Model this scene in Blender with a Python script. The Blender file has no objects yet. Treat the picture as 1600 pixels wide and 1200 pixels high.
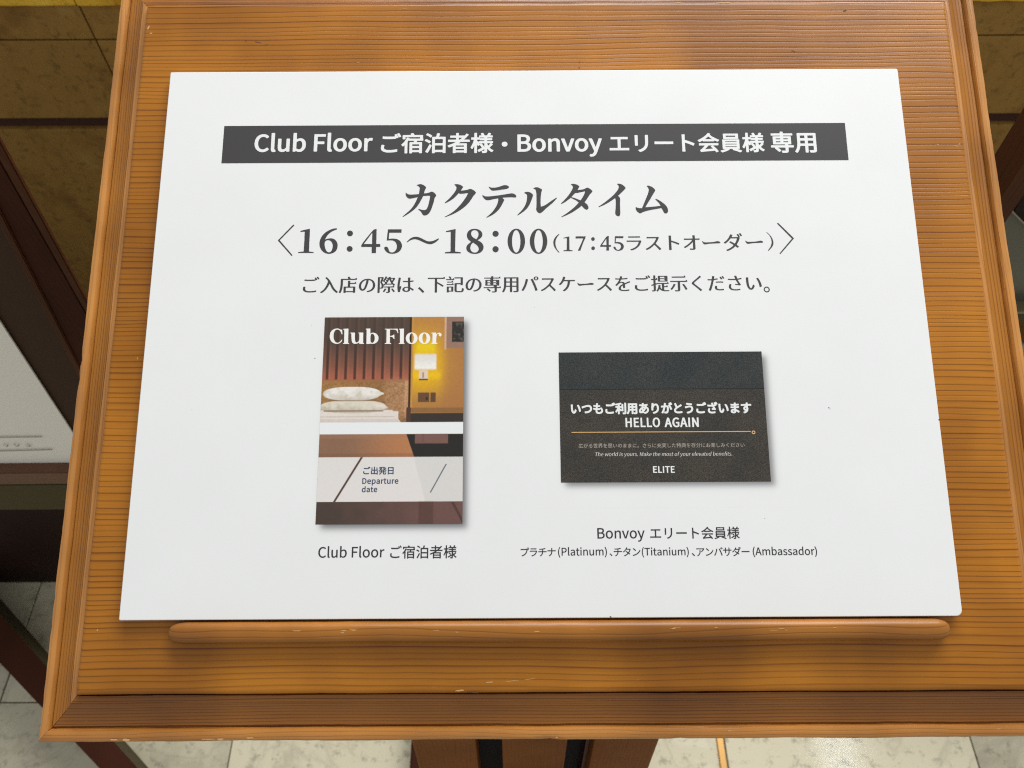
import bpy, bmesh, math, random
import numpy as np
from mathutils import Matrix, Vector, noise
random.seed(7)
SC = bpy.context.scene
COL = SC.collection

# ---------------------------------------------------------------- camera
CAM = np.array([-0.0139212, -0.2574457, 1.3243689])
RC = np.array([[0.99998647, 0.00518335, -0.00043065], [-0.00453914, 0.82927286, -0.55882549], [-0.00253946, 0.55881988, 0.82928517]])
FPX = 1200.0                                    # focal length in pixels of a 1600 x 1200 picture
cd = bpy.data.cameras.new('camera'); cam = bpy.data.objects.new('camera', cd); COL.objects.link(cam)
cd.sensor_width = 36; cd.lens = 36 * FPX / 1600; cd.clip_start = 0.01; cd.clip_end = 100
cam.matrix_world = Matrix([list(RC[i]) + [CAM[i]] for i in range(3)] + [[0, 0, 0, 1]])
cd.dof.use_dof = True; cd.dof.focus_distance = 0.41; cd.dof.aperture_fstop = 18
SC.camera = cam

# ---------------------------------------------------------------- world, lamps, exposure
W = bpy.data.worlds.new('World'); SC.world = W; W.use_nodes = True
W.node_tree.nodes['Background'].inputs[0].default_value = (0.975, 0.995, 0.985, 1)
W.node_tree.nodes['Background'].inputs[1].default_value = 0.53
SC.view_settings.view_transform = 'Standard'; SC.view_settings.look = 'None'
SC.view_settings.exposure = 0; SC.view_settings.gamma = 1
SC.cycles.use_denoising = False; SC.cycles.filter_width = 1.15

def area(name, loc, target, sx, sy, power, col):
    l = bpy.data.lights.new(name, 'AREA'); l.shape = 'RECTANGLE'; l.size = sx; l.size_y = sy; l.energy = power; l.color = col
    o = bpy.data.objects.new(name, l); COL.objects.link(o); o.location = loc
    o.rotation_euler = (Vector(target) - Vector(loc)).to_track_quat('-Z', 'Y').to_euler()
    return o
area('ceiling_light_panel', (0.75, 1.95, 2.9), (0.05, 0.0, 1.0), 2.6, 1.8, 134, (0.99, 1.0, 0.985))
for (x, y) in ((1.57, 0.43), (1.66, 0.43), (1.57, 0.31), (1.66, 0.31)):
    area('downlight', (x, y, 2.9), (x, y, 0), 0.07, 0.07, 0.22, (0.86, 0.93, 1.0))

# ---------------------------------------------------------------- helpers
TILT = math.radians(22.3)
BOARD = Matrix.Translation((0, 0, 1.0)) @ Matrix.Rotation(TILT, 4, 'X')     # top face of the sign card: z = 0 (metres)
BOARD_I = BOARD.inverted()
WM = {}

def ray(u, v):
    return RC @ np.array([(u - 800) / FPX, (600 - v) / FPX, -1.0])
def on_plane(u, v, n, c):
    n = np.array(n, float); c = np.array(c, float); d = ray(u, v)
    return Vector(CAM + d * (n @ (c - CAM)) / (n @ d))
_cb = BOARD_I @ Vector(CAM); _n = BOARD.to_3x3() @ Vector((0, 0, 1))
def on_board(u, v, z=0.0):                     # point of the sloping desk (millimetres) seen at a spot of the photograph
    c = BOARD @ Vector((0, 0, z / 1000)); p = BOARD_I @ on_plane(u, v, _n, c)
    return p.x * 1000, p.y * 1000

def empty(name, loc, label, cat, group=None, kind=None):
    o = bpy.data.objects.new(name, None); COL.objects.link(o); o.location = loc; o.empty_display_size = 0.1
    o['label'] = label; o['category'] = cat
    if group: o['group'] = group
    if kind: o['kind'] = kind
    WM[o] = Matrix.Translation(loc)
    return o
def link(name, me, mat, parent=None, M=None, label=None):
    if mat is not None and len(me.materials) == 0: me.materials.append(mat)
    o = bpy.data.objects.new(name, me); COL.objects.link(o)
    M = M if M is not None else Matrix.Identity(4)
    WM[o] = M
    if parent is not None:
        o.parent = parent; o.matrix_basis = WM[parent].inverted() @ M
    else: o.matrix_basis = M
    if label: o['label'] = label
    return o
def mesh(name, v, f, smooth=False):
    me = bpy.data.meshes.new(name); me.from_pydata([tuple(p) for p in v], [], f); me.validate(); me.update()
    if smooth: me.polygons.foreach_set('use_smooth', [True] * len(me.polygons))
    return me
def box(name, x0, x1, y0, y1, z0, z1, bev=0.0, seg=2):
    bm = bmesh.new(); bmesh.ops.create_cube(bm, size=1)
    for v in bm.verts: v.co = Vector(((x0 + x1) / 2 + v.co.x * (x1 - x0), (y0 + y1) / 2 + v.co.y * (y1 - y0), (z0 + z1) / 2 + v.co.z * (z1 - z0)))
    if bev: bmesh.ops.bevel(bm, geom=bm.edges[:], offset=bev, segments=seg, affect='EDGES', profile=0.6)
    me = bpy.data.meshes.new(name); bm.to_mesh(me); bm.free()
    return me
def slab(name, pts, thick, bev=0.0):
    """closed prism: polygon pts (world) thickened along its back normal by thick"""
    pts = [Vector(p) for p in pts]; n = (pts[1] - pts[0]).cross(pts[2] - pts[0]).normalized()
    if n.dot(Vector(CAM) - pts[0]) < 0: pts.reverse(); n = -n
    bm = bmesh.new(); a = [bm.verts.new(p) for p in pts]; b = [bm.verts.new(p - n * thick) for p in pts]
    bm.faces.new(a); bm.faces.new(b[::-1]); k = len(pts)
    for i in range(k): bm.faces.new((a[i], b[i], b[(i + 1) % k], a[(i + 1) % k]))
    bmesh.ops.recalc_face_normals(bm, faces=bm.faces)
    if bev: bmesh.ops.bevel(bm, geom=bm.edges[:], offset=bev, segments=2, affect='EDGES')
    me = bpy.data.meshes.new(name); bm.to_mesh(me); bm.free()
    return me

# ---------------------------------------------------------------- materials
class NT:
    def __init__(s, name):
        s.m = bpy.data.materials.new(name); s.m.use_nodes = True; s.t = s.m.node_tree; s.b = s.t.nodes['Principled BSDF']
    def n(s, typ, ins=None, **kw):
        x = s.t.nodes.new(typ)
        for k, v in kw.items(): setattr(x, k, v)
        for k, v in (ins or {}).items(): s.put(x.inputs[k], v)
        return x
    def put(s, sock, v):
        if isinstance(v, bpy.types.NodeSocket): s.t.links.new(v, sock)
        elif isinstance(v, bpy.types.Node): s.t.links.new(v.outputs[0], sock)
        else: sock.default_value = v
    def math(s, op, a, b=0.0, c=None, clamp=False):
        x = s.n('ShaderNodeMath', {0: a, 1: b}, operation=op, use_clamp=clamp)
        if c is not None: s.put(x.inputs[2], c)
        return x
    def ramp(s, f, stops, interp='LINEAR'):
        x = s.n('ShaderNodeValToRGB', {0: f}); x.color_ramp.interpolation = interp; e = x.color_ramp.elements
        while len(e) > 1: e.remove(e[-1])
        for i, (p, c) in enumerate(stops):
            el = e[0] if i == 0 else e.new(p)
            el.position = p; el.color = (c[0], c[1], c[2], 1) if isinstance(c, (tuple, list)) else (c, c, c, 1)
        return x
    def mix(s, f, a, b, mode='MIX'):
        x = s.n('ShaderNodeMix', None, data_type='RGBA', blend_type=mode)
        s.put(x.inputs[0], f)
        for k, v in ((6, a), (7, b)):
            if isinstance(v, tuple): v = (v[0], v[1], v[2], 1)
            s.put(x.inputs[k], v) if not isinstance(v, bpy.types.Node) else s.t.links.new(v.outputs[2] if v.bl_idname == 'ShaderNodeMix' else v.outputs[0], x.inputs[k])
        return x
    def color(s, x):
        s.t.links.new(x.outputs[2] if x.bl_idname == 'ShaderNodeMix' else x.outputs[0], s.b.inputs['Base Color'])
    def bump(s, h, dist, strength=1.0):
        b = s.n('ShaderNodeBump', {'Height': h, 'Distance': dist, 'Strength': strength}); s.put(s.b.inputs['Normal'], b)

def flat(name, c, rough=0.6, spec=0.5):
    m = NT(name); m.b.inputs['Base Color'].default_value = (*c, 1); m.b.inputs['Roughness'].default_value = rough
    m.b.inputs['Specular IOR Level'].default_value = spec
    return m.m

def wood(name, light, dark, along='X', freq=190.0, warp=0.0016, rough=0.38, contrast=1.0, coat=0.25, wide=1.0, patch=0.25, spec=0.4):
    """varnished pine: thin dark late-wood lines drifting along the board"""
    m = NT(name)
    sep = m.n('ShaderNodeSeparateXYZ', {0: m.n('ShaderNodeTexCoord').outputs['Object']})
    a, c = (sep.outputs[0], sep.outputs[1]) if along == 'X' else (sep.outputs[1], sep.outputs[0])
    if along == 'Z': a, c = sep.outputs[2], sep.outputs[0]
    z = sep.outputs[2] if along != 'Z' else sep.outputs[1]
    v1 = m.n('ShaderNodeCombineXYZ', {0: m.math('MULTIPLY', a, 5.0), 1: m.math('MULTIPLY', c, 11.0), 2: z})
    n1 = m.n('ShaderNodeTexNoise', {'Vector': v1, 'Scale': 1.0, 'Detail': 2.0})
    v1b = m.n('ShaderNodeCombineXYZ', {0: m.math('MULTIPLY', a, 38.0), 1: m.math('MULTIPLY', c, 60.0), 2: 3.3})
    n1b = m.n('ShaderNodeTexNoise', {'Vector': v1b, 'Scale': 1.0, 'Detail': 3.0})
    cw = m.math('ADD', c, m.math('MULTIPLY', m.math('SUBTRACT', n1.outputs[0], 0.5), warp * 6))
    cw = m.math('ADD', cw, m.math('MULTIPLY', m.math('SUBTRACT', n1b.outputs[0], 0.5), warp * 0.55))
    cw = m.math('ADD', cw, m.math('MULTIPLY', z, 0.6))
    n2 = m.n('ShaderNodeTexNoise', {'W': m.math('MULTIPLY', cw, 17.0), 'Scale': 1.0, 'Detail': 1.0}, noise_dimensions='1D')
    n2b = m.n('ShaderNodeTexNoise', {'W': m.math('MULTIPLY', cw, 95.0), 'Scale': 1.0, 'Detail': 0.0}, noise_dimensions='1D')
    ph = m.math('ADD', m.math('MULTIPLY', cw, freq), m.math('ADD', m.math('MULTIPLY', n2.outputs[0], 5.0), m.math('MULTIPLY', n2b.outputs[0], 1.0)))
    saw = m.math('FRACT', ph)
    ring = m.n('ShaderNodeTexWhiteNoise', {'W': m.math('FLOOR', ph)}, noise_dimensions='1D')
    w = wide
    prof = m.ramp(saw, [(0.0, 0.5), (0.05, 0.08), (0.2, 0.0), (0.55, 0.10), (0.76, 0.30), (0.86, 0.85), (0.93, 1.0), (1.0, 0.5)])
    vf = m.n('ShaderNodeCombineXYZ', {0: m.math('MULTIPLY', a, 28.0), 1: m.math('MULTIPLY', c, 700.0), 2: m.math('MULTIPLY', z, 150.0)})
    fib = m.n('ShaderNodeTexNoise', {'Vector': vf, 'Scale': 1.0, 'Detail': 3.0, 'Roughness': 0.6})
    vg = m.n('ShaderNodeCombineXYZ', {0: m.math('MULTIPLY', a, 14.0), 1: m.math('MULTIPLY', c, 9.0), 2: 1.7})
    blot = m.n('ShaderNodeTexNoise', {'Vector': vg, 'Scale': 1.0, 'Detail': 3.0})
    gain = m.math('MULTIPLY', m.math('MULTIPLY_ADD', ring.outputs[0], 0.60, 0.40), contrast)
    va = m.n('ShaderNodeCombineXYZ', {0: m.math('MULTIPLY', a, 7.0), 1: m.math('MULTIPLY', c, 90.0), 2: 8.1})
    along_n = m.n('ShaderNodeTexNoise', {'Vector': va, 'Scale': 1.0, 'Detail': 2.0})
    gain = m.math('MULTIPLY', gain, m.math('MULTIPLY_ADD', along_n.outputs[0], 0.9, 0.5))
    d = m.math('MULTIPLY', prof.outputs[0], gain)
    d = m.math('ADD', d, m.math('MULTIPLY', m.math('SUBTRACT', fib.outputs[0], 0.5), 0.55), clamp=True)
    col = m.mix(d, light, dark)
    lo = tuple(x * (1 - patch) for x in (1.0, 0.92, 0.80)); hi = (1.0 + patch * .35, 1.0 + patch * .35, 1.0 + patch * .3)
    tone = m.ramp(blot.outputs[0], [(0.3, lo), (0.7, hi)])
    col2 = m.mix(1.0, col, tone, 'MULTIPLY')
    # scattered pale nicks in the varnish
    nk = m.n('ShaderNodeTexNoise', {'Vector': m.n('ShaderNodeCombineXYZ', {0: m.math('MULTIPLY', a, 120.0), 1: m.math('MULTIPLY', c, 420.0), 2: z}), 'Scale': 1.0, 'Detail': 4.0, 'Roughness': 0.7})
    nm = m.ramp(nk.outputs[0], [(0.70, 0.0), (0.76, 0.5)])
    col3 = m.mix(nm.outputs[0], col2, tuple(min(1, x * 1.5 + .05) for x in light))
    m.color(col3)
    m.put(m.b.inputs['Roughness'], m.math('MULTIPLY_ADD', fib.outputs[0], 0.22, rough - 0.11))
    m.b.inputs['Specular IOR Level'].default_value = spec
    m.b.inputs['Coat Weight'].default_value = coat; m.b.inputs['Coat Roughness'].default_value = 0.22
    h = m.math('SUBTRACT', m.math('MULTIPLY', fib.outputs[0], 0.35), m.math('MULTIPLY', prof.outputs[0], 0.6))
    m.bump(h, 0.00035, 0.5)
    return m.m

M_FIELD = wood('varnished_pine', (0.435, 0.160, 0.0120), (0.15, 0.040, 0.003), 'X', 325, contrast=0.92, rough=0.36, coat=0.04, spec=0.28, patch=0.34, warp=0.0012)
M_TRIM_X = wood('moulding_pine_across', (0.31, 0.112, 0.013), (0.12, 0.033, 0.004), 'X', 560, spec=0.3, warp=0.0006, contrast=0.9, patch=0.3)
M_TRIM_Y = wood('moulding_pine_upright', (0.40, 0.150, 0.013), (0.15, 0.042, 0.004), 'Y', 500, spec=0.3, warp=0.0006, contrast=0.95, patch=0.3)
M_BEAD_X = wood('worn_pine_across', (0.50, 0.205, 0.040), (0.30, 0.105, 0.016), 'X', 500, warp=0.002, contrast=0.6, patch=0.35, rough=0.3)
M_BEAD_Y = wood('worn_pine_upright', (0.54, 0.235, 0.055), (0.32, 0.115, 0.020), 'Y', 420, warp=0.002, contrast=0.6, patch=0.35, rough=0.3)
M_LIP = wood('ledge_pine', (0.34, 0.128, 0.017), (0.16, 0.050, 0.007), 'X', 260, warp=0.003, contrast=0.5, rough=0.38, coat=0.15, patch=0.4, spec=0.3)
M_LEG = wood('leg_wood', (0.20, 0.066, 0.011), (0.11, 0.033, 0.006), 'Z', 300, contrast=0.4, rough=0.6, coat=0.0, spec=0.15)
M_DARK = wood('dark_stained_wood', (0.050, 0.014, 0.006), (0.022, 0.006, 0.003), 'Z', 240, contrast=0.5, rough=0.7, coat=0.0, spec=0.12)
M_DARKER = wood('near_black_wood', (0.018, 0.006, 0.004), (0.008, 0.003, 0.002), 'X', 240, contrast=0.5, rough=0.6, coat=0.0, spec=0.15)
M_EDGE = wood('reddish_brown_wood', (0.075, 0.024, 0.008), (0.04, 0.012, 0.004), 'Z', 300, contrast=0.5, rough=0.6, coat=0.0, spec=0.15)
M_RAIL = wood('rail_wood', (0.13, 0.050, 0.024), (0.07, 0.024, 0.010), 'X', 300, contrast=0.5, rough=0.45, coat=0.1)
M_OLIVE = flat('olive_rail_lit_side', (0.060, 0.045, 0.016), 0.6, 0.2)
M_MAT = flat('brown_mat_card', (0.046, 0.023, 0.011), 0.7, 0.2)
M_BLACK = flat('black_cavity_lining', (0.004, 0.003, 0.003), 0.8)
M_RED = flat('deep_red_lacquer', (0.05, 0.002, 0.002), 0.4)
M_NICK = flat('bare_wood_nick', (0.60, 0.34, 0.14), 0.6)
M_SCUFF = flat('dark_scuff', (0.10, 0.045, 0.016), 0.8)
M_INK = flat('grey_print_ink', (0.054, 0.050, 0.051), 0.5, 0.3)
M_INKD = flat('dark_grey_print_ink', (0.038, 0.036, 0.038), 0.5, 0.3)
M_PWHITE = flat('white_print', (0.80, 0.81, 0.80), 0.5, 0.3)
M_NAVY = flat('navy_print_ink', (0.050, 0.075, 0.135), 0.5, 0.3)
M_CREAM = flat('cream_print', (0.86, 0.84, 0.80), 0.5, 0.3)
M_GOLD = flat('gold_print_line', (0.74, 0.44, 0.17), 0.5, 0.3)
M_FAINT = flat('pale_tan_print', (0.42, 0.37, 0.31), 0.5, 0.3)
M_SPECK = flat('small_grey_speck', (0.28, 0.28, 0.27), 0.8)
M_BLUEGREY = flat('grey_panel', (0.085, 0.083, 0.060), 0.35)

def mat_card(tinted=False):
    m = NT('white_foam_card'); tc = m.n('ShaderNodeTexCoord').outputs['Object']
    n = m.n('ShaderNodeTexNoise', {'Vector': tc, 'Scale': 14.0, 'Detail': 4.0, 'Roughness': 0.6})
    c = m.ramp(n.outputs[0], [(0.3, (0.800, 0.800, 0.797)), (0.7, (0.824, 0.824, 0.820))])
    if tinted:
        c = m.mix(1.0, c, m.n('ShaderNodeVertexColor', None, layer_name='Col'), 'MULTIPLY')
    m.color(c)
    sm = m.n('ShaderNodeTexNoise', {'Vector': tc, 'Scale': 30.0, 'Detail': 5.0, 'Roughness': 0.65})
    m.put(m.b.inputs['Roughness'], m.math('MULTIPLY_ADD', sm.outputs[0], 0.35, 0.25)); m.b.inputs['Specular IOR Level'].default_value = 0.4
    w = m.n('ShaderNodeTexNoise', {'Vector': tc, 'Scale': 9.0, 'Detail': 1.0})
    m.bump(w.outputs[0], 0.0012, 0.5)
    return m.m
M_CARD = mat_card()
M_CARD_TINT = mat_card(True)

def mat_attr(name, rough=0.45):
    m = NT(name); a = m.n('ShaderNodeVertexColor', None, layer_name='Col')
    m.t.links.new(a.outputs[0], m.b.inputs['Base Color']); m.b.inputs['Roughness'].default_value = rough
    m.b.inputs['Specular IOR Level'].default_value = 0.35
    return m.m
M_PHOTO = mat_attr('printed_photo')

def mat_blackcard(name, base, warm):
    m = NT(name); tc = m.n('ShaderNodeTexCoord').outputs['Object']
    n = m.n('ShaderNodeTexNoise', {'Vector': tc, 'Scale': 2600.0, 'Detail': 1.0, 'Roughness': 0.8})
    n3 = m.n('ShaderNodeTexNoise', {'Vector': tc, 'Scale': 45.0, 'Detail': 3.0})
    b = m.ramp(n3.outputs[0], [(0.35, base), (0.65, warm)])
    sp = m.ramp(n.outputs[0], [(0.35, 0.45), (0.5, 1.0), (0.66, 2.0)])
    m.color(m.mix(1.0, b, sp, 'MULTIPLY')); m.b.inputs['Roughness'].default_value = 0.5
    m.b.inputs['Specular IOR Level'].default_value = 0.3
    return m.m
M_BC1 = mat_blackcard('speckled_charcoal_print', (0.034, 0.031, 0.027), (0.046, 0.038, 0.030))
M_BC0 = mat_blackcard('speckled_blue_black_print', (0.022, 0.027, 0.028), (0.032, 0.035, 0.033))

def stone(name, base, dark, pale, rough, scale=7.0, vein=0.5, coat=0.0):
    m = NT(name); tc = m.n('ShaderNodeTexCoord').outputs['Object']
    oi = m.n('ShaderNodeObjectInfo').outputs['Random']
    off = m.n('ShaderNodeVectorMath', {0: tc, 1: m.n('ShaderNodeCombineXYZ', {0: m.math('MULTIPLY', oi, 37.0), 1: m.math('MULTIPLY', oi, 91.0), 2: 0.0})}, operation='ADD')
    big = m.n('ShaderNodeTexNoise', {'Vector': off, 'Scale': scale, 'Detail': 6.0, 'Roughness': 0.62, 'Distortion': 0.6})
    sm = m.n('ShaderNodeTexNoise', {'Vector': off, 'Scale': scale * 9, 'Detail': 5.0, 'Roughness': 0.7})
    col = m.ramp(big.outputs[0], [(0.30, dark), (0.47, base), (0.60, base), (0.75, pale)])
    spots = m.ramp(sm.outputs[0], [(0.34, 0.62), (0.46, 1.0)])
    vn = m.n('ShaderNodeTexNoise', {'Vector': off, 'Scale': scale * 0.8, 'Detail': 5.0, 'Roughness': 0.55, 'Distortion': 1.8})
    vv = m.math('ABSOLUTE', m.math('SUBTRACT', vn.outputs[0], 0.5))
    vm = m.ramp(vv, [(0.0, 1.0), (0.012, 0.45), (0.035, 0.0)])
    c2 = m.mix(1.0, col, spots, 'MULTIPLY')
    c3 = m.mix(m.math('MULTIPLY', vm.outputs[0], vein), c2, dark)
    hue = m.ramp(oi, [(0.0, 0.86), (1.0, 1.12)])
    m.color(m.mix(1.0, c3, hue, 'MULTIPLY'))
    m.put(m.b.inputs['Roughness'], m.math('MULTIPLY_ADD', sm.outputs[0], 0.10, rough - 0.05))
    m.b.inputs['Specular IOR Level'].default_value = 0.5 if rough < .3 else 0.2
    m.b.inputs['Coat Weight'].default_value = coat; m.b.inputs['Coat Roughness'].default_value = 0.05
    m.bump(sm.outputs[0], 0.0006, 0.15)
    return m.m
M_FLOOR = stone('polished_beige_marble', (0.62, 0.565, 0.41), (0.38, 0.335, 0.24), (0.72, 0.68, 0.54), 0.10, 6.0, 0.4)
M_GROUT = flat('floor_grout', (0.24, 0.20, 0.14), 0.8)
M_WALL = stone('brown_stone_cladding', (0.31, 0.170, 0.040), (0.19, 0.092, 0.020), (0.39, 0.235, 0.070), 0.6, 9.0, 0.25)
M_CAP = stone('sunlit_stone_coping', (0.85, 0.50, 0.045), (0.60, 0.28, 0.02), (0.92, 0.64, 0.10), 0.3, 14.0, 0.3)  # sunlight on the wall top is put into this bright yellow
M_JOINT = flat('dark_wall_joint', (0.05, 0.014, 0.004), 0.8)
def mat_brass():
    m = NT('brass_inlay'); m.b.inputs['Base Color'].default_value = (0.62, 0.36, 0.13, 1); m.b.inputs['Metallic'].default_value = 1.0
    m.b.inputs['Roughness'].default_value = 0.33
    return m.m
M_BRASS = mat_brass()

# ---------------------------------------------------------------- floor
floor = link('floor', box('floor', -3, 3, -2.2, 2.0, -0.06, -0.004), M_GROUT)
floor['kind'] = 'structure'; floor['label'] = 'polished beige marble floor tiles below the stands'
TS = 0.39
tile_me = box('tile', 0, TS - 0.0022, 0, TS - 0.0022, -0.003, 0.0, 0.0007, 1)
for i in range(-4, 5):
    for j in range(-3, 3):
        link('tile', tile_me, M_FLOOR, floor, Matrix.Translation((-0.46 + i * TS + 0.0011, 0.015 + j * TS + 0.0011, 0)))
strip = link('brass_inlay', box('brass_inlay', 0.307, 0.318, -1.1, 0.72, -0.001, 0.0035, 0.0012, 2), M_BRASS, floor, label='narrow brass strip let into the floor')

# ---------------------------------------------------------------- low stone wall behind
wall = empty('stone_wall', (0, 0.76, 0), 'low brown stone clad wall with a recessed groove behind the wooden menu stand', 'wall')
link('core', box('core', -2.6, 2.6, 0.738, 0.98, 0, 0.7625), M_JOINT, wall)
VJ = [-2.6, -0.585, 0.98, 2.6]
for a, b in zip(VJ[:-1], VJ[1:]):
    for (z0, z1, y) in ((0.714, 0.7625, 0.730), (0.586, 0.7118, 0.730), (0.012, 0.5665, 0.7285)):
        me = box('slab', a + 0.001, b - 0.001, y, y + 0.022, z0, z1, 0.0014, 2)
        link('stone_slab', me, M_WALL, wall)
for a, b in zip(VJ[:-1], VJ[1:]):
    me = box('coping', a + 0.0006, b - 0.0006, 0.724, 1.0, 0.7640, 0.785, 0.003, 3)
    bm = bmesh.new(); bm.from_mesh(me); bmesh.ops.subdivide_edges(bm, edges=[e for e in bm.edges if e.calc_length() > 0.5], cuts=120)
    for v in bm.verts:
        if v.co.y < 0.74: v.co.y += 0.0022 * noise.noise(Vector((v.co.x * 40, v.co.z * 30, 0))); v.co.z += 0.0012 * noise.noise(Vector((v.co.x * 55, 3, v.co.z)))
    bm.to_mesh(me); bm.free()
    link('coping_stone', me, M_CAP, wall)

# ---------------------------------------------------------------- the wooden menu stand
stand = empty('menu_stand', (0, -0.15, 0), 'sloping pine reading stand with moulded frame holding the white notice card', 'stand')
mm = 0.001
XL, XR, YB, YT = -231.0, 246.5, -188.0, 201.0
def ring_pts(inset, n=90, amp=0.0, seed=0):
    xs0, xs1, ys0, ys1 = XL + inset, XR - inset, YB + inset, YT - inset
    out = []
    for s in range(4):
        a, b = [((xs0, ys0), (xs1, ys0)), ((xs1, ys0), (xs1, ys1)), ((xs1, ys1), (xs0, ys1)), ((xs0, ys1), (xs0, ys0))][s]
        for k in range(n):
            t = k / n; x = a[0] + (b[0] - a[0]) * t; y = a[1] + (b[1] - a[1]) * t
            d = amp * (noise.noise(Vector((x * 0.035, y * 0.035, seed))) + 0.5 * noise.noise(Vector((x * 0.16, y * 0.16, seed + 5))))
            nx, ny = [(0, 1), (-1, 0), (0, -1), (1, 0)][s]
            out.append((x + nx * d, y + ny * d))
    return out
rings = [(2.6, -5.0, .25), (1.5, -5.15, .35), (0.7, -5.7, .35), (0.15, -6.7, .2), (0.0, -8.0, .1), (0.0, -12.0, 0)]
V = []; Fc = []; n4 = 360
for k, (ins, z, amp) in enumerate(rings):
    for (x, y) in ring_pts(ins, 90, amp, 1): V.append((x * mm, y * mm, z * mm))
for k in range(len(rings) - 1):
    for i in range(n4):
        j = (i + 1) % n4; Fc.append((k * n4 + i, k * n4 + n4 + i, k * n4 + n4 + j, k * n4 + j))
Fc.append(tuple(range(n4)))
me = mesh('desk_panel', V, Fc)
me.polygons.foreach_set('use_smooth', [True] * (len(Fc) - 1) + [False])
link('desk_panel', me, M_FIELD, stand, BOARD)

WL, WR, WB, WT = 19.5, 21.0, 23.3, 22.0
prof = [(-.02, -12.0), (.02, -11.4), (.045, -9.1), (.11, -8.9), (.185, -9.1), (.20, -9.9), (.235, -10.1), (.30, -11.0), (.38, -12.0), (.47, -12.7), (.57, -13.1), (.68, -13.2), (.70, -14.3), (.725, -14.4),
        (.74, -12.2), (.77, -11.3), (.83, -10.9), (.90, -10.9), (.955, -11.3), (.985, -12.2), (1.0, -14.0), (1.0, -30.0), (.6, -32.0), (.2, -32.0)]
BEAD = {13, 14, 15, 16, 17, 18, 19, 20}; FILLET = {1, 2, 3, 4}
def moulding(side):
    N = 120; V = []; Fc = []
    for j, (f, z) in enumerate(prof):
        x0, x1, y0, y1 = XL - f * WL, XR + f * WR, YB - f * WB, YT + f * WT
        a, b = {'B': ((x0, y0), (x1, y0)), 'T': ((x1, y1), (x0, y1)), 'L': ((x0, y1), (x0, y0)), 'R': ((x1, y0), (x1, y1))}[side]
        nx, ny = {'B': (0, -1), 'T': (0, 1), 'L': (-1, 0), 'R': (1, 0)}[side]
        for k in range(N + 1):
            t = k / N; x = a[0] + (b[0] - a[0]) * t; y = a[1] + (b[1] - a[1]) * t
            s = Vector((x * .03, y * .03, j * .15)); s2 = Vector((x * .21, y * .21, j * .3))
            w = (0.35 if j > 0 and f < 1.01 else 0.0) * (noise.noise(s) + .45 * noise.noise(s2))
            chip = 0.0
            if .9 < f <= 1.0 and z > -20:
                c = noise.noise(Vector((x * .11 + 9, y * .11, 4.0)))
                if c > .44: chip = min(.5, (c - .44) * 2.2)
            V.append(((x + nx * (w - chip)) * mm, (y + ny * (w - chip)) * mm, (z + .25 * w - chip * .6) * mm))
    R = N + 1
    for j in range(len(prof) - 1):
        for k in range(N): Fc.append((j * R + k, (j + 1) * R + k, (j + 1) * R + k + 1, j * R + k + 1))
    me = mesh('moulding', V, Fc, True)
    me.materials.append(M_TRIM_X if side in 'BT' else M_TRIM_Y); me.materials.append(M_BEAD_X if side in 'BT' else M_BEAD_Y)
    me.polygons.foreach_set('material_index', [1 if (i // N) in BEAD or (side in 'LR' and (i // N) in FILLET) else 0 for i in range(len(me.polygons))])
    me.set_sharp_from_angle(angle=math.radians(28))
    return me
for s, m_, lb in (('B', M_TRIM_X, 'near'), ('T', M_TRIM_X, 'far'), ('L', M_TRIM_Y, 'left'), ('R', M_TRIM_Y, 'right')):
    link('moulding', moulding(s), m_, stand, BOARD)
link('desk_base', box('desk_base', (XL - 6) * mm, (XR + 8) * mm, (YB - 8) * mm, (YT + 8) * mm, -31 * mm, -12.5 * mm), M_TRIM_X, stand, BOARD)

def make_lip():
    x0, x1, yc, hw, zb, h = -185.0, 203.0, -158.3, 5.4, -5.0, 8.2
    N = 150; K = 18; V = []; Fc = []
    for i in range(N + 1):
        t = i / N; tt = .5 - .5 * math.cos(math.pi * t); x = x0 + (x1 - x0) * tt
        e = min(x - x0, x1 - x); s = 1.0 if e > 9 else math.sqrt(max(0.0, 1 - ((9 - e) / 9) ** 2)) * .62 + .38 if e > 0.01 else .30
        wob = .25 * noise.noise(Vector((x * .05, 0, 2))) + .12 * noise.noise(Vector((x * .3, 0, 7)))
        for k in range(K + 1):
            a = math.pi * k / K; ca, sa = math.cos(a), math.sin(a)
            y = yc + hw * s * math.copysign(abs(ca) ** .62, ca) + wob * .5
            z = zb + (h * (s ** .7)) * abs(sa) ** .62 + wob * (sa > .3)
            V.append((x * mm, y * mm, z * mm))
    R = K + 1
    for i in range(N):
        for k in range(K): Fc.append((i * R + k, (i + 1) * R + k, (i + 1) * R + k + 1, i * R + k + 1))
    Fc.append(tuple(range(R))); Fc.append(tuple(N * R + k for k in range(R))[::-1])
    me = mesh('ledge', V, Fc, True)
    return me
link('ledge', make_lip(), M_LIP, stand, BOARD, label='rounded pine ledge strip that stops the card sliding down')

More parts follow.
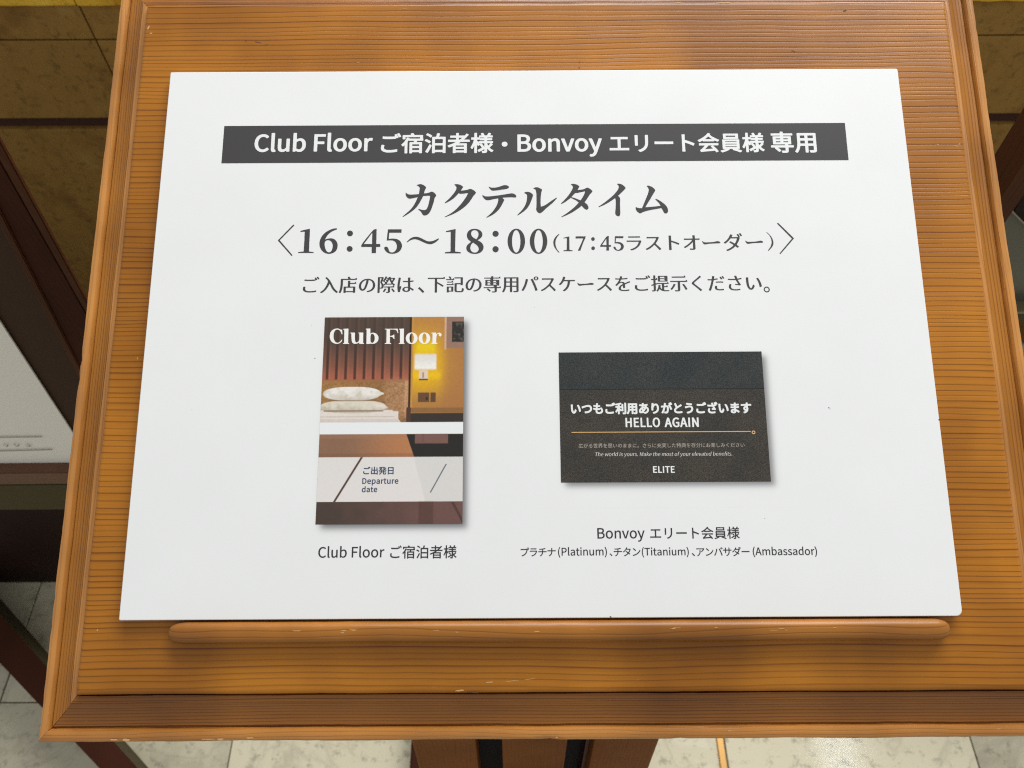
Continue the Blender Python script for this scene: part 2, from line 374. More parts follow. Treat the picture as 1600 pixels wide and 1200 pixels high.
# legs: three slats in one plane leaning towards the viewer
S10, C10 = math.sin(math.radians(10)), math.cos(math.radians(10))
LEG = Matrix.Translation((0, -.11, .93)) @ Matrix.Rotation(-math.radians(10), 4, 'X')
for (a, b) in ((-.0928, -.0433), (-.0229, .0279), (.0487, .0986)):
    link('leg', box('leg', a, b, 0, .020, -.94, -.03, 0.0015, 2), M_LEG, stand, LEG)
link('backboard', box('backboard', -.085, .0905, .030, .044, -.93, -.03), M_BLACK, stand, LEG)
link('edge_strip', box('edge_strip', .0455, .0485, .012, .028, -.93, -.03), M_RED, stand, LEG, label='dark red strip in the gap between two legs')
link('foot', box('foot', -.17, .18, -.46, .10, 0.002, .05, .004, 2), M_DARK, stand, label='dark foot board of the stand on the floor')

# nicks and scuffs in the varnish
def blob(u, v, w, h, ang, z, n=14, seed=0):
    cx, cy = on_board(u, v, z); rnd = random.Random(seed); V = []
    for k in range(n):
        a = 2 * math.pi * k / n; r = .55 + .45 * rnd.random()
        x, y = math.cos(a) * w * r, math.sin(a) * h * r
        V.append(((cx + x * math.cos(ang) - y * math.sin(ang)) * mm, (cy + x * math.sin(ang) + y * math.cos(ang)) * mm, z * mm))
    return mesh('nick', V, [tuple(range(n))])
marks = [(403, 66, 2.6, .35, -.25, 's'), (415, 70, 2.2, .22, .12, 's'), (384, 64, .8, .3, -.9, 's'), (1240, 80, 1.8, .35, -.5, 's'), (906, 97, .35, .9, .1, 's'), (905, 106, .5, .6, .2, 's'),
         (746, 108, 1.8, .25, .1, 'n'), (1465, 226, 1.4, .25, .3, 'n'), (1494, 228, 1.4, .3, -.4, 'n'), (1499, 225, .8, .3, .5, 'n'),
         (765, 1066, 2.6, .35, .1, 'n'), (800, 1064, 4.6, .22, .1, 'n'), (828, 1061, 3.4, .2, .1, 'n'), (718, 1079, 3.2, .5, .05, 'n'), (740, 1082, 4.0, .25, -.1, 's'),
         (232, 43, 1.6, .6, 1.2, 'n'), (236, 52, 1.1, .5, .3, 'n'), (1320, 17, 1.6, .5, .2, 's'), (1130, 4, 6.0, .3, 0, 'n'), (1060, 4, 3.0, .3, .05, 'n'), (630, 14, 3.0, .12, .15, 'n'),
         (560, 98, 1.2, .2, 0, 'n'), (1300, 560, 0.01, 0.01, 0, 's'), (215, 560, 1.0, .3, 1.4, 'n'), (152, 985, .7, .4, 1.2, 'n')]
for i, (u, v, w, h, a, t) in enumerate(marks):
    if w < .05: continue
    link('nick' if t == 'n' else 'scuff', blob(u, v, w, h, a, -4.93, 14, i), M_NICK if t == 'n' else M_SCUFF, stand, BOARD)
rl = random.Random(11)
for i in range(16):                            # worn spots along the crest of the ledge
    x = rl.choice([-118, -96, -60, -40, -8, 12, 18, 60, 84, 112, 150, 178]) + rl.uniform(-9, 9); y = -157.2 + rl.uniform(-.9, .9); w = rl.uniform(.5, 3.2); h = rl.uniform(.1, .28)
    V = [((x + math.cos(k * .524) * w * rl.uniform(.5, 1)) * mm, (y + math.sin(k * .524) * h * rl.uniform(.5, 1)) * mm, 3.27 * mm) for k in range(12)]
    link('nick', mesh('nick', V, [tuple(range(12))]), M_NICK, stand, BOARD)

for i, (u, v, w, h, z) in enumerate([(178, 1156, 3.0, .5, -10.75), (198, 1156, 2.6, .8, -10.75), (325, 1155, 4.0, .35, -10.75), (345, 1155, 2.0, .5, -10.75), (391, 1153, 2.6, .5, -10.75), (1140, 1142, 1.4, .4, -10.75), (870, 1152, 1.0, .3, -10.75),
                                     (1560, 1139, 1.6, .3, -10.75)]):
    link('nick', blob(u, v, w, h, 0.0, z, 12, 200 + i), M_NICK, stand, BOARD)

# ---------------------------------------------------------------- the white notice card
sign = empty('notice_card', tuple(BOARD @ Vector((0, -.152, -.005))), 'white foam notice card with grey Japanese lettering and two printed pictures, leaning on the stand', 'sign')
def card_mesh():
    x0, x1, y0, y1 = -210, 210, -151.99, 151.99; V = []; Fc = []; n = 6
    def outline(ins):
        o = []
        for (cx, cy, a0, r) in ((x1, y1, 0, 1.2), (x0, y1, 90, .8), (x0, y0, 180, .8), (x1, y0, 270, 3.0)):
            sx = -1 if cx > 0 else 1; sy = -1 if cy > 0 else 1
            for k in range(n + 1):
                a = math.radians(a0 + 90 * k / n)
                o.append((cx + sx * (r + ins) + math.cos(a) * r, cy + sy * (r + ins) + math.sin(a) * r))
        return o
    R = [(.35, 0), (.08, -.12), (0, -.5), (0, -4.6), (.3, -4.95)]
    for ins, z in R:
        for x, y in outline(ins):
            V.append((x * mm, y * mm, z * mm))
    m = 4 * (n + 1)
    for k in range(len(R) - 1):
        for i in range(m): j = (i + 1) % m; Fc.append((k * m + i, (k + 1) * m + i, (k + 1) * m + j, k * m + j))
    Fc.append(tuple(range(m))); Fc.append(tuple(range((len(R) - 1) * m, len(R) * m))[::-1])
    return mesh('foam_panel', V, Fc)
link('foam_panel', card_mesh(), M_CARD, sign, BOARD)

# glyph outlines as plain numbers: x, y, x, y ... for every loop
def unpack(rows, lo, step):
    return [[(lo[0] + r[i] * step, lo[1] + r[i + 1] * step) for i in range(0, len(r), 2)] for r in rows]
GLYPHS = {
 'bold': {
  ' ': (0.224, []),
  'B': (0.657, [[141,686,289,687,351,679,382,670,407,657,432,634,444,618,455,588,457,538,449,511,441,494,409,458,446,434,470,405,478,387,484,362,484,328,480,303,470,277,453,252,428,229,403,214,378,205,327,194,147,192,133,195,127,200,125,209,125,671,130,682],[218,615,215,606,215,495,218,488,286,487,305,490,332,497,353,511,360,522,366,538,367,559,360,583,350,597,334,606,303,613],[218,416,215,407,215,273,218,266,305,265,319,267,351,276,368,286,378,296,385,307,391,325,393,355,385,380,369,397,348,407,318,414,296,416]]),
  'C': (0.638, [[303,693,344,693,392,682,408,675,435,657,463,632,466,625,464,618,438,586,428,577,419,576,407,578,382,599,367,608,341,617,296,615,271,607,248,592,231,574,213,547,202,517,193,474,191,444,194,396,200,367,213,332,231,303,244,289,268,273,293,264,309,262,339,262,373,274,396,289,419,309,431,312,442,308,476,269,476,259,461,241,442,225,410,204,366,189,319,184,264,191,227,203,193,223,154,260,132,293,114,332,102,382,98,426,102,497,113,542,132,584,154,617,193,654,229,675,266,688]]),
  'D': (0.688, [[141,686,263,686,309,683,360,670,399,650,428,628,441,615,463,584,481,543,493,494,495,460,493,389,481,339,464,298,439,264,398,228,360,209,309,196,266,192,147,192,133,195,126,202,125,671,130,682],[218,613,215,606,216,270,218,266,225,265,252,265,291,269,318,277,348,295,364,310,381,337,393,366,400,405,402,455,397,497,391,519,379,549,364,571,339,591,316,603,282,612]]),
  'F': (0.552, [[141,686,407,686,421,683,427,673,427,623,417,614,405,612,222,612,216,609,216,481,223,479,373,479,387,476,393,471,395,465,395,417,394,412,389,406,375,402,223,402,216,400,215,206,209,196,197,193,143,193,131,196,125,206,125,671,130,682]]),
  'a': (0.563, [[240,572,284,573,307,569,330,561,350,549,371,528,387,503,397,474,402,428,402,207,400,200,394,195,380,192,332,194,323,202,318,218,279,197,255,189,216,184,195,186,167,192,147,202,121,225,106,250,100,271,98,291,102,325,112,350,137,378,156,392,191,409,232,421,307,434,311,437,307,458,298,481,291,488,279,496,261,500,231,497,206,490,165,468,152,465,142,467,136,472,116,508,114,517,117,523,143,540,193,562],[298,369,263,362,236,353,216,345,200,333,191,318,187,298,191,279,199,267,220,257,245,257,279,270,308,291,311,300,311,366,309,370]]),
  'b': (0.618, [[135,727,191,727,202,725,209,718,212,547,215,547,250,564,286,573,314,573,343,569,369,560,396,542,421,515,437,487,448,455,455,399,453,346,444,305,429,270,409,241,378,213,350,197,327,189,287,184,243,192,202,212,192,197,179,193,138,193,127,195,120,202,119,712,125,723],[280,499,261,494,238,481,214,463,210,455,211,289,216,282,245,266,273,258,293,260,309,266,325,276,335,287,346,305,355,328,363,382,357,435,352,453,341,474,319,492,303,498]]),
  'd': (0.620, [[356,727,412,727,424,724,430,714,430,204,424,196,412,193,369,193,355,198,346,214,309,195,282,187,254,184,213,189,188,197,163,212,132,243,117,266,106,295,96,339,95,387,101,433,109,463,120,487,140,515,168,542,195,559,225,569,261,573,298,569,318,563,337,554,341,556,340,714,346,724],[268,499,247,494,229,483,216,471,205,455,195,430,189,407,187,369,193,328,201,305,214,282,236,265,250,260,273,258,291,262,309,271,330,287,340,298,340,465,337,473,314,488,291,497]]),
  'e': (0.554, [[249,572,280,573,307,569,332,561,360,544,384,520,400,497,412,466,418,439,420,375,417,362,410,355,396,352,193,352,187,350,193,321,205,296,225,274,247,262,270,256,302,257,328,264,359,280,367,282,378,280,387,271,405,238,405,231,400,223,387,213,355,198,302,186,277,184,232,189,200,199,168,218,140,244,122,268,108,296,97,339,95,367,97,417,108,458,122,489,144,519,175,545,200,560,227,569],[255,501,225,489,209,472,195,449,188,428,188,420,195,418,334,419,336,426,330,453,323,471,312,486,287,499,277,502]]),
  'l': (0.284, [[135,727,191,727,204,724,210,714,210,271,215,259,231,255,239,247,247,202,245,196,238,191,204,184,165,189,148,199,136,211,128,223,120,259,119,712,125,723]]),
  'n': (0.610, [[287,572,325,573,366,562,380,553,402,531,416,508,423,488,429,453,428,202,421,195,403,192,359,193,348,195,341,202,340,412,336,453,330,472,321,487,307,495,287,498,271,496,252,487,223,466,210,451,209,202,202,195,190,192,140,192,127,195,122,200,119,207,120,554,127,561,138,564,177,564,190,562,199,554,202,536,206,535,247,561]]),
  'o': (0.606, [[253,572,302,571,339,560,366,545,386,529,407,506,424,481,433,460,442,430,446,398,445,337,439,314,433,296,419,268,404,247,369,214,344,200,311,189,271,184,231,189,200,199,172,215,143,241,122,268,108,296,97,339,95,362,97,417,106,455,123,490,140,514,167,539,191,555,223,567],[266,499,241,493,223,482,204,455,194,430,189,408,187,360,198,314,215,285,225,274,241,264,261,258,279,258,303,266,321,278,330,289,339,303,348,327,354,353,356,383,354,405,348,431,340,451,327,472,316,483,302,492,286,498]]),
  'p': (0.620, [[283,572,302,573,332,571,369,560,397,542,420,517,426,506,436,488,446,462,454,424,455,396,454,348,444,305,429,270,409,241,380,214,351,197,327,189,287,184,247,191,212,204,209,56,202,49,190,47,142,47,129,49,122,55,119,62,120,552,126,560,138,564,181,564,195,559,204,541,248,563],[280,499,257,492,241,483,214,463,210,455,211,289,216,282,241,267,259,261,273,258,293,260,309,266,325,276,335,287,346,305,355,328,363,382,357,435,352,453,341,474,319,492,303,498]]),
  'r': (0.388, [[272,572,307,573,330,567,339,560,341,545,332,503,321,493,312,492,279,496,257,489,242,478,233,467,214,433,210,419,210,209,208,200,202,195,190,192,140,192,128,195,122,200,119,207,120,554,127,561,138,564,177,564,190,562,199,554,204,534,236,559,252,567]]),
  't': (0.377, [[155,663,202,663,213,661,219,655,221,648,221,570,223,565,296,564,307,561,314,554,315,506,309,497,295,493,227,493,222,490,221,302,226,277,232,266,239,260,250,257,264,256,296,264,305,262,311,257,315,252,325,211,324,204,316,198,284,189,248,184,222,186,193,193,174,203,152,224,143,239,136,257,130,293,130,488,126,493,88,495,81,500,79,506,79,547,81,554,87,559,129,564,133,566,139,652,145,660]]),
  'u': (0.607, [[130,563,186,564,197,561,204,554,205,343,209,303,213,287,223,270,236,262,248,260,268,261,293,271,311,285,332,311,334,554,341,561,355,564,405,564,415,561,421,556,423,547,423,207,422,202,417,196,401,192,351,194,343,202,341,218,337,223,307,202,282,191,239,184,215,186,177,197,163,205,141,227,129,247,120,273,114,325,114,551,120,560]]),
  'v': (0.521, [[86,563,143,564,154,561,163,552,240,316,245,309,250,319,328,554,335,561,346,564,394,564,410,561,417,554,417,547,304,225,296,204,287,195,273,192,215,192,202,195,194,204,70,545,72,557,78,561]]),
  'y': (0.521, [[86,563,143,564,154,561,162,554,250,316,256,327,330,554,337,561,348,564,396,564,410,561,418,552,292,184,268,127,238,85,218,67,193,53,152,43,115,45,95,50,88,56,86,62,86,72,95,108,106,119,147,116,169,127,179,138,194,163,202,186,206,206,70,545,72,557,78,561]]),
  'ご': (1.000, [[642,755,655,753,663,747,697,695,714,663,714,654,707,646,677,632,666,630,657,632,649,638,618,693,597,725,597,732,606,741,629,752],[564,728,583,729,592,721,627,664,644,631,636,620,602,604,586,603,575,611,572,593,565,586,542,582,446,576,311,576,220,582,209,584,200,593,200,647,202,653,209,658,218,659,298,653,391,651,490,655,545,660,548,663,547,666,527,698,525,705,533,714],[181,405,204,406,238,402,248,399,254,394,256,382,246,337,246,307,252,289,259,280,277,267,312,253,346,248,437,247,519,255,554,261,591,270,606,270,613,265,615,259,614,200,606,193,554,182,499,175,417,169,334,171,287,179,238,195,220,204,192,225,175,247,165,271,160,296,161,330,173,396]]),
  'エ': (1.000, [[170,645,199,642,597,642,627,645,640,641,646,632,646,579,644,572,637,567,627,564,584,567,446,567,438,565,438,303,440,298,446,297,627,297,657,301,670,299,677,294,679,287,679,232,677,225,671,220,663,219,632,221,167,221,131,219,120,222,114,231,114,287,117,294,124,299,136,301,167,297,343,297,348,298,350,302,350,565,343,567,216,567,172,564,161,567,155,572,153,577,153,632,159,642]]),
  'ト': (1.000, [[287,712,348,713,359,710,366,703,361,641,361,545,363,538,460,505,559,465,623,436,635,424,613,367,606,360,595,359,584,361,508,397,437,426,383,446,363,451,361,444,361,305,363,218,366,186,360,177,348,173,291,173,279,177,272,186,276,227,276,659,271,700,277,709]]),
  'リ': (1.000, [[514,702,570,702,583,699,588,691,587,474,580,399,570,359,560,330,537,289,507,254,483,232,442,204,407,186,362,168,346,168,298,216,296,222,298,227,305,234,366,255,391,268,423,289,447,311,462,330,478,359,487,382,496,426,500,472,498,689,504,699],[219,696,273,697,286,693,292,686,290,408,292,378,286,369,273,365,220,365,207,369,202,376,205,414,203,684,209,693]]),
  '・': (1.000, [[388,527,401,528,423,524,446,514,471,487,480,460,480,433,468,405,444,381,431,374,408,369,376,370,362,375,349,382,336,392,325,407,314,435,314,462,318,478,328,494,355,518]]),
  'ー': (1.000, [[143,494,199,491,606,491,648,494,659,492,667,483,667,421,665,415,659,410,645,407,616,409,145,408,133,411,128,417,127,423,127,483,133,491]]),
  '会': (1.000, [[399,753,412,751,456,731,460,726,460,719,448,700,449,695,479,667,519,637,598,588,703,539,708,533,707,526,675,486,666,479,657,477,647,479,572,515,568,513,567,499,564,494,558,490,545,487,250,488,234,493,227,510,149,470,135,470,127,474,90,517,88,524,91,529,188,579,263,627,325,678,359,714,382,743,391,751],[398,641,348,596,304,561,304,558,500,558,501,559,498,563,440,607,403,640],[134,431,655,432,671,430,678,423,679,414,679,373,671,364,657,361,527,361,521,359,587,293,624,250,666,193,671,184,671,177,664,170,627,147,615,144,600,148,570,191,563,194,268,169,204,162,179,156,168,158,161,167,145,213,145,220,152,227,172,237,195,256,245,308,285,359,279,361,140,361,126,364,120,369,118,375,118,419,124,429],[392,361,337,296,294,250,293,245,305,244,510,261,510,264,507,270,454,325,455,330,462,338,493,355,496,359,495,360]]),
  '出': (1.000, [[370,753,419,754,431,750,437,743,438,531,438,526,442,523,554,524,557,531,558,687,565,695,583,697,622,697,632,694,639,687,639,460,632,453,620,450,446,450,439,448,438,257,439,253,444,251,579,252,582,259,583,426,590,433,602,436,645,436,657,433,664,426,665,417,665,158,663,151,657,145,639,143,602,143,590,145,582,154,581,175,575,178,149,178,135,181,128,188,127,421,129,428,136,434,149,436,191,436,204,433,211,426,212,259,214,252,346,251,353,254,353,448,346,450,177,450,165,453,158,460,157,682,158,687,163,693,177,697,220,697,231,694,238,687,239,531,241,524,351,524,354,531,354,741,360,750]]),
  '員': (1.000, [[198,728,593,729,609,727,615,721,617,714,616,570,609,563,595,560,206,560,190,563,184,568,182,574,182,714,187,725],[264,665,262,659,262,631,266,625,526,624,531,625,533,629,533,661,529,665],[171,547,618,548,636,544,641,538,642,533,642,259,632,250,584,247,580,245,698,199,707,190,706,181,664,145,650,141,641,143,533,186,444,216,436,223,434,229,436,234,446,243,446,247,350,247,345,245,351,236,352,231,346,223,293,194,225,166,175,150,140,142,126,145,88,183,86,190,90,196,97,200,184,227,227,245,220,247,174,248,161,251,155,259,155,535,161,544],[238,487,235,483,235,472,241,468,552,468,558,469,560,474,560,485,554,487],[238,409,235,405,235,392,241,388,552,388,558,389,560,394,560,407,554,409],[238,329,235,325,235,312,241,308,552,308,558,309,560,314,560,327,554,329]]),
  '宿': (1.000, [[393,757,408,756,415,750,446,698,663,697,675,694,682,687,683,590,690,574,690,535,687,529,682,524,670,521,522,521,518,517,508,487,510,483,513,482,638,482,650,479,657,472,658,159,656,152,650,147,632,144,599,144,586,147,579,154,578,172,574,176,396,176,387,174,385,151,376,143,328,141,316,143,312,147,308,158,308,471,316,479,328,482,423,483,426,490,432,517,426,521,303,521,291,524,280,532,255,488,254,152,247,144,232,141,195,141,184,144,177,151,175,385,170,384,138,353,122,353,113,360,86,396,83,407,131,456,165,497,202,554,235,616,241,620,255,621,295,608,303,603,309,591,314,589,593,589,601,591,601,627,597,631,200,631,194,627,194,579,188,570,168,566,135,566,120,570,115,575,114,584,114,684,120,693,136,697,346,698,347,703,335,728,337,737,346,745],[389,414,386,408,386,371,391,365,572,365,578,369,578,410,574,414],[389,298,386,293,386,250,391,244,572,244,578,248,578,293,574,299]]),
  '専': (1.000, [[372,753,414,754,428,750,434,743,434,707,439,703,666,702,679,700,686,691,686,650,677,641,663,639,442,639,435,636,434,623,439,619,616,619,629,617,635,613,639,604,638,396,632,388,620,385,558,384,555,380,555,364,561,360,682,359,695,356,700,348,700,305,693,296,679,294,561,294,556,291,555,195,553,179,546,167,535,155,515,147,483,141,453,139,407,139,394,141,385,149,369,190,369,195,373,201,387,206,467,205,474,207,475,286,472,293,281,293,283,287,320,257,354,223,361,213,359,206,344,193,319,173,307,171,296,174,257,215,195,267,193,277,206,289,206,293,113,294,101,298,95,305,95,348,101,356,113,359,467,359,474,362,475,380,471,384,179,384,165,387,157,396,157,602,159,612,165,616,179,619,351,619,356,623,356,634,350,639,135,639,120,641,111,650,112,693,119,700,131,702,351,703,356,707,357,744,364,751],[238,558,235,554,235,536,239,530,350,530,356,535,356,554,351,558],[437,558,434,554,434,536,439,530,554,530,560,535,560,554,556,558],[238,473,235,469,235,451,239,445,350,445,356,449,356,469,351,473],[437,473,434,469,434,451,439,445,554,445,560,449,560,469,556,473]]),
  '日': (1.000, [[189,711,604,711,618,709,624,703,626,695,626,168,625,161,620,155,604,151,563,152,551,154,543,163,542,188,533,191,259,190,255,186,254,159,247,151,234,148,193,148,181,151,175,156,173,165,173,696,178,707],[257,638,255,629,255,497,257,490,535,489,542,492,543,631,540,638],[257,417,255,408,255,271,257,264,535,263,542,266,543,410,540,417]]),
  '様': (1.000, [[199,753,241,754,252,751,259,744,260,622,261,618,266,616,315,616,315,663,323,671,335,674,380,674,385,676,384,684,364,721,363,728,373,739,401,749,415,752,426,750,431,746,449,718,469,677,476,674,538,676,556,711,570,744,579,753,597,753,639,741,647,736,649,732,648,723,623,677,629,674,675,674,690,670,695,661,695,625,693,618,687,613,675,610,545,610,541,606,541,595,547,591,659,591,673,588,679,583,681,577,680,536,673,529,661,527,545,526,541,522,541,508,542,504,547,502,684,502,696,499,703,492,704,451,702,444,695,438,663,436,659,433,692,407,695,401,694,394,609,305,625,286,648,265,673,248,707,231,714,223,713,213,681,174,670,170,659,172,623,193,585,225,543,272,541,266,541,190,539,179,528,161,510,149,474,141,424,139,410,142,403,149,389,193,389,200,396,207,407,210,460,209,463,215,463,248,460,256,325,180,314,178,305,179,298,186,278,222,276,229,278,234,287,243,398,302,386,312,366,345,332,386,326,385,305,360,289,358,279,365,263,394,260,385,260,154,252,145,239,143,202,143,191,145,186,150,183,158,183,350,179,349,147,287,138,274,127,266,113,266,106,271,81,318,111,370,133,417,153,471,173,542,172,545,168,546,115,546,101,550,95,559,95,604,101,612,113,615,177,616,183,618,184,741,190,750],[335,609,335,591,337,587,355,591,456,591,462,595,462,606,458,610],[328,549,314,546,266,546,261,543,261,520,298,469,301,472,302,492,311,500,323,502,456,502,462,504,463,520,460,526,351,527,337,532,333,538,332,549],[323,435,323,430,334,417,360,433,353,436],[383,435,383,431,420,391,448,353,454,341,449,328,461,327,463,334,462,434,455,436],[543,435,541,430,547,412,564,373,570,365,600,395,630,433,623,436]]),
  '泊': (1.000, [[443,750,499,743,508,740,513,734,512,719,489,647,490,641,650,640,663,638,670,630,671,161,669,154,662,149,647,146,600,148,592,156,590,172,583,175,380,175,374,172,373,152,364,145,351,143,312,143,302,145,295,153,294,629,300,637,312,640,398,640,403,642,419,702,426,737,433,747],[164,746,177,745,218,726,263,700,295,675,297,668,295,661,264,621,255,619,245,620,197,654,133,688,125,695,124,705,145,734,154,743],[129,570,151,565,199,541,232,521,258,499,260,494,258,488,227,447,218,444,207,446,165,476,95,513,90,519,88,524,89,529,111,560,120,568],[376,569,374,559,374,453,376,447,583,447,590,449,591,561,588,569],[225,410,236,411,247,408,283,378,286,373,286,367,233,254,185,165,174,155,158,156,115,185,111,191,111,200,165,296,217,401],[376,377,374,367,374,254,376,246,583,246,590,248,591,369,588,377]]),
  '用': (1.000, [[175,709,638,710,652,707,657,702,660,693,660,202,653,179,636,161,616,152,583,146,504,144,490,146,480,156,465,197,465,204,468,209,473,213,483,215,574,215,580,218,582,332,581,336,575,338,447,338,440,336,439,159,437,153,430,148,417,146,378,146,367,149,360,156,359,332,357,337,353,338,232,337,229,332,215,268,199,223,183,191,156,153,143,142,126,141,85,175,82,181,84,188,105,216,126,257,138,291,148,328,155,375,159,428,159,696,165,706],[241,638,239,629,239,567,241,561,351,560,359,563,359,631,357,638],[442,638,439,629,440,567,442,561,574,560,581,563,582,632,579,638],[241,490,239,485,237,428,237,412,239,408,351,407,359,410,359,483,357,490],[442,490,439,481,440,414,442,408,574,407,581,410,582,485,579,490]]),
  '発': (1.000, [[443,751,456,750,462,744,482,702,490,687,494,685,503,691,559,745,568,746,579,744,617,716,619,707,615,701,579,667,532,629,533,622,552,600,556,601,575,617,634,672,643,674,654,671,693,641,693,632,680,619,606,557,603,552,607,547,643,522,668,507,703,491,711,485,713,479,711,472,679,433,671,427,655,428,622,444,590,464,568,457,519,457,514,451,514,392,517,387,648,386,662,382,666,376,667,369,667,328,659,319,645,317,520,317,515,314,514,227,516,218,524,215,599,217,605,232,609,284,618,292,634,292,673,275,683,264,681,229,677,206,670,184,660,168,648,157,638,152,616,146,501,146,471,152,449,166,440,179,437,190,434,204,433,314,428,317,353,317,348,314,336,277,322,250,307,230,275,198,247,177,204,155,170,141,159,140,149,142,114,183,113,188,114,193,124,201,188,229,222,253,238,270,250,287,262,314,257,317,147,317,133,320,127,325,125,330,126,376,133,383,145,386,271,387,274,392,274,449,273,455,270,457,223,458,204,464,140,429,124,426,111,431,81,469,81,478,88,485,152,518,188,543,203,558,200,564,135,620,136,631,164,657,149,663,142,670,142,718,149,725,161,727,348,729,359,727,392,712,390,728,398,738],[399,698,396,695,370,639,354,613,322,570,288,535,288,529,510,529,510,533,467,584,440,623],[197,659,195,657,198,654,254,610,259,612,275,634,289,657,282,660],[357,457,354,447,354,392,357,387,426,386,433,389,434,451,432,456]]),
  '者': (1.000, [[333,753,375,754,387,751,392,747,395,739,395,679,399,674,533,674,551,671,558,677,599,727,604,730,613,732,623,730,657,712,668,702,667,691,635,652,599,613,538,552,545,550,677,550,691,547,697,542,699,536,699,494,695,486,677,480,447,480,392,442,401,439,599,439,611,437,617,431,619,423,619,159,617,152,611,147,599,144,558,145,545,148,538,160,533,162,318,162,311,160,308,149,300,143,252,141,238,144,232,149,230,156,229,350,220,350,142,317,127,315,120,316,112,323,83,362,84,371,94,379,215,427,273,457,307,478,300,480,117,480,104,482,95,492,95,536,101,546,115,550,314,551,317,559,317,600,314,606,174,607,161,609,152,618,152,661,158,670,172,674,314,675,317,680,317,743,323,750],[398,606,395,600,395,556,396,552,401,550,415,550,423,553,467,587,484,604,478,607],[312,373,310,367,310,341,314,335,531,335,536,335,539,339,539,369,535,373],[312,270,310,264,310,234,314,228,531,228,536,229,539,232,539,266,535,270]]),
 },
 'black': {
  ' ': (0.224, []),
  'あ': (1.000, [[326,737,376,736,389,734,399,727,405,719,407,711,399,673,398,664,401,662,488,669,586,686,606,681,617,666,617,613,613,602,599,591,559,585,554,581,564,572,569,563,569,549,565,536,567,533,600,515,622,500,647,474,665,447,675,424,683,398,685,362,681,327,672,295,653,259,621,222,597,202,561,181,513,163,458,150,437,150,421,162,401,193,396,196,343,182,325,187,309,201,275,189,234,182,216,182,191,186,161,199,147,210,133,229,123,250,118,282,122,323,131,353,149,391,171,423,201,455,229,478,277,508,279,513,281,542,281,561,279,564,193,566,163,570,152,575,143,590,141,622,142,647,152,659,172,665,238,658,275,657,289,659,293,666,299,721,309,732],[453,572,387,567,385,563,383,547,387,545,431,551,456,552,460,556,462,568,460,572],[414,458,385,451,379,446,379,403,383,391,407,422,423,451,423,458],[529,442,506,398,474,346,441,303,406,266,406,255,412,241,421,241,453,246,488,257,511,268,543,290,565,319,576,353,578,373,574,394,568,410,556,427,536,442],[273,389,252,366,234,335,224,302,225,289,229,282,241,282,261,287,284,298,288,302,277,387]]),
  'い': (1.000, [[157,677,197,678,227,674,238,668,247,655,242,556,244,487,251,407,268,337,277,316,292,293,303,286,314,295,334,328,358,398,365,407,375,412,394,413,405,407,448,360,453,351,453,337,439,300,409,241,393,220,372,199,344,182,325,177,300,175,273,179,245,190,223,207,201,231,175,275,159,319,148,366,139,430,136,481,134,611,128,654,132,663,138,670,147,675],[539,655,561,656,572,651,581,641,605,604,637,540,654,497,681,405,693,328,692,309,680,295,623,271,602,272,593,278,587,287,571,385,548,469,519,540,475,611,476,623,487,636]]),
  'う': (1.000, [[259,728,271,730,376,714,471,704,526,702,551,698,563,690,569,679,561,623,556,614,547,607,531,603,517,603,350,619,250,634,236,645,232,661,241,711,248,721],[422,583,462,581,506,572,542,556,565,541,581,524,604,490,617,455,621,412,615,362,595,312,570,275,521,229,483,205,424,179,362,161,305,150,291,152,275,164,250,207,246,222,250,234,257,241,268,247,319,255,391,277,435,298,463,319,491,351,504,383,509,419,503,446,493,462,476,474,449,483,423,486,375,482,344,477,257,453,213,437,191,436,178,444,170,458,156,508,156,522,164,535,175,541,222,548,341,574,378,580]]),
  'が': (1.000, [[642,769,661,766,675,754,723,677,727,668,727,659,723,647,714,638,677,621,654,620,645,613,621,600,681,485,713,405,711,392,700,380,650,356,636,353,620,357,610,367,588,428,565,481,531,545,498,593,495,607,497,617,504,626,544,647,541,655,515,700,515,712,520,722,533,731,561,742,584,744,604,756,629,767],[290,732,357,725,367,720,374,712,377,698,360,607,362,602,417,601,456,592,488,574,510,550,521,527,528,488,526,394,516,311,501,255,485,220,473,202,446,178,414,165,391,160,369,160,344,160,295,168,282,171,271,178,266,190,258,238,259,252,264,262,275,269,287,271,357,258,373,258,382,261,389,268,394,279,409,328,418,385,422,430,422,472,417,492,412,501,396,507,341,505,337,501,297,369,256,268,225,207,203,168,190,159,170,159,113,183,102,195,100,209,147,287,166,328,198,408,223,490,215,493,129,482,108,487,100,494,95,504,90,565,96,577,110,585,170,585,247,592,258,657,261,711,273,727]]),
  'ご': (1.000, [[642,767,663,763,677,748,720,679,727,664,727,652,717,638,703,630,677,619,654,618,643,610,606,592,586,590,576,579,568,574,542,569,446,564,309,564,209,571,198,577,188,590,187,650,193,661,204,669,218,672,298,665,389,663,519,669,526,671,527,675,515,695,512,705,516,714,522,722,563,741,588,743,609,756,629,765],[179,417,204,418,248,413,263,403,268,394,269,382,258,337,258,309,269,287,289,275,316,265,348,260,437,260,519,267,590,283,607,283,621,275,628,263,628,204,626,195,619,186,610,181,565,171,499,162,417,157,367,157,309,162,271,170,232,184,211,195,183,217,165,239,150,277,148,330,155,376,164,405,170,413]]),
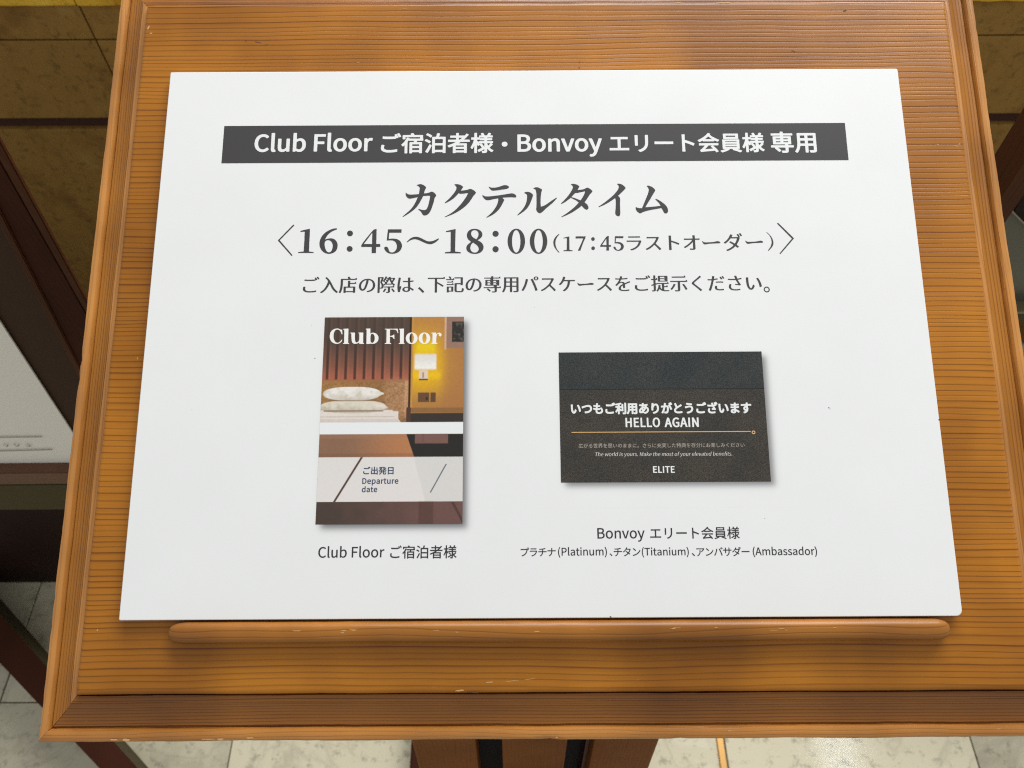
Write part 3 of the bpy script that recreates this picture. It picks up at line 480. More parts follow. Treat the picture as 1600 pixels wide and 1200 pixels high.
  'ざ': (1.000, [[628,778,639,780,652,778,661,773,670,764,715,691,723,675,724,666,718,654,705,644,673,630,647,629,646,622,649,579,645,570,638,563,604,552,530,536,531,531,541,510,568,463,610,408,617,394,617,385,613,378,587,341,577,333,561,330,515,338,410,347,396,350,385,359,379,371,383,414,391,430,401,436,415,439,451,436,462,436,465,439,421,524,282,521,184,527,159,532,147,545,143,561,143,607,149,619,161,627,184,628,287,619,383,620,384,625,361,702,362,709,367,718,382,727,437,735,460,730,468,723,473,714,481,675,494,632,499,630,545,639,548,643,547,647,510,711,509,719,513,728,520,736,533,742,559,753,584,755,597,764],[219,435,234,434,280,423,291,416,298,407,298,394,280,360,269,321,271,293,284,273,303,261,328,253,378,248,460,249,547,262,565,261,577,253,583,241,582,186,577,175,570,168,561,164,524,157,455,150,387,148,337,152,287,161,263,169,220,191,198,209,178,236,165,268,160,300,160,321,165,346,183,399,192,419,198,426,207,433]]),
  'す': (1.000, [[420,735,474,736,488,734,498,728,504,721,507,712,503,675,504,659,506,655,664,655,686,650,693,643,699,632,699,579,695,570,688,563,668,557,572,560,510,560,504,558,504,487,521,442,525,412,525,391,523,360,516,328,498,284,483,259,463,235,445,216,415,193,366,166,334,154,307,147,295,148,283,154,241,197,235,207,237,222,250,235,325,260,350,273,360,282,355,285,321,294,300,305,282,319,266,337,251,366,244,387,242,421,245,444,253,469,268,494,284,512,302,526,343,545,392,552,396,556,391,558,335,559,165,550,131,550,120,556,111,568,111,625,115,634,122,641,143,647,392,654,395,657,395,675,392,716,403,730],[378,458,366,453,355,442,351,433,348,415,351,398,357,389,371,380,385,377,399,383,406,392,411,410,413,431,409,444,401,453,389,459]]),
  'つ': (1.000, [[452,645,501,644,561,629,593,614,616,599,648,567,670,531,683,494,686,446,678,389,656,339,626,302,572,259,515,230,456,211,367,194,312,189,298,191,289,196,282,204,259,255,257,270,262,280,277,290,385,301,446,316,490,333,526,356,551,382,567,415,573,463,566,490,559,504,544,522,529,533,511,541,472,548,433,546,391,539,341,526,264,501,161,461,140,459,129,463,120,473,95,533,95,543,102,554,113,561,167,575,303,618,382,637]]),
  'と': (1.000, [[260,725,271,726,284,725,298,714,345,604,368,556,373,551,504,620,556,653,568,655,581,654,595,643,625,593,625,583,619,572,597,556,423,466,346,415,321,394,301,369,289,339,288,316,298,295,312,283,346,269,382,264,483,265,538,271,613,284,626,282,638,273,644,261,644,200,640,191,632,184,620,179,597,175,494,164,392,162,337,168,284,180,247,197,222,216,197,245,181,282,176,316,178,346,184,369,197,399,215,427,279,492,215,630,198,670,196,686,200,695,207,702]]),
  'ま': (1.000, [[390,737,440,738,453,736,463,729,471,714,468,673,468,663,471,659,526,662,607,672,629,666,639,654,640,599,635,588,627,581,599,575,472,564,468,558,468,529,471,524,551,530,613,539,634,533,644,520,645,463,640,453,632,446,590,438,474,429,470,423,472,376,474,371,517,355,568,329,618,297,656,266,660,254,656,241,627,196,615,187,600,184,584,188,519,240,479,261,467,220,458,204,441,184,424,172,401,161,360,152,303,152,268,157,243,165,211,181,199,191,188,202,173,225,166,250,166,286,175,314,191,337,216,361,241,374,266,383,316,391,362,392,365,396,365,417,364,423,360,425,287,427,199,434,184,437,173,446,168,458,168,508,172,519,181,527,200,532,275,523,359,520,363,524,363,552,362,558,359,560,248,566,209,570,186,575,177,583,171,593,169,631,171,650,181,663,199,667,296,656,360,655,363,661,362,718,372,732],[328,300,307,298,282,289,271,279,271,268,273,261,286,252,309,246,344,246,360,252,368,268,367,297,344,301]]),
  'も': (1.000, [[303,735,341,734,367,731,376,727,384,719,388,711,388,700,379,652,376,627,378,623,398,623,471,629,490,623,497,616,501,607,500,554,493,542,483,535,469,532,366,526,362,515,356,471,358,462,412,463,467,468,483,466,493,481,504,489,559,500,577,500,590,493,611,467,634,433,646,410,654,389,662,350,660,300,650,268,636,241,612,213,593,197,556,176,510,161,471,154,423,151,392,152,355,159,314,175,295,187,270,212,248,250,241,277,237,311,238,368,136,389,119,397,110,408,109,437,111,467,120,482,131,487,147,487,199,474,239,466,248,467,251,471,258,527,256,531,250,533,161,548,136,557,129,565,125,575,125,609,127,625,131,634,142,643,158,646,215,634,266,627,270,636,274,671,275,716,285,730],[499,439,496,435,496,391,490,381,481,374,449,368,398,365,351,365,346,362,343,341,346,305,355,279,369,264,382,257,403,251,447,251,462,253,485,259,511,269,529,281,541,295,550,316,553,334,549,362,533,399,510,430]]),
  'り': (1.000, [[237,735,291,734,305,731,316,724,321,714,322,705,312,661,312,650,343,672,369,686,397,696,410,699,439,702,476,697,515,681,547,655,571,623,587,595,595,572,602,549,610,510,612,446,606,389,592,335,560,279,522,237,485,208,431,181,382,163,325,150,303,150,289,161,258,209,256,220,259,227,266,237,279,243,343,257,399,278,437,302,463,328,484,362,497,407,502,446,500,501,488,551,478,574,463,592,447,602,430,606,410,602,391,593,367,574,351,556,328,522,314,494,301,456,296,424,294,396,297,353,293,340,280,331,257,326,223,324,209,326,200,332,191,346,185,394,183,463,189,543,209,716,220,730]]),
  '利': (1.000, [[367,762,382,761,393,753,428,716,432,707,432,698,425,686,412,677,320,648,319,583,321,575,426,574,427,670,433,680,442,688,462,692,511,690,523,684,531,671,532,311,526,299,513,291,499,288,458,289,444,292,434,298,428,309,426,323,424,325,401,296,392,292,375,292,364,297,325,338,320,339,317,149,309,137,298,132,280,130,234,132,221,140,214,152,213,312,207,310,179,269,149,233,138,223,129,219,110,220,98,227,67,282,66,293,70,302,103,337,135,380,170,437,189,476,188,479,184,480,111,481,99,483,90,488,84,495,80,504,80,549,83,558,90,567,101,573,115,575,207,575,211,575,214,581,214,622,211,627,124,614,108,617,99,623,91,632,78,668,77,680,83,692,95,700,234,725,298,741],[614,755,655,756,671,753,684,745,690,734,690,211,688,191,676,163,661,149,645,140,625,134,583,128,519,129,503,132,492,142,473,191,472,204,479,216,492,224,506,226,579,226,585,231,585,732,588,741,595,749,604,753],[414,481,323,480,319,478,319,472,328,461,424,381,427,387,427,478,424,482]]),
  '用': (1.000, [[175,721,638,722,655,719,667,711,672,696,672,200,669,184,662,170,645,152,618,140,584,134,506,132,488,134,479,138,472,145,455,187,452,183,451,154,446,144,437,138,419,134,382,134,360,139,351,147,347,158,347,319,345,325,341,326,247,326,241,323,227,266,210,218,193,184,178,161,152,133,135,128,120,130,75,167,70,177,70,188,76,199,96,225,113,257,126,293,135,330,142,376,146,430,146,698,149,707,156,715,165,720],[254,625,251,616,251,579,254,574,339,573,346,575,347,620,344,625],[455,625,452,616,452,579,455,574,561,573,569,575,569,620,567,625],[254,478,251,472,249,428,252,421,339,420,346,423,347,472,344,478],[455,478,452,469,452,426,455,421,561,420,569,423,569,472,567,478],[455,325,452,318,453,215,455,214,469,225,483,228,563,228,568,230,569,318,567,325]]),
 },
 'medium': {
  ' ': (0.224, []),
  '(': (0.338, [[228,732,254,723,268,716,272,711,236,638,221,597,202,517,192,444,192,362,202,289,211,247,237,167,272,97,266,90,231,76,222,79,200,117,177,165,156,222,143,268,134,318,128,391,130,455,134,490,152,574,166,616,186,663,220,727]]),
  ')': (0.338, [[136,732,143,731,149,727,169,693,202,620,217,575,227,538,235,497,240,449,242,405,240,359,235,311,217,229,190,158,167,111,149,81,138,76,101,91,97,97,131,165,158,243,174,325,179,405,174,481,158,565,133,638,97,711,103,717]]),
  'A': (0.608, [[239,679,300,679,309,677,312,672,467,216,469,206,465,201,407,199,394,204,352,337,348,343,343,343,192,343,189,339,145,204,135,200,88,199,79,201,74,205,76,216,217,636,231,673],[270,596,211,403,216,400,327,401,330,403,329,408,275,586]]),
  'B': (0.657, [[141,679,289,679,343,673,378,663,403,650,423,632,435,616,446,588,448,568,448,543,444,524,434,499,425,487,391,456,432,435,447,423,460,405,469,385,473,369,475,332,471,305,462,280,446,255,424,236,399,221,376,213,328,202,300,199,147,199,135,204,134,670,135,675],[209,622,207,613,207,488,209,481,286,480,316,484,339,492,353,500,362,510,369,520,375,536,375,563,369,584,353,604,335,614,303,621],[209,423,207,414,207,266,209,259,305,258,332,262,359,271,384,289,394,305,400,321,402,332,402,357,394,382,379,399,353,414,318,421,296,423]]),
  'C': (0.638, [[303,686,344,686,387,675,424,656,444,640,457,625,455,620,430,589,419,583,410,586,382,609,350,622,334,624,295,622,268,614,245,599,222,576,204,549,192,515,184,476,182,442,184,405,191,367,207,325,223,300,240,282,264,266,289,257,339,255,353,258,376,267,400,282,423,302,430,305,439,300,467,268,467,261,455,246,439,232,406,211,357,195,319,191,273,196,232,209,197,230,163,262,140,295,123,334,111,383,107,428,111,495,122,540,140,583,163,615,198,648,232,668,275,682]]),
  'F': (0.552, [[141,679,405,679,415,677,418,671,418,627,415,622,410,620,215,619,207,616,207,474,215,471,378,471,383,469,386,463,386,419,383,412,375,409,215,409,207,407,207,209,204,202,197,200,143,200,136,202,134,207,134,670,135,675]]),
  'P': (0.633, [[141,679,282,679,312,678,348,672,380,662,405,648,430,625,446,601,455,570,457,524,455,503,447,474,430,446,407,423,380,406,350,396,314,388,213,386,207,384,206,207,204,202,197,200,143,200,136,202,134,207,134,670,135,675],[209,620,207,611,207,453,209,446,279,445,312,449,341,457,365,474,378,499,382,513,384,540,382,558,377,577,364,596,341,611,318,617,280,621]]),
  'T': (0.599, [[97,679,433,679,446,674,446,627,442,621,433,619,312,619,307,616,306,209,302,201,293,199,243,200,234,202,232,206,231,616,225,619,103,619,94,621,89,627,89,670,90,675]]),
  'a': (0.563, [[240,565,284,565,327,554,346,542,363,526,378,501,388,472,393,426,393,209,389,201,376,199,335,201,330,207,327,229,325,232,277,205,247,195,216,191,195,193,168,200,149,210,130,227,115,252,109,273,107,293,111,323,120,346,141,371,159,385,195,402,241,416,309,427,320,431,317,458,307,483,295,496,277,505,259,507,231,505,202,497,156,473,147,473,142,478,124,511,126,520,181,549,207,558],[311,378,248,366,215,353,198,341,184,323,178,303,181,282,188,267,199,257,209,252,223,249,243,250,261,253,280,262,318,289,320,296,320,373,318,378]]),
  'b': (0.618, [[136,719,190,720,198,718,201,714,200,531,206,531,241,552,270,562,302,566,332,564,366,552,391,537,412,514,428,485,439,453,446,399,445,348,435,307,420,271,400,243,375,220,346,204,318,194,287,191,271,193,234,204,195,227,190,206,183,201,140,200,129,205,128,711,130,716],[280,506,257,501,234,489,208,469,202,462,201,456,202,286,213,275,241,259,273,251,296,253,312,259,328,269,343,284,355,303,364,327,372,380,370,414,366,437,361,455,350,476,339,488,323,499,307,505]]),
  'd': (0.620, [[356,719,410,720,419,717,422,712,421,206,419,202,410,200,366,201,360,204,357,225,353,230,318,207,284,195,255,191,222,195,191,204,167,219,141,245,126,268,115,296,105,341,104,385,109,431,118,462,129,485,149,514,173,536,200,552,234,564,279,566,314,556,344,540,350,540,349,711,350,716],[268,506,254,505,236,498,220,487,205,471,195,453,185,430,180,407,178,367,184,327,192,303,205,280,218,267,232,258,247,253,273,251,295,255,312,264,334,280,348,295,349,469,347,474,341,480,318,496,293,505]]),
  'i': (0.275, [[157,705,172,706,191,699,203,689,210,675,212,661,209,648,204,638,191,626,172,619,156,620,133,630,123,643,120,655,120,670,126,686,138,698],[136,556,190,557,199,554,201,549,201,209,199,202,191,200,138,200,131,202,128,207,128,547,130,552]]),
  'l': (0.284, [[136,719,190,720,199,717,201,712,201,270,207,253,223,250,230,245,238,204,237,200,232,197,204,191,174,195,151,207,136,227,129,261,128,711,130,716]]),
  'm': (0.926, [[281,565,318,565,355,554,379,536,398,510,433,538,453,551,495,565,527,565,556,558,579,545,592,533,606,512,613,494,621,456,623,428,623,211,620,202,611,200,563,199,551,205,550,430,548,447,542,471,532,488,515,501,492,505,476,502,456,494,434,478,411,453,411,209,408,202,399,200,353,199,341,205,340,412,336,453,330,474,318,493,303,501,282,505,264,502,246,494,213,468,202,453,200,204,193,200,184,199,140,200,130,204,129,552,140,557,186,555,192,547,195,522,197,520,243,552]]),
  'n': (0.610, [[287,565,325,565,366,553,376,546,395,527,412,492,420,451,419,205,413,200,403,199,360,200,350,205,349,414,345,455,339,474,326,494,312,501,287,505,264,501,248,494,219,472,202,453,200,204,188,199,133,201,129,205,128,211,129,552,140,557,186,555,192,547,194,522,197,518,241,549]]),
  'o': (0.606, [[253,565,302,564,334,554,363,538,382,522,410,488,424,460,435,421,438,396,436,337,426,303,410,268,395,248,366,221,339,206,303,195,271,191,239,194,204,205,175,221,150,245,131,270,117,298,106,341,104,364,104,392,108,426,117,458,134,492,152,515,179,538,206,553,232,561],[266,506,238,500,220,489,209,478,195,456,185,431,180,410,178,359,184,328,193,303,204,285,216,271,234,259,245,255,263,251,279,251,307,259,326,271,339,287,348,302,357,325,363,351,365,385,363,407,356,433,349,453,336,474,321,489,307,498,287,505]]),
  'r': (0.388, [[273,565,307,565,330,558,333,547,324,506,321,502,314,499,280,503,260,499,239,485,220,462,207,439,201,423,201,206,198,202,190,200,133,201,129,205,128,211,129,551,131,554,140,557,179,557,188,554,192,545,194,517,197,513,232,547,254,559]]),
  's': (0.468, [[212,565,254,566,282,560,322,543,349,524,349,517,331,494,323,484,316,481,309,483,279,501,259,508,231,511,209,506,197,500,185,487,180,472,180,460,187,444,207,428,287,395,327,372,340,359,350,343,357,325,359,307,357,277,352,259,342,241,326,223,308,211,282,200,252,193,227,191,190,195,149,207,115,224,99,235,92,245,93,250,115,281,124,287,133,285,158,268,183,255,216,248,241,248,259,252,277,264,286,279,290,295,288,305,275,327,243,347,186,369,158,383,143,393,127,410,119,423,113,437,109,462,111,481,118,504,131,524,143,537,161,549,188,560]]),
  't': (0.377, [[155,655,200,656,211,652,212,563,214,558,295,557,303,554,306,551,306,508,303,503,293,500,218,500,213,497,212,298,220,269,227,258,236,253,248,250,263,249,295,257,303,254,316,211,315,207,311,204,277,195,248,191,222,193,202,198,179,209,162,225,152,241,145,259,139,295,139,495,135,500,99,500,90,503,88,508,87,545,89,551,95,554,138,557,142,559,148,648,151,653]]),
  'u': (0.607, [[130,556,184,557,193,554,195,551,196,341,200,302,205,284,216,265,229,257,245,253,270,253,296,264,314,278,341,309,343,552,350,556,359,557,403,557,413,552,415,211,412,202,399,199,362,200,354,202,351,206,349,238,346,242,319,220,293,203,259,193,238,191,215,193,184,202,167,212,150,229,138,248,129,275,123,325,123,547,124,552]]),
  'v': (0.521, [[86,556,142,557,151,554,154,551,240,286,245,278,250,289,336,551,341,555,350,557,398,557,408,552,399,520,295,227,284,202,273,199,215,200,206,202,203,206,80,543,79,552]]),
  'y': (0.521, [[86,556,142,557,151,554,154,551,245,300,252,286,337,551,344,556,355,557,399,557,406,554,409,551,283,186,261,133,244,104,216,75,191,60,165,52,127,50,97,58,95,71,104,106,111,113,131,109,156,111,179,126,194,145,203,161,216,204,80,545,80,552]]),
  '、': (1.000, [[145,350,152,351,161,348,189,325,258,257,300,209,300,202,257,167,250,165,243,169,185,234,105,309,104,314,107,318]]),
  'ご': (1.000, [[643,748,652,746,659,737,705,661,705,655,702,652,668,638,657,641,627,695,606,727,607,732,611,735],[568,721,577,723,585,718,618,663,634,631,630,625,600,612,590,610,585,615,570,644,565,650,564,599,558,592,542,589,446,583,311,583,220,589,209,595,208,645,211,650,216,652,298,646,371,644,458,646,547,653,564,650,561,659,534,703,540,709],[185,398,223,397,239,394,246,391,247,383,237,339,235,321,237,305,244,287,251,277,273,260,303,248,346,241,437,240,519,248,600,264,605,261,606,257,606,203,597,198,529,186,415,176,367,176,309,182,270,191,241,202,223,211,200,229,184,248,173,273,169,298,169,327,177,373]]),
  'ア': (1.000, [[157,673,215,669,606,669,638,672,647,670,658,661,677,642,679,636,636,573,583,507,527,454,504,437,495,434,488,436,453,465,449,469,449,474,495,509,530,542,567,586,579,604,579,609,213,610,159,607,152,609,150,616,150,666,152,671],[360,558,414,558,422,556,425,552,423,481,420,431,410,376,397,332,373,286,339,244,295,207,248,180,239,177,234,178,188,214,186,220,190,224,232,245,275,274,301,300,321,330,336,364,347,403,354,462,356,510,352,551,355,556]]),
  'エ': (1.000, [[170,638,199,635,599,635,627,638,634,636,637,629,637,579,631,572,584,575,439,575,430,572,429,296,431,291,437,290,627,290,663,293,668,291,670,286,669,229,663,226,634,228,126,227,123,234,123,286,126,291,131,293,167,290,351,290,357,291,359,295,359,572,350,575,216,575,168,572,162,579,162,629,163,634]]),
  'カ': (1.000, [[342,712,398,713,408,709,402,602,405,597,588,598,600,594,630,577,619,391,605,287,599,263,586,227,569,207,554,198,522,191,478,191,410,195,403,202,397,248,399,255,410,258,458,253,501,251,519,256,528,266,542,312,555,399,562,517,561,535,556,537,398,536,385,472,371,417,362,392,353,367,330,322,302,280,253,227,197,184,186,186,140,223,142,229,183,255,208,277,247,319,268,350,288,385,302,419,323,492,330,533,328,536,323,537,156,536,152,542,152,594,161,599,193,596,334,597,338,607,340,652,335,705,337,710]]),
  'サ': (1.000, [[484,707,536,708,547,703,544,661,544,583,547,577,645,576,661,578,670,576,674,570,674,520,671,517,663,514,552,516,545,514,542,431,537,385,525,337,508,296,482,257,451,226,407,196,364,174,353,172,346,175,324,195,308,211,307,217,384,257,413,280,438,311,455,343,469,389,477,435,478,513,471,516,314,515,311,508,313,360,310,357,302,354,254,354,247,357,244,362,245,514,238,516,129,514,117,516,112,522,113,574,115,577,122,580,151,576,243,577,246,584,244,696,247,702,259,704,303,704,314,700,311,671,311,586,314,577,476,577,479,584,477,700,479,705]]),
  'シ': (1.000, [[264,698,275,699,293,690,389,627,412,610,414,606,413,600,385,561,378,558,371,560,295,613,236,650,235,657],[172,556,183,554,231,526,318,469,320,465,318,460,291,420,284,417,277,419,207,466,139,506,138,511,141,517,165,552],[625,551,632,552,638,549,667,499,668,494,645,460,611,418,573,378,535,344,460,287,415,260,366,235,316,214,250,193,206,183,194,188,169,232,168,238,170,241,239,259,300,278,357,303,421,341,494,395,549,448,590,499]]),
  'タ': (1.000, [[357,728,367,729,426,709,425,702,393,647,394,641,568,640,593,645,618,633,641,616,641,611,629,583,611,531,592,487,563,433,531,383,535,378,597,330,599,323,565,281,556,277,547,280,495,324,485,328,424,273,367,232,291,191,248,173,239,172,193,210,190,215,191,220,268,250,332,285,396,333,432,369,392,400,307,456,302,462,303,467,335,500,346,502,410,464,471,424,476,423,490,442,515,485,537,529,554,577,552,583,547,583,354,583,295,513,251,469,194,423,184,417,175,416,150,433,132,447,130,455,205,511,233,538,263,572,286,600,323,657,339,687]]),
  'ダ': (1.000, [[632,750,643,748,658,728,688,679,696,661,694,655,659,640,652,641,646,647,622,691,597,730,597,734,601,737],[559,723,568,724,575,720,625,638,623,630,603,620,601,616,618,604,620,597,593,524,569,467,542,417,511,367,577,315,578,307,543,266,535,263,524,268,474,309,465,314,412,264,373,234,337,211,280,180,248,166,225,157,215,159,171,197,170,202,172,205,241,232,311,269,373,315,411,353,408,358,378,380,282,444,282,451,314,484,325,487,351,473,455,407,482,446,512,504,525,536,533,565,526,567,334,567,328,563,277,500,237,460,216,441,165,402,158,400,151,402,113,431,110,437,111,440,151,469,183,495,215,526,244,558,270,591,300,638,320,675,336,712,348,714,399,698,405,694,404,687,372,631,373,625,538,624,558,627,568,631,567,636,557,654,527,703,531,711]]),
  'チ': (1.000, [[559,700,568,698,574,693,600,659,602,650,595,646,535,630,444,613,441,606,442,503,449,500,664,501,669,495,668,444,655,439,632,441,442,440,430,375,423,350,405,305,382,268,360,242,318,204,275,175,268,174,263,176,218,207,215,211,215,216,248,236,284,260,306,280,327,305,347,339,359,371,368,405,371,439,364,441,135,440,129,442,127,447,127,495,131,500,140,502,168,500,373,501,375,506,375,600,373,604,366,605,259,598,197,598,190,602,187,606,177,643,178,650,188,654,273,655,394,664,479,678]]),
  'ッ': (1.000, [[381,577,391,575,395,570,443,439,442,433,439,431,392,415,385,416,381,421,362,478,333,554,334,559,337,562],[558,558,567,559,615,544,622,540,624,535,592,428,576,391,553,348,524,307,499,278,448,231,399,196,370,179,316,154,303,154,263,194,261,199,262,202,314,223,371,254,419,289,462,332,499,385,524,437,544,495,555,554],[234,545,243,543,247,538,302,399,298,392,250,375,243,376,239,382,215,447,184,520,188,527]]),
  'ト': (1.000, [[287,705,346,706,355,703,357,700,352,643,352,540,354,533,456,497,535,467,600,439,622,428,625,423,606,372,602,367,595,366,511,404,440,433,360,462,353,462,352,303,354,216,357,188,355,183,348,180,291,180,284,183,281,188,285,225,285,661,280,700]]),
  'ナ': (1.000, [[381,705,440,706,451,701,448,661,448,561,451,556,618,555,666,558,671,556,674,551,674,499,671,495,664,493,451,494,447,483,446,451,439,401,425,351,407,312,380,271,351,239,312,205,273,180,263,177,248,184,212,211,209,215,209,220,254,246,284,269,315,300,339,334,357,371,369,408,379,469,378,492,371,495,140,494,135,496,132,501,132,552,136,557,145,559,193,555,378,556,381,561,381,638,374,700]]),
  'バ': (1.000, [[630,732,638,733,643,731,659,709,695,648,697,643,693,637,661,623,652,624,647,629,597,713,600,719],[563,707,570,706,576,702,610,648,625,618,622,611,588,596,577,599,547,654,526,687,529,694],[486,645,494,644,499,640,515,609,581,465,615,378,656,261,667,223,666,218,663,216,607,198,600,198,596,202,565,307,526,415,479,527,433,620,433,625,437,629],[275,638,282,639,305,635,332,629,342,623,320,520,293,428,273,375,252,327,219,263,197,225,181,201,168,197,115,219,112,225,166,311,209,399,241,492,261,572,271,631]]),
  'プ': (1.000, [[623,741,643,741,666,735,689,720,702,705,711,686,713,670,713,650,702,623,691,610,668,595,638,587,620,588,616,587,585,478,553,403,520,351,470,295,415,250,355,214,316,197,270,180,263,179,254,182,214,225,213,232,295,261,334,279,391,316,436,357,476,408,503,458,529,529,541,584,533,587,163,586,156,588,153,593,154,648,165,653,195,649,552,649,556,652,557,682,569,709,577,718,593,730],[623,700,615,695,606,686,600,670,600,657,607,642,616,633,627,628,643,629,655,635,664,645,669,657,668,675,661,687,650,698,636,702]]),
  'ュ': (1.000, [[232,531,275,528,478,528,510,532,552,513,555,504,521,268,526,265,616,267,628,264,631,257,630,209,620,205,606,207,200,207,181,205,168,208,166,215,166,261,168,266,174,268,215,265,442,265,448,266,452,271,473,412,478,467,471,470,232,469,226,472,224,479,224,524,227,529]]),
  'ラ': (1.000, [[225,686,273,683,542,683,590,686,596,684,599,680,599,631,597,625,590,623,225,623,218,627,217,634,217,679,220,684],[600,540,609,538,641,518,645,515,645,510,608,410,579,357,555,323,515,281,492,262,437,225,364,191,312,175,302,177,269,213,263,222,263,225,275,231,335,248,387,270,417,287,467,324,501,360,526,396,547,439,559,474,551,477,170,475,163,478,160,483,162,535,174,539,218,535,572,535]]),
  'リ': (1.000, [[514,695,568,695,577,693,580,687,578,476,571,401,561,360,551,332,531,296,492,249,463,227,435,209,373,181,357,175,350,175,307,217,305,222,307,225,369,248,394,261,426,281,455,309,471,328,487,357,496,380,505,424,509,469,507,686,508,691],[219,689,271,690,280,687,283,684,281,407,283,382,280,375,273,372,222,372,213,375,211,378,214,412,212,680,213,686]]),
  'ン': (1.000, [[216,677,223,678,231,675,268,648,330,599,389,545,389,536,353,500,346,497,337,500,270,562,182,631,180,636,186,645],[631,575,638,577,645,574,673,524,673,515,650,478,608,421,583,391,535,345,491,311,456,287,376,244,314,218,270,204,207,189,199,189,193,193,164,238,161,245,163,248,243,266,309,287,353,307,392,327,455,367,496,401,544,449,590,508]]),
  'ー': (1.000, [[143,487,199,484,606,484,648,487,655,485,658,479,658,423,655,417,645,415,616,416,145,415,138,417,135,424,136,479,138,485]]),
  '会': (1.000, [[399,746,408,745,449,726,451,719,438,702,438,695,465,669,515,630,594,581,643,556,696,534,698,531,697,526,668,489,659,485,650,486,622,499,563,529,559,526,557,499,545,495,250,495,239,500,238,520,236,524,146,478,138,477,131,481,117,499,99,519,97,522,99,526,190,571,267,620,328,671,368,712,389,740],[396,652,358,615,283,556,280,551,524,551,522,556,444,614,402,652],[134,424,655,425,666,423,670,417,670,376,668,371,661,369,387,367,328,297,272,238,282,235,526,255,526,259,516,271,466,321,463,327,469,333,503,352,510,353,517,350,533,336,596,271,642,215,658,191,662,179,623,154,615,151,606,154,579,194,570,201,305,180,174,164,170,168,155,218,175,230,195,246,237,287,276,332,301,366,295,368,133,370,127,376,127,415,128,421]]),
  '員': (1.000, [[198,721,602,721,607,718,608,712,608,574,604,569,595,567,197,569,192,572,191,577,191,711,192,718],[255,672,253,666,253,623,257,617,535,617,540,618,542,622,543,666,538,672],[171,540,618,541,631,538,633,529,633,261,630,257,622,255,545,254,536,252,684,196,697,190,697,183,661,152,648,149,536,193,447,223,444,231,468,250,467,254,327,255,321,254,322,250,339,238,343,232,339,227,327,220,273,194,220,173,147,150,138,149,131,151,97,184,95,188,97,191,188,220,243,242,261,252,254,254,175,255,167,257,164,261,164,531,165,536],[229,494,226,488,226,465,232,461,561,461,567,462,569,467,569,490,563,495],[229,416,226,410,226,385,232,381,561,381,567,382,569,387,569,412,563,416],[229,336,226,330,226,305,232,301,561,301,567,302,569,307,569,332,563,336]]),
  '宿': (1.000, [[393,750,401,750,408,746,436,695,440,691,661,690,673,685,674,593,670,584,681,575,680,533,668,528,515,528,510,522,497,479,498,476,503,475,638,475,648,470,649,163,648,157,645,153,632,151,591,153,587,158,586,181,583,183,387,183,378,181,377,154,373,150,328,148,318,152,317,469,320,472,328,475,430,476,433,481,443,524,441,527,437,528,300,529,292,535,292,563,289,568,246,490,245,154,241,150,232,148,197,148,186,153,185,405,181,406,138,363,129,359,120,364,92,405,95,410,140,454,174,495,211,552,241,611,252,614,295,599,299,595,296,584,298,581,604,582,614,584,610,591,610,634,606,638,193,639,188,638,185,634,185,583,183,576,168,573,135,573,126,576,123,583,123,679,126,687,136,690,359,690,361,693,361,696,345,728,345,734,351,738],[380,421,377,415,377,364,382,358,579,358,584,358,587,362,587,415,583,421],[380,305,377,296,377,243,380,238,579,237,586,239,587,300,584,305]]),
  '様': (1.000, [[200,746,239,747,248,744,251,741,252,611,257,608,316,608,323,605,326,600,326,561,323,556,314,553,255,553,251,549,253,519,323,414,328,403,302,367,291,365,286,369,259,421,254,428,252,427,251,159,248,153,239,150,202,150,195,152,193,156,191,396,188,395,168,346,146,302,127,274,120,272,113,275,90,318,120,367,142,415,163,472,184,549,183,552,179,553,117,553,106,556,104,561,104,602,106,606,115,608,186,608,191,611,192,739,195,744],[583,746,591,747,639,732,639,723,609,670,615,667,673,667,684,664,686,659,686,623,684,620,675,617,536,617,532,613,533,586,538,584,666,582,672,575,672,540,669,536,661,534,535,533,532,527,533,497,540,495,687,494,695,488,695,451,693,446,684,443,536,443,532,439,533,426,555,371,567,352,572,354,592,375,639,429,645,430,652,427,684,403,686,396,673,381,601,311,599,305,617,282,636,265,670,241,703,223,705,216,675,179,668,177,659,180,627,200,590,232,569,254,535,300,532,293,532,188,522,167,510,157,472,148,423,146,414,149,411,152,398,199,408,203,463,201,471,204,471,264,469,270,321,187,309,186,286,225,286,231,289,234,446,318,453,319,458,316,469,291,471,300,471,435,469,442,321,443,312,446,310,455,310,488,318,494,469,495,471,501,471,526,469,533,348,535,342,542,342,574,344,581,353,583,469,584,471,590,471,615,465,617,330,618,324,625,325,662,335,667,398,668,399,671,394,684,372,727,378,733,415,745,423,742,428,735,463,668,542,667,547,673,579,743],[366,426,376,426,386,417,426,370,444,343,442,335,408,312,401,311,395,314,375,347,331,401,335,407]]),
  '泊': (1.000, [[443,743,488,738,501,734,504,731,477,639,479,634,648,633,657,631,661,627,662,163,660,158,655,154,613,153,604,155,600,159,599,179,591,182,371,182,366,179,364,156,360,152,314,150,306,152,303,156,303,627,306,631,314,633,410,635,428,700,435,735],[164,739,174,737,215,719,254,697,286,673,288,668,286,663,261,628,255,626,248,627,200,661,135,696,132,700,134,705,155,734],[367,576,365,567,365,447,367,440,591,439,599,442,599,568,597,576],[129,563,138,561,175,545,223,517,248,498,249,490,223,454,218,452,211,453,168,483,98,522,99,529,120,558],[229,403,236,404,245,400,273,377,277,373,276,367,236,280,189,190,174,165,163,162,122,190,120,199,174,294],[367,384,365,375,365,247,367,239,591,239,599,241,599,376,597,384]]),
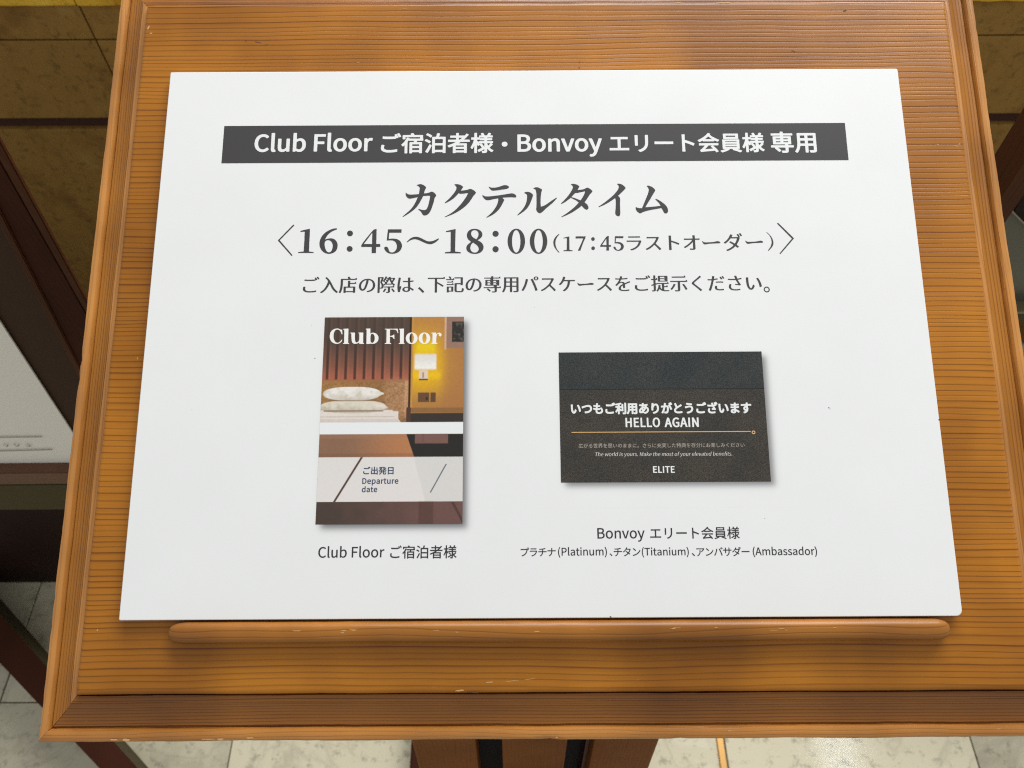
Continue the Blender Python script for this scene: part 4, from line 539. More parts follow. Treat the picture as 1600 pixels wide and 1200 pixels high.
  '者': (1.000, [[333,746,375,747,385,743,386,673,391,667,535,667,543,664,549,656,567,675,602,718,613,725,620,723,659,700,658,693,613,639,564,588,518,545,526,543,684,541,690,535,690,495,687,490,677,487,444,487,366,435,375,432,597,432,609,428,610,163,609,157,606,153,597,151,556,152,549,156,547,167,542,169,309,169,302,167,300,153,293,149,252,148,243,150,239,158,238,364,232,364,167,335,129,322,120,327,93,362,92,367,97,371,218,420,296,460,335,485,327,487,115,488,106,490,103,499,104,536,106,540,113,542,318,543,325,545,326,607,323,613,168,614,161,620,160,657,163,664,172,667,323,668,326,673,326,739,328,744],[389,613,386,607,386,549,389,543,394,543,424,544,471,580,503,611,497,614],[303,380,301,375,301,334,305,328,540,327,545,328,548,332,548,375,543,381],[303,277,301,271,301,227,305,221,540,221,545,222,548,225,548,271,543,277]]),
 },
 'thin': {
  ' ': (0.224, []),
  '。': (1.000, [[194,360,236,354,267,335,291,302,299,266,292,227,272,197,239,174,204,166,165,173,135,192,112,225,104,261,111,300,131,331,161,352],[188,327,166,318,147,298,138,275,138,250,150,223,167,209,188,200,216,200,239,211,254,225,265,252,265,277,252,303,236,318,213,327]]),
  'い': (1.000, [[160,652,197,653,218,648,214,551,223,401,239,332,267,280,284,267,303,260,327,270,359,316,385,386,424,346,410,303,384,254,355,219,334,205,300,200,261,211,226,243,203,282,182,346,170,419,162,533],[544,631,556,629,597,559,626,490,652,399,665,318,618,296,614,298,599,391,576,474,544,552,505,615]]),
  'お': (1.000, [[285,716,339,714,333,620,335,604,460,627,464,623,463,579,332,554,332,451,435,469,501,469,536,461,568,448,603,421,618,398,629,369,631,348,629,316,623,291,597,249,559,220,527,205,488,194,430,187,415,191,401,237,460,241,527,262,560,287,577,321,578,362,562,392,529,416,478,427,405,421,333,401,333,243,324,211,307,192,289,186,268,185,231,195,189,218,156,252,148,270,144,295,148,312,166,346,211,389,284,433,285,542,280,551,158,552,155,597,159,600,204,596,282,599,287,632],[538,643,606,606,681,554,683,549,661,515,654,515,609,549,519,605,518,611],[279,380,223,343,202,318,194,298,198,279,212,261,231,248,259,239,279,244,286,263,285,376]]),
  'が': (1.000, [[643,744,653,737,698,663,695,657,670,646,663,648,615,730],[569,718,577,718,590,700,624,641,623,631,597,620,591,622,544,703,547,709],[292,707,347,700,327,575,396,577,437,572,471,555,491,526,500,485,500,426,483,298,459,231,448,215,428,197,401,187,369,185,327,187,295,195,289,245,371,233,398,241,414,255,427,284,437,323,450,424,450,479,444,501,431,519,415,528,394,532,318,528,241,305,200,218,181,186,175,184,130,206,171,275,195,325,227,407,261,519,248,521,127,507,123,511,118,558,271,569,283,623],[562,625,572,623,619,545,682,408,680,398,639,379,634,383,604,463,572,529,524,604,527,609]]),
  'く': (1.000, [[478,716,483,716,512,691,524,675,290,481,278,469,272,451,280,433,294,419,463,277,537,209,536,201,497,165,395,264,232,405,216,424,208,447,216,474,239,502,418,652]]),
  'さ': (1.000, [[439,714,452,711,469,641,482,607,556,619,618,636,623,631,628,595,625,587,498,559,538,476,593,398,592,391,568,361,417,379,418,414,423,419,513,411,522,414,447,555,270,551,184,557,180,561,178,602,183,608,319,598,428,602,429,609,398,705,401,709],[226,414,274,403,253,355,246,316,258,275,282,252,321,236,369,228,476,230,559,242,559,195,554,191,487,182,376,178,307,188,250,211,227,230,212,250,200,277,196,303,202,353]]),
  'し': (1.000, [[232,703,279,704,293,698,285,540,281,312,287,280,298,259,325,237,360,226,415,226,463,236,501,251,544,279,616,354,647,320,649,311,595,251,556,221,519,201,478,185,428,175,366,173,327,179,298,188,273,204,255,222,236,263,228,316,235,591]]),
  'た': (1.000, [[301,712,353,709,359,705,343,611,460,632,462,586,453,580,329,558,295,426,249,282,212,190,204,184,159,199,154,204,188,275,221,360,257,478,275,552,147,556,143,561,141,602,145,605,238,601,286,606,297,659],[507,519,563,519,645,513,647,467,487,471,423,467,423,513],[387,360,431,356,426,291,433,271,447,258,478,246,526,240,583,242,655,252,656,204,613,196,522,192,465,198,415,217,388,243,379,264,377,311]]),
  'だ': (1.000, [[282,703,340,696,323,602,440,622,443,577,419,568,310,549,254,346,217,238,195,186,186,174,140,189,136,195,170,270,205,360,231,442,256,542,250,546,129,547,123,556,123,591,127,596,218,592,266,597,276,636],[625,703,634,700,682,622,680,616,655,604,648,607,600,687,602,693],[553,677,562,677,578,654,610,597,607,589,583,578,575,582,529,663],[491,510,625,505,630,499,627,458,474,463,405,458,405,505],[369,351,403,350,413,346,406,284,412,266,428,249,456,237,504,231,563,233,636,243,636,195,577,185,487,184,444,189,398,207,375,227,360,257,358,300]]),
  'に': (1.000, [[191,689,229,688,245,682,226,602,208,485,203,421,207,321,209,317,213,319,245,399,250,398,271,380,229,245,225,190,184,184,179,188,173,209,162,275,157,341,157,428,166,522],[371,636,440,630,543,630,627,637,631,631,631,590,615,584,551,580,451,580,373,585,368,591],[349,380,392,375,385,309,392,291,408,276,442,264,478,260,556,262,648,275,652,225,634,219,574,212,460,210,421,216,376,234,351,257,338,286,338,334]]),
  'の': (1.000, [[395,663,465,660,511,647,556,624,583,602,620,560,639,524,654,472,658,431,654,383,641,337,622,298,595,265,563,237,517,212,474,197,421,186,392,225,392,232,472,249,531,280,576,327,597,375,603,398,605,444,593,501,565,551,536,579,483,607,435,614,410,485,380,383,341,302,312,264,287,244,266,236,241,234,206,245,188,258,153,305,141,339,134,387,138,447,154,501,181,547,215,586,255,618,303,643,359,659],[369,613,323,600,266,567,238,541,220,517,197,474,184,417,189,357,206,319,234,295,252,292,274,302,298,330,321,375,348,451,366,524,381,609,378,614]]),
  'ま': (1.000, [[392,712,442,711,442,632,526,637,606,647,611,645,609,602,444,587,439,579,442,499,617,511,615,467,444,452,440,446,443,364,447,353,504,332,549,310,628,255,628,248,602,210,522,268,451,303,447,300,448,263,440,227,423,203,385,182,335,176,271,182,229,200,202,231,194,257,196,289,205,312,225,334,254,352,302,365,392,365,395,382,391,449,234,456,199,460,196,467,196,503,200,507,302,496,389,495,391,583,206,595,200,600,198,639,206,642,323,630,389,630],[328,325,279,316,249,296,241,270,245,254,259,237,296,223,343,221,366,226,386,239,397,263,395,318,369,324]]),
  'み': (1.000, [[440,684,447,683,474,657,433,588,389,486,478,465,559,435,567,472,568,536,575,539,616,533,619,517,607,412,681,362,662,311,655,310,593,354,568,296,533,246,487,204,431,170,423,169,387,202,447,237,485,269,529,330,549,380,529,394,472,418,417,433,369,440,307,308,284,270,268,251,245,236,220,230,191,230,159,243,137,266,123,307,127,351,141,387,157,410,181,434,215,457,259,474,335,487,400,627,396,631,371,631,227,623,221,632,220,672,382,676],[309,440,284,437,236,419,207,400,191,382,174,348,169,323,174,302,186,287,213,280,227,284,242,296,284,369,313,433,313,439]]),
  'ら': (1.000, [[291,703,447,671,535,658,537,652,528,613,520,609,478,616,284,657,280,663],[224,595,264,592,276,586,254,415,296,444,339,465,383,480,430,487,478,487,524,478,552,466,580,447,611,405,622,353,617,312,604,280,578,245,531,213,495,198,442,186,378,180,284,183,269,229,271,234,328,230,407,232,455,240,494,253,519,268,553,302,564,327,567,367,551,405,522,428,472,443,431,443,366,430,318,409,273,375,238,328,193,337]]),
  'る': (1.000, [[521,686,531,684,554,655,555,648,363,490,414,496,481,494,536,477,572,455,602,421,621,380,622,323,610,279,592,250,567,225,533,203,495,189,451,180,380,178,325,191,286,217,273,234,266,257,266,282,271,300,282,317,302,334,348,350,380,350,417,341,446,325,468,303,481,280,493,243,497,240,535,262,560,293,573,330,571,369,549,410,517,436,462,455,412,457,359,449,301,426,247,388,189,334,181,335,152,364,153,371,464,634,236,625,230,639,230,673,423,678],[355,313,330,303,313,282,312,264,325,243,346,230,378,223,424,223,446,227,440,259,415,294,383,310]]),
  'を': (1.000, [[321,714,370,709,355,643,357,637,439,642,543,656,548,650,547,613,533,607,472,600,337,591,284,497,341,514,389,513,410,507,430,494,455,460,618,533,639,490,456,412,453,289,408,291,408,385,367,364,333,335,315,311,308,282,315,254,339,235,383,224,474,224,595,237,595,188,503,178,391,176,339,184,307,195,273,221,261,247,256,273,261,302,269,323,298,363,325,386,405,435,405,444,396,458,378,470,360,475,334,475,278,456,241,431,181,364,141,392,141,398,190,449,234,504,283,586,279,590,154,595,152,639,300,636,307,650]]),
  '世': (1.000, [[373,739,417,737,418,588,424,582,537,583,540,730,586,732,590,584,682,581,685,540,679,536,590,533,589,339,581,333,373,334,369,533,255,535,254,245,663,242,667,236,664,197,204,199,203,531,197,535,111,536,110,579,202,584,203,719,211,726,252,723,255,583,367,582],[421,535,419,380,537,378,538,533]]),
  '充': (1.000, [[390,743,400,741,448,661,413,641,671,640,676,634,675,597,364,594,247,460,536,471,538,476,530,485,462,545,492,567,501,569,588,495,636,446,662,414,622,387,583,428,495,423,497,223,506,216,522,214,607,214,625,218,638,239,647,313,689,293,685,238,677,207,661,182,629,170,501,169,463,180,451,195,443,223,442,419,364,418,348,414,341,367,327,312,314,279,288,239,270,220,236,193,195,172,143,154,116,195,200,230,230,252,253,277,270,305,281,335,295,408,293,413,268,413,175,402,158,447,183,465,223,503,294,591,124,594,120,600,120,638,396,641,397,647,382,677,351,728]]),
  '典': (1.000, [[307,743,348,741,349,671,353,665,440,666,444,741,481,743,489,739,492,666,631,663,632,353,638,349,690,348,690,305,103,307,104,348,159,349,165,353,166,663,302,666],[216,620,215,515,302,513,303,618],[351,620,350,515,441,513,442,618],[492,620,490,515,581,513,583,618],[216,467,215,351,302,350,303,466],[351,467,350,351,441,350,442,466],[492,467,490,351,581,350,583,466],[293,291,336,264,270,216,147,154,113,184,115,191,220,241],[488,291,495,291,590,243,663,199,675,186,639,159,632,159,542,217,461,261,462,267]]),
  '分': (1.000, [[502,728,510,727,545,663,598,590,640,542,688,499,687,493,654,459,613,495,569,545,522,611,482,677,466,712],[284,727,330,717,333,711,275,599,204,501,595,497,589,348,576,238,562,193,549,176,535,167,504,160,408,162,391,207,497,207,508,211,517,222,530,266,537,325,544,437,544,451,538,454,373,453,352,362,336,318,313,275,287,241,233,195,204,177,152,154,147,155,122,190,125,195,170,214,209,237,247,271,278,314,304,375,315,421,317,453,199,454,193,493,145,453,108,487,160,535,211,595,250,655]]),
  '存': (1.000, [[325,741,371,728,351,659,673,658,677,654,677,616,670,612,328,610,290,535,246,467,245,159,241,155,202,155,198,163,197,405,124,346,119,349,99,387,140,422,201,488,245,554,273,609,122,612,118,616,118,654,124,658,294,659],[612,542,627,536,645,523,645,517,586,461,520,414,518,378,686,375,690,369,689,334,520,330,518,199,510,175,497,164,474,157,380,156,367,199,460,200,468,206,469,328,296,331,292,337,293,373,467,376,471,428,517,458,559,494,350,497,345,503,346,538]]),
  '実': (1.000, [[393,743,401,742,409,734,439,680,666,677,666,558,620,554,615,520,426,519,420,515,423,463,606,462,610,458,609,426,423,423,417,414,410,369,417,365,677,364,679,328,675,322,450,319,488,275,543,238,611,211,683,195,683,190,657,154,568,176,501,209,441,257,394,321,337,253,280,213,239,191,142,155,113,190,118,195,204,225,257,252,304,286,333,319,120,322,116,328,118,364,353,365,359,369,366,396,368,417,364,423,193,424,191,456,195,462,367,463,370,513,364,519,184,520,180,526,182,559,366,561,370,567,370,611,378,615,419,613,420,565,424,561,617,563,617,631,613,637,181,637,173,632,172,558,129,556,129,679,376,680,378,687,357,732]]),
  '広': (1.000, [[424,743,439,725,474,657,679,656,683,650,682,613,214,609,212,446,201,325,179,231,163,190,147,159,142,159,105,184,137,255,157,348,164,444,165,654,414,657,410,674,383,728],[411,579,456,569,459,561,386,387,309,240,579,266,558,307,498,396,503,403,538,416,595,339,640,268,673,204,680,186,677,181,634,163,608,220,602,224,337,196,254,182,249,184,234,225,264,260,306,335,353,433]]),
  '思': (1.000, [[172,714,617,714,618,428,172,426],[218,670,218,591,371,593,369,670],[421,670,421,591,570,593,568,670],[218,549,218,469,371,471,369,549],[421,549,421,469,570,471,568,549],[349,410,355,411,373,403,442,359,483,327,484,319,458,294,451,292,392,339,325,382,325,388],[589,367,595,368,602,359,650,286,681,225,684,215,680,210,643,194,638,196,611,257,554,350],[178,360,215,350,219,341,187,252,161,202,149,188,111,211,148,279],[264,359,309,357,310,227,316,216,330,212,492,214,501,220,507,232,517,292,558,273,553,229,544,199,527,179,495,168,325,168,280,180,267,195,262,216]]),
  '楽': (1.000, [[376,741,425,734,410,679,517,675,519,526,524,527,543,549,551,550,631,505,689,462,688,455,661,426,579,485,520,518,515,435,426,434,420,430,420,385,424,379,680,377,681,341,677,335,470,332,513,295,563,263,630,231,689,209,661,171,602,192,533,229,479,265,423,315,419,158,375,156,369,319,328,280,279,241,223,206,163,176,133,165,104,200,106,206,168,230,241,269,291,305,320,332,119,335,114,341,117,378,371,382,369,433,278,437,278,670,282,677,359,679],[628,707,634,708,666,689,668,684,663,677,610,623,563,584,556,584,528,602,528,607,563,639],[152,702,159,700,209,661,256,613,256,604,229,580,223,579,168,639,124,675],[327,638,327,575,469,577,467,638],[248,543,256,542,266,513,264,506,131,426,123,426,103,456,104,463],[327,537,327,472,469,474,467,537]]),
  '特': (1.000, [[490,743,533,741,536,675,654,674,660,670,657,629,536,627,536,549,684,548,690,543,687,502,613,499,613,429,684,426,686,385,682,381,613,378,609,188,603,174,591,165,552,155,487,154,471,199,552,201,565,207,565,378,343,381,337,385,337,423,341,427,565,430,563,501,334,502,326,506,326,543,330,548,487,550,485,627,366,629,363,666,369,674,485,675],[214,741,257,739,259,613,314,610,319,604,316,565,264,564,258,559,259,425,318,439,324,403,319,395,259,371,258,159,252,153,216,153,212,158,211,356,120,330,116,334,108,373,111,379,211,410,210,563,164,561,138,458,103,479,126,579,139,689,149,692,178,684,172,613,210,611],[403,360,410,358,439,327,484,264,482,257,451,238,372,339]]),
  '界': (1.000, [[181,721,617,719,617,467,495,462,536,426,579,399,689,351,663,317,655,315,602,335,529,373,526,156,483,155,479,161,479,375,483,379,520,382,466,428,435,463,364,463,313,412,264,374,204,339,143,312,136,313,109,346,111,351,181,379,234,408,301,462,179,467],[227,681,227,613,371,615,369,681],[423,681,423,613,567,615,565,681],[227,574,227,506,371,508,369,574],[423,574,423,506,567,508,565,574],[278,378,319,379,325,375,324,309,311,259,286,218,261,193,223,168,184,152,156,188,224,227,258,264,274,311]]),
 },
 'heavy': {
  ' ': (0.224, []),
  'A': (0.608, [[239,687,302,688,319,684,328,675,484,215,485,202,478,195,458,191,407,191,391,193,382,198,375,207,337,330,334,334,328,335,206,334,202,327,163,206,157,197,135,191,85,191,67,194,58,202,60,218,214,673,223,684],[270,538,230,412,236,409,307,409,310,412,309,421,275,531]]),
  'E': (0.589, [[141,687,405,688,424,685,433,677,434,623,430,617,423,613,405,610,231,610,223,607,223,499,225,492,373,491,391,488,398,484,402,478,402,431,401,424,396,418,376,413,225,412,223,405,223,279,223,271,229,269,412,269,431,265,439,259,441,252,441,206,433,195,412,191,147,191,127,194,119,202,118,671,119,677,124,683]]),
  'G': (0.689, [[310,695,353,695,385,689,417,679,442,666,463,651,484,631,485,622,482,615,455,582,442,575,431,574,415,577,387,599,364,611,348,615,323,615,303,613,282,606,257,591,239,574,222,549,209,517,200,472,198,440,200,407,209,362,221,332,238,305,253,289,277,275,303,266,351,264,378,272,393,282,393,382,387,384,321,384,299,391,294,399,294,446,296,453,302,458,323,463,465,462,485,458,491,453,493,446,493,254,491,245,462,220,428,202,385,189,328,182,277,187,225,202,188,223,153,254,127,289,106,335,95,382,91,426,95,495,106,540,126,586,148,616,188,654,223,674,270,689]]),
  'H': (0.728, [[141,687,197,688,215,684,222,677,223,497,223,493,229,491,394,492,397,499,398,677,407,685,426,688,476,688,492,685,500,679,502,670,502,209,501,202,495,196,474,191,424,191,407,194,398,202,397,407,394,412,389,413,225,412,223,405,222,202,213,194,193,191,143,191,127,194,120,200,118,209,118,671,119,677,124,683]]),
  'I': (0.293, [[141,687,193,688,207,686,217,682,222,673,222,206,215,195,197,191,147,191,133,193,123,197,118,206,118,673,126,684]]),
  'L': (0.543, [[141,687,197,688,215,684,222,675,223,271,231,269,399,269,419,265,427,259,429,252,429,206,421,195,399,191,147,191,127,194,119,202,118,671,119,677,124,683]]),
  'N': (0.723, [[141,687,199,688,216,684,226,675,394,388,397,394,396,677,405,685,424,688,472,688,488,685,496,679,498,670,498,209,497,202,492,196,471,191,419,191,401,194,392,200,222,492,219,485,221,469,220,202,211,194,191,191,143,191,127,194,120,200,118,209,118,671,119,677,124,683]]),
  'O': (0.742, [[295,695,314,696,348,693,371,689,408,677,446,656,475,629,505,588,522,547,533,501,537,456,535,396,524,341,506,295,482,259,444,223,410,203,369,189,314,182,259,189,218,203,184,223,149,256,122,296,106,335,95,382,91,428,95,499,106,547,124,588,147,622,182,655,216,675,259,689],[300,615,271,606,252,592,236,576,220,549,209,519,200,476,198,442,200,407,207,367,219,334,232,310,246,293,270,275,286,268,303,264,325,264,353,272,376,287,394,307,408,330,421,366,429,405,431,437,429,476,417,526,408,551,391,578,376,593,353,608,327,615]]),
  'T': (0.599, [[96,687,433,688,453,685,462,677,462,625,455,615,435,610,328,610,323,607,322,207,320,200,312,194,295,191,243,191,225,194,216,202,215,606,209,610,101,610,79,616,73,625,74,675,81,684]]),
 },
 'mincho': {
  ' ': (0.224, []),
  '、': (1.000, [[148,346,152,348,158,345,204,304,253,255,294,209,294,204,255,171,252,170,247,173,191,235,110,311,113,316]]),
  '。': (1.000, [[194,362,220,361,236,356,255,346,267,337,284,318,293,302,301,266,299,245,294,227,284,209,274,197,256,181,239,172,204,164,183,166,165,171,147,181,135,191,119,209,111,223,104,243,102,261,104,282,109,300,118,318,129,331,147,346,161,354,181,361],[188,325,167,316,156,308,149,298,139,275,140,250,143,238,152,223,167,211,188,202,216,202,239,213,252,225,259,238,263,252,263,277,259,289,250,303,236,316,213,325]]),
  'い': (1.000, [[157,648,197,649,227,645,231,641,228,600,228,542,230,472,237,392,253,323,265,296,282,271,293,262,305,257,324,271,347,312,370,378,375,383,387,385,398,382,433,343,433,337,424,312,397,261,382,241,366,224,346,212,325,205,300,203,273,207,250,216,231,232,212,252,190,289,175,328,168,355,162,380,153,446,148,542,146,639,149,646],[539,627,552,629,565,626,586,597,624,524,656,433,672,362,677,325,671,319,625,300,606,299,600,304,585,399,563,479,533,554,501,609,501,613,506,616]]),
  'く': (1.000, [[469,712,481,714,494,711,527,682,528,675,300,486,288,469,285,446,288,433,304,414,474,272,542,209,542,202,511,173,497,168,482,172,404,252,219,412,202,433,196,449,197,456,205,471,231,498,407,647,447,686]]),
  'ご': (1.000, [[642,739,655,738,661,734,702,670,705,663,703,659,679,648,668,646,655,648,650,652,609,725,611,728,627,736],[563,712,575,714,590,710,613,673,633,636,627,630,600,619,583,620,574,630,571,627,571,607,565,602,542,598,446,592,311,592,220,598,207,600,202,607,202,638,206,641,216,643,298,637,389,635,458,637,558,644,560,648,560,659,538,700],[179,389,204,390,248,383,242,330,242,311,246,289,252,275,262,263,277,252,296,243,321,236,348,232,437,231,519,239,590,254,606,254,611,252,613,248,613,213,609,209,593,205,529,194,417,185,334,187,286,195,239,209,218,220,194,238,177,259,167,280,162,318,170,364,175,383]]),
  'さ': (1.000, [[439,711,458,709,465,703,483,632,494,605,545,614,618,632,632,631,637,625,640,600,636,592,588,580,520,569,513,567,511,563,511,551,518,533,544,481,566,444,601,396,599,388,579,366,567,364,501,373,426,379,403,385,404,407,412,414,424,416,497,409,504,410,507,414,506,426,475,479,435,558,383,555,270,555,183,561,170,563,167,567,164,577,165,598,169,602,181,605,248,598,319,594,414,597,416,600,416,615,389,700,391,703,399,705],[217,410,238,411,275,402,280,398,262,346,260,309,264,284,272,266,285,252,296,244,332,230,369,224,451,224,508,230,552,238,568,238,573,236,574,232,574,204,565,196,504,187,437,182,378,182,348,184,303,191,268,202,241,215,217,234,198,257,186,286,184,298,182,314,188,344,206,394]]),
  'だ': (1.000, [[280,700,327,697,349,691,337,622,337,604,339,601,440,619,453,616,456,613,457,584,453,579,446,577,332,558,323,554,284,407,231,247,203,181,190,177,179,178,133,194,128,199,165,282,202,387,238,515,242,545,236,550,172,548,119,552,113,556,109,563,109,586,113,591,124,593,175,589,222,589,254,592,265,652,266,693,270,698],[619,700,638,701,645,697,685,634,690,625,688,620,663,609,652,607,637,611,594,686,598,691],[547,673,568,674,576,668,617,602,618,597,615,593,588,582,570,582,564,586,523,659,526,664],[491,506,583,505,636,500,642,494,642,467,638,462,625,460,563,466,471,466,412,461,394,463,390,465,388,471,388,494,392,499,428,503],[367,348,403,347,424,341,420,311,420,275,426,257,432,248,440,243,467,232,504,228,563,230,634,240,647,238,651,236,653,231,650,202,647,199,636,196,577,189,488,187,433,195,408,202,389,211,373,223,355,243,347,261,344,277,344,293,351,339,357,346]]),
  'の': (1.000, [[395,659,428,660,483,653,524,641,574,613,604,588,635,549,658,503,668,465,670,442,669,392,656,346,636,307,608,271,574,243,527,217,485,202,421,189,404,193,386,222,387,227,426,234,463,245,494,258,521,275,544,296,561,318,577,348,586,378,590,410,590,455,589,474,579,510,565,540,549,562,526,585,488,606,456,617,447,615,430,519,417,465,395,394,378,353,359,316,340,287,320,266,296,249,275,241,241,237,207,245,195,250,179,262,159,282,140,312,127,348,120,396,125,447,140,494,166,538,202,580,245,613,293,638,350,654],[357,613,346,610,309,594,276,572,252,550,229,519,210,481,202,453,198,426,200,366,211,327,220,311,234,296,245,290,250,289,261,295,281,316,306,362,320,398,338,456,361,561,366,609,364,614]]),
  'は': (1.000, [[174,693,225,692,248,686,219,511,212,435,212,369,213,365,216,366,227,389,239,392,254,389,270,377,274,369,237,255,232,218,232,193,227,189,190,185,167,187,159,195,145,266,137,337,137,421,143,485,167,654,170,687],[498,693,552,694,566,689,564,590,567,581,606,584,657,592,670,590,675,586,676,559,670,552,566,538,564,529,566,460,571,357,574,347,615,325,650,302,687,272,690,266,670,235,657,232,647,234,599,273,581,287,575,288,569,257,560,238,549,223,535,210,515,200,490,193,458,189,431,189,382,197,350,209,332,221,321,232,311,247,305,263,303,277,306,291,311,305,324,325,343,341,364,353,383,361,421,368,456,370,488,367,492,369,493,401,487,531,481,535,415,534,330,540,323,542,319,547,319,572,323,577,335,579,398,575,485,575,487,583,486,686,488,691],[424,336,396,324,383,312,377,298,378,261,388,245,405,234,426,228,451,228,462,230,479,240,490,257,496,289,495,325,490,331,467,336]]),
  'を': (1.000, [[319,711,351,710,380,704,381,696,369,650,369,639,371,636,394,635,439,639,545,652,557,650,561,647,562,623,556,615,520,609,453,601,348,595,305,520,305,508,307,505,357,512,376,512,407,506,432,495,446,484,460,465,463,464,611,530,627,530,633,527,647,495,643,490,543,451,471,419,468,410,470,303,465,295,446,292,412,292,398,295,393,303,394,376,389,376,362,357,337,332,325,307,322,270,325,255,331,243,344,232,367,223,424,219,499,223,595,234,606,233,611,229,612,223,612,200,607,193,503,182,391,180,348,186,311,195,295,201,282,209,260,229,250,247,244,270,246,293,259,321,285,355,314,381,392,430,393,446,388,458,380,468,366,476,357,478,334,478,300,467,277,455,240,424,191,369,179,368,168,369,136,394,137,399,176,440,220,495,259,556,268,575,269,583,268,591,264,594,200,594,167,596,142,600,137,607,138,632,143,636,156,638,227,632,287,632,292,638,298,663,305,705,309,709]]),
  'オ': (1.000, [[439,702,495,702,509,698,511,593,513,588,618,587,648,590,661,588,665,581,665,552,659,547,645,544,519,544,513,542,512,444,516,241,510,220,499,207,488,199,453,191,360,192,334,196,326,204,324,232,328,238,417,231,428,232,434,238,436,247,436,423,434,456,431,461,352,382,268,314,184,261,170,259,156,262,131,289,131,295,167,314,220,348,299,408,364,471,386,497,406,524,407,538,407,542,401,544,158,543,147,545,143,547,141,552,142,584,146,588,158,590,190,587,430,588,432,593,432,645,429,695,431,700]]),
  'ケ': (1.000, [[280,707,337,697,347,693,345,680,318,606,317,591,319,588,636,587,655,589,671,586,676,577,676,551,670,545,654,543,515,544,508,542,501,483,489,423,473,375,450,327,423,285,389,246,355,216,321,191,312,186,302,185,287,188,253,211,251,216,291,243,329,277,355,309,378,344,394,380,412,437,421,483,425,519,424,542,417,544,290,543,228,456,183,411,170,408,158,410,124,429,120,435,169,488,199,529,218,561,234,591,247,625,257,659,265,700,270,705]]),
  'ス': (1.000, [[196,652,243,649,524,649,556,654,568,651,593,632,594,627,572,581,541,520,514,474,481,428,481,410,601,291,651,236,656,229,654,223,618,193,606,192,595,194,512,293,463,343,437,368,431,370,360,305,311,266,267,236,193,197,175,196,168,200,141,227,141,232,190,256,250,293,309,337,366,389,400,426,444,487,480,551,494,590,494,602,488,605,188,603,184,606,182,611,182,645,186,650]]),
  'ダ': (1.000, [[632,741,647,740,652,735,694,670,695,664,693,661,664,649,648,650,641,655,600,727,605,732],[554,714,567,716,581,711,624,639,622,635,607,628,603,623,604,609,618,599,621,593,597,526,570,465,516,376,516,360,518,355,574,313,576,309,575,305,549,275,535,272,519,277,467,318,399,258,334,214,282,187,236,168,222,166,207,170,179,194,178,200,236,223,305,261,367,306,409,348,409,360,405,366,288,446,285,449,287,453,311,476,323,478,334,476,380,450,447,405,453,404,474,435,506,495,526,551,528,574,520,576,339,576,284,511,242,469,222,450,170,411,158,409,147,410,117,433,115,439,178,487,208,515,237,547,263,581,293,627,314,666,327,700,330,703,344,706,357,704,403,688,374,632,374,620,376,616,538,616,561,619,565,623,563,639,529,700,531,704]]),
  'ト': (1.000, [[287,696,346,697,359,695,362,692,359,650,359,529,362,522,513,469,604,431,622,422,626,417,610,378,597,375,586,376,471,428,387,460,361,467,359,460,359,295,363,197,360,191,348,189,293,189,279,191,276,197,278,670,276,687,279,694]]),
  'パ': (1.000, [[605,718,634,718,661,711,686,692,699,671,704,648,699,629,680,605,661,591,631,584,609,584,590,588,572,596,561,603,540,631,536,647,536,655,540,670,548,684,561,699,579,711],[616,697,606,690,596,677,592,664,592,639,595,627,600,618,611,608,620,605,633,611,643,623,647,636,647,664,645,675,638,688,625,696],[486,636,501,634,506,629,528,588,571,494,606,410,647,296,669,231,668,226,664,223,613,207,595,207,589,213,559,316,528,403,479,522,434,616,439,622],[270,629,291,629,344,616,345,611,325,524,289,408,269,359,238,295,213,250,188,212,183,208,172,206,158,207,120,223,116,227,116,231,159,300,202,389,234,481,254,561,264,620]]),
  'ラ': (1.000, [[224,677,273,674,543,674,588,678,600,676,606,671,606,641,602,634,590,632,227,632,215,634,210,641,211,671,215,675],[600,531,616,528,641,512,645,504,629,455,599,389,579,357,552,322,520,290,497,271,439,232,387,207,341,191,316,184,302,184,296,186,273,211,269,218,271,221,330,239,383,262,412,278,443,300,462,316,485,339,506,366,530,405,553,463,553,483,543,486,170,484,158,487,154,490,153,519,155,526,174,530,218,527,572,527]]),
  '下': (1.000, [[660,725,676,721,687,693,696,686,696,679,687,670,687,663,692,655,691,654,675,651,668,657,659,658,643,651,431,651,424,648,423,545,426,538,556,469,631,423,649,410,651,405,625,372,604,370,503,439,435,479,428,482,425,481,423,167,419,161,405,159,364,159,350,161,346,165,345,172,345,648,337,651,115,651,103,654,99,657,99,686,104,690,119,692,632,692,639,696,650,721]]),
  '入': (1.000, [[284,721,305,722,314,717,375,663,425,600,475,515,541,387,584,319,636,261,699,213,699,207,682,168,670,165,655,168,606,201,555,250,527,284,495,332,412,490,408,486,378,408,352,359,322,312,286,268,247,228,206,195,158,164,136,165,104,193,104,197,108,200,143,221,190,258,224,293,259,339,293,398,316,449,336,504,354,572,354,591,317,639,262,689,264,696]]),
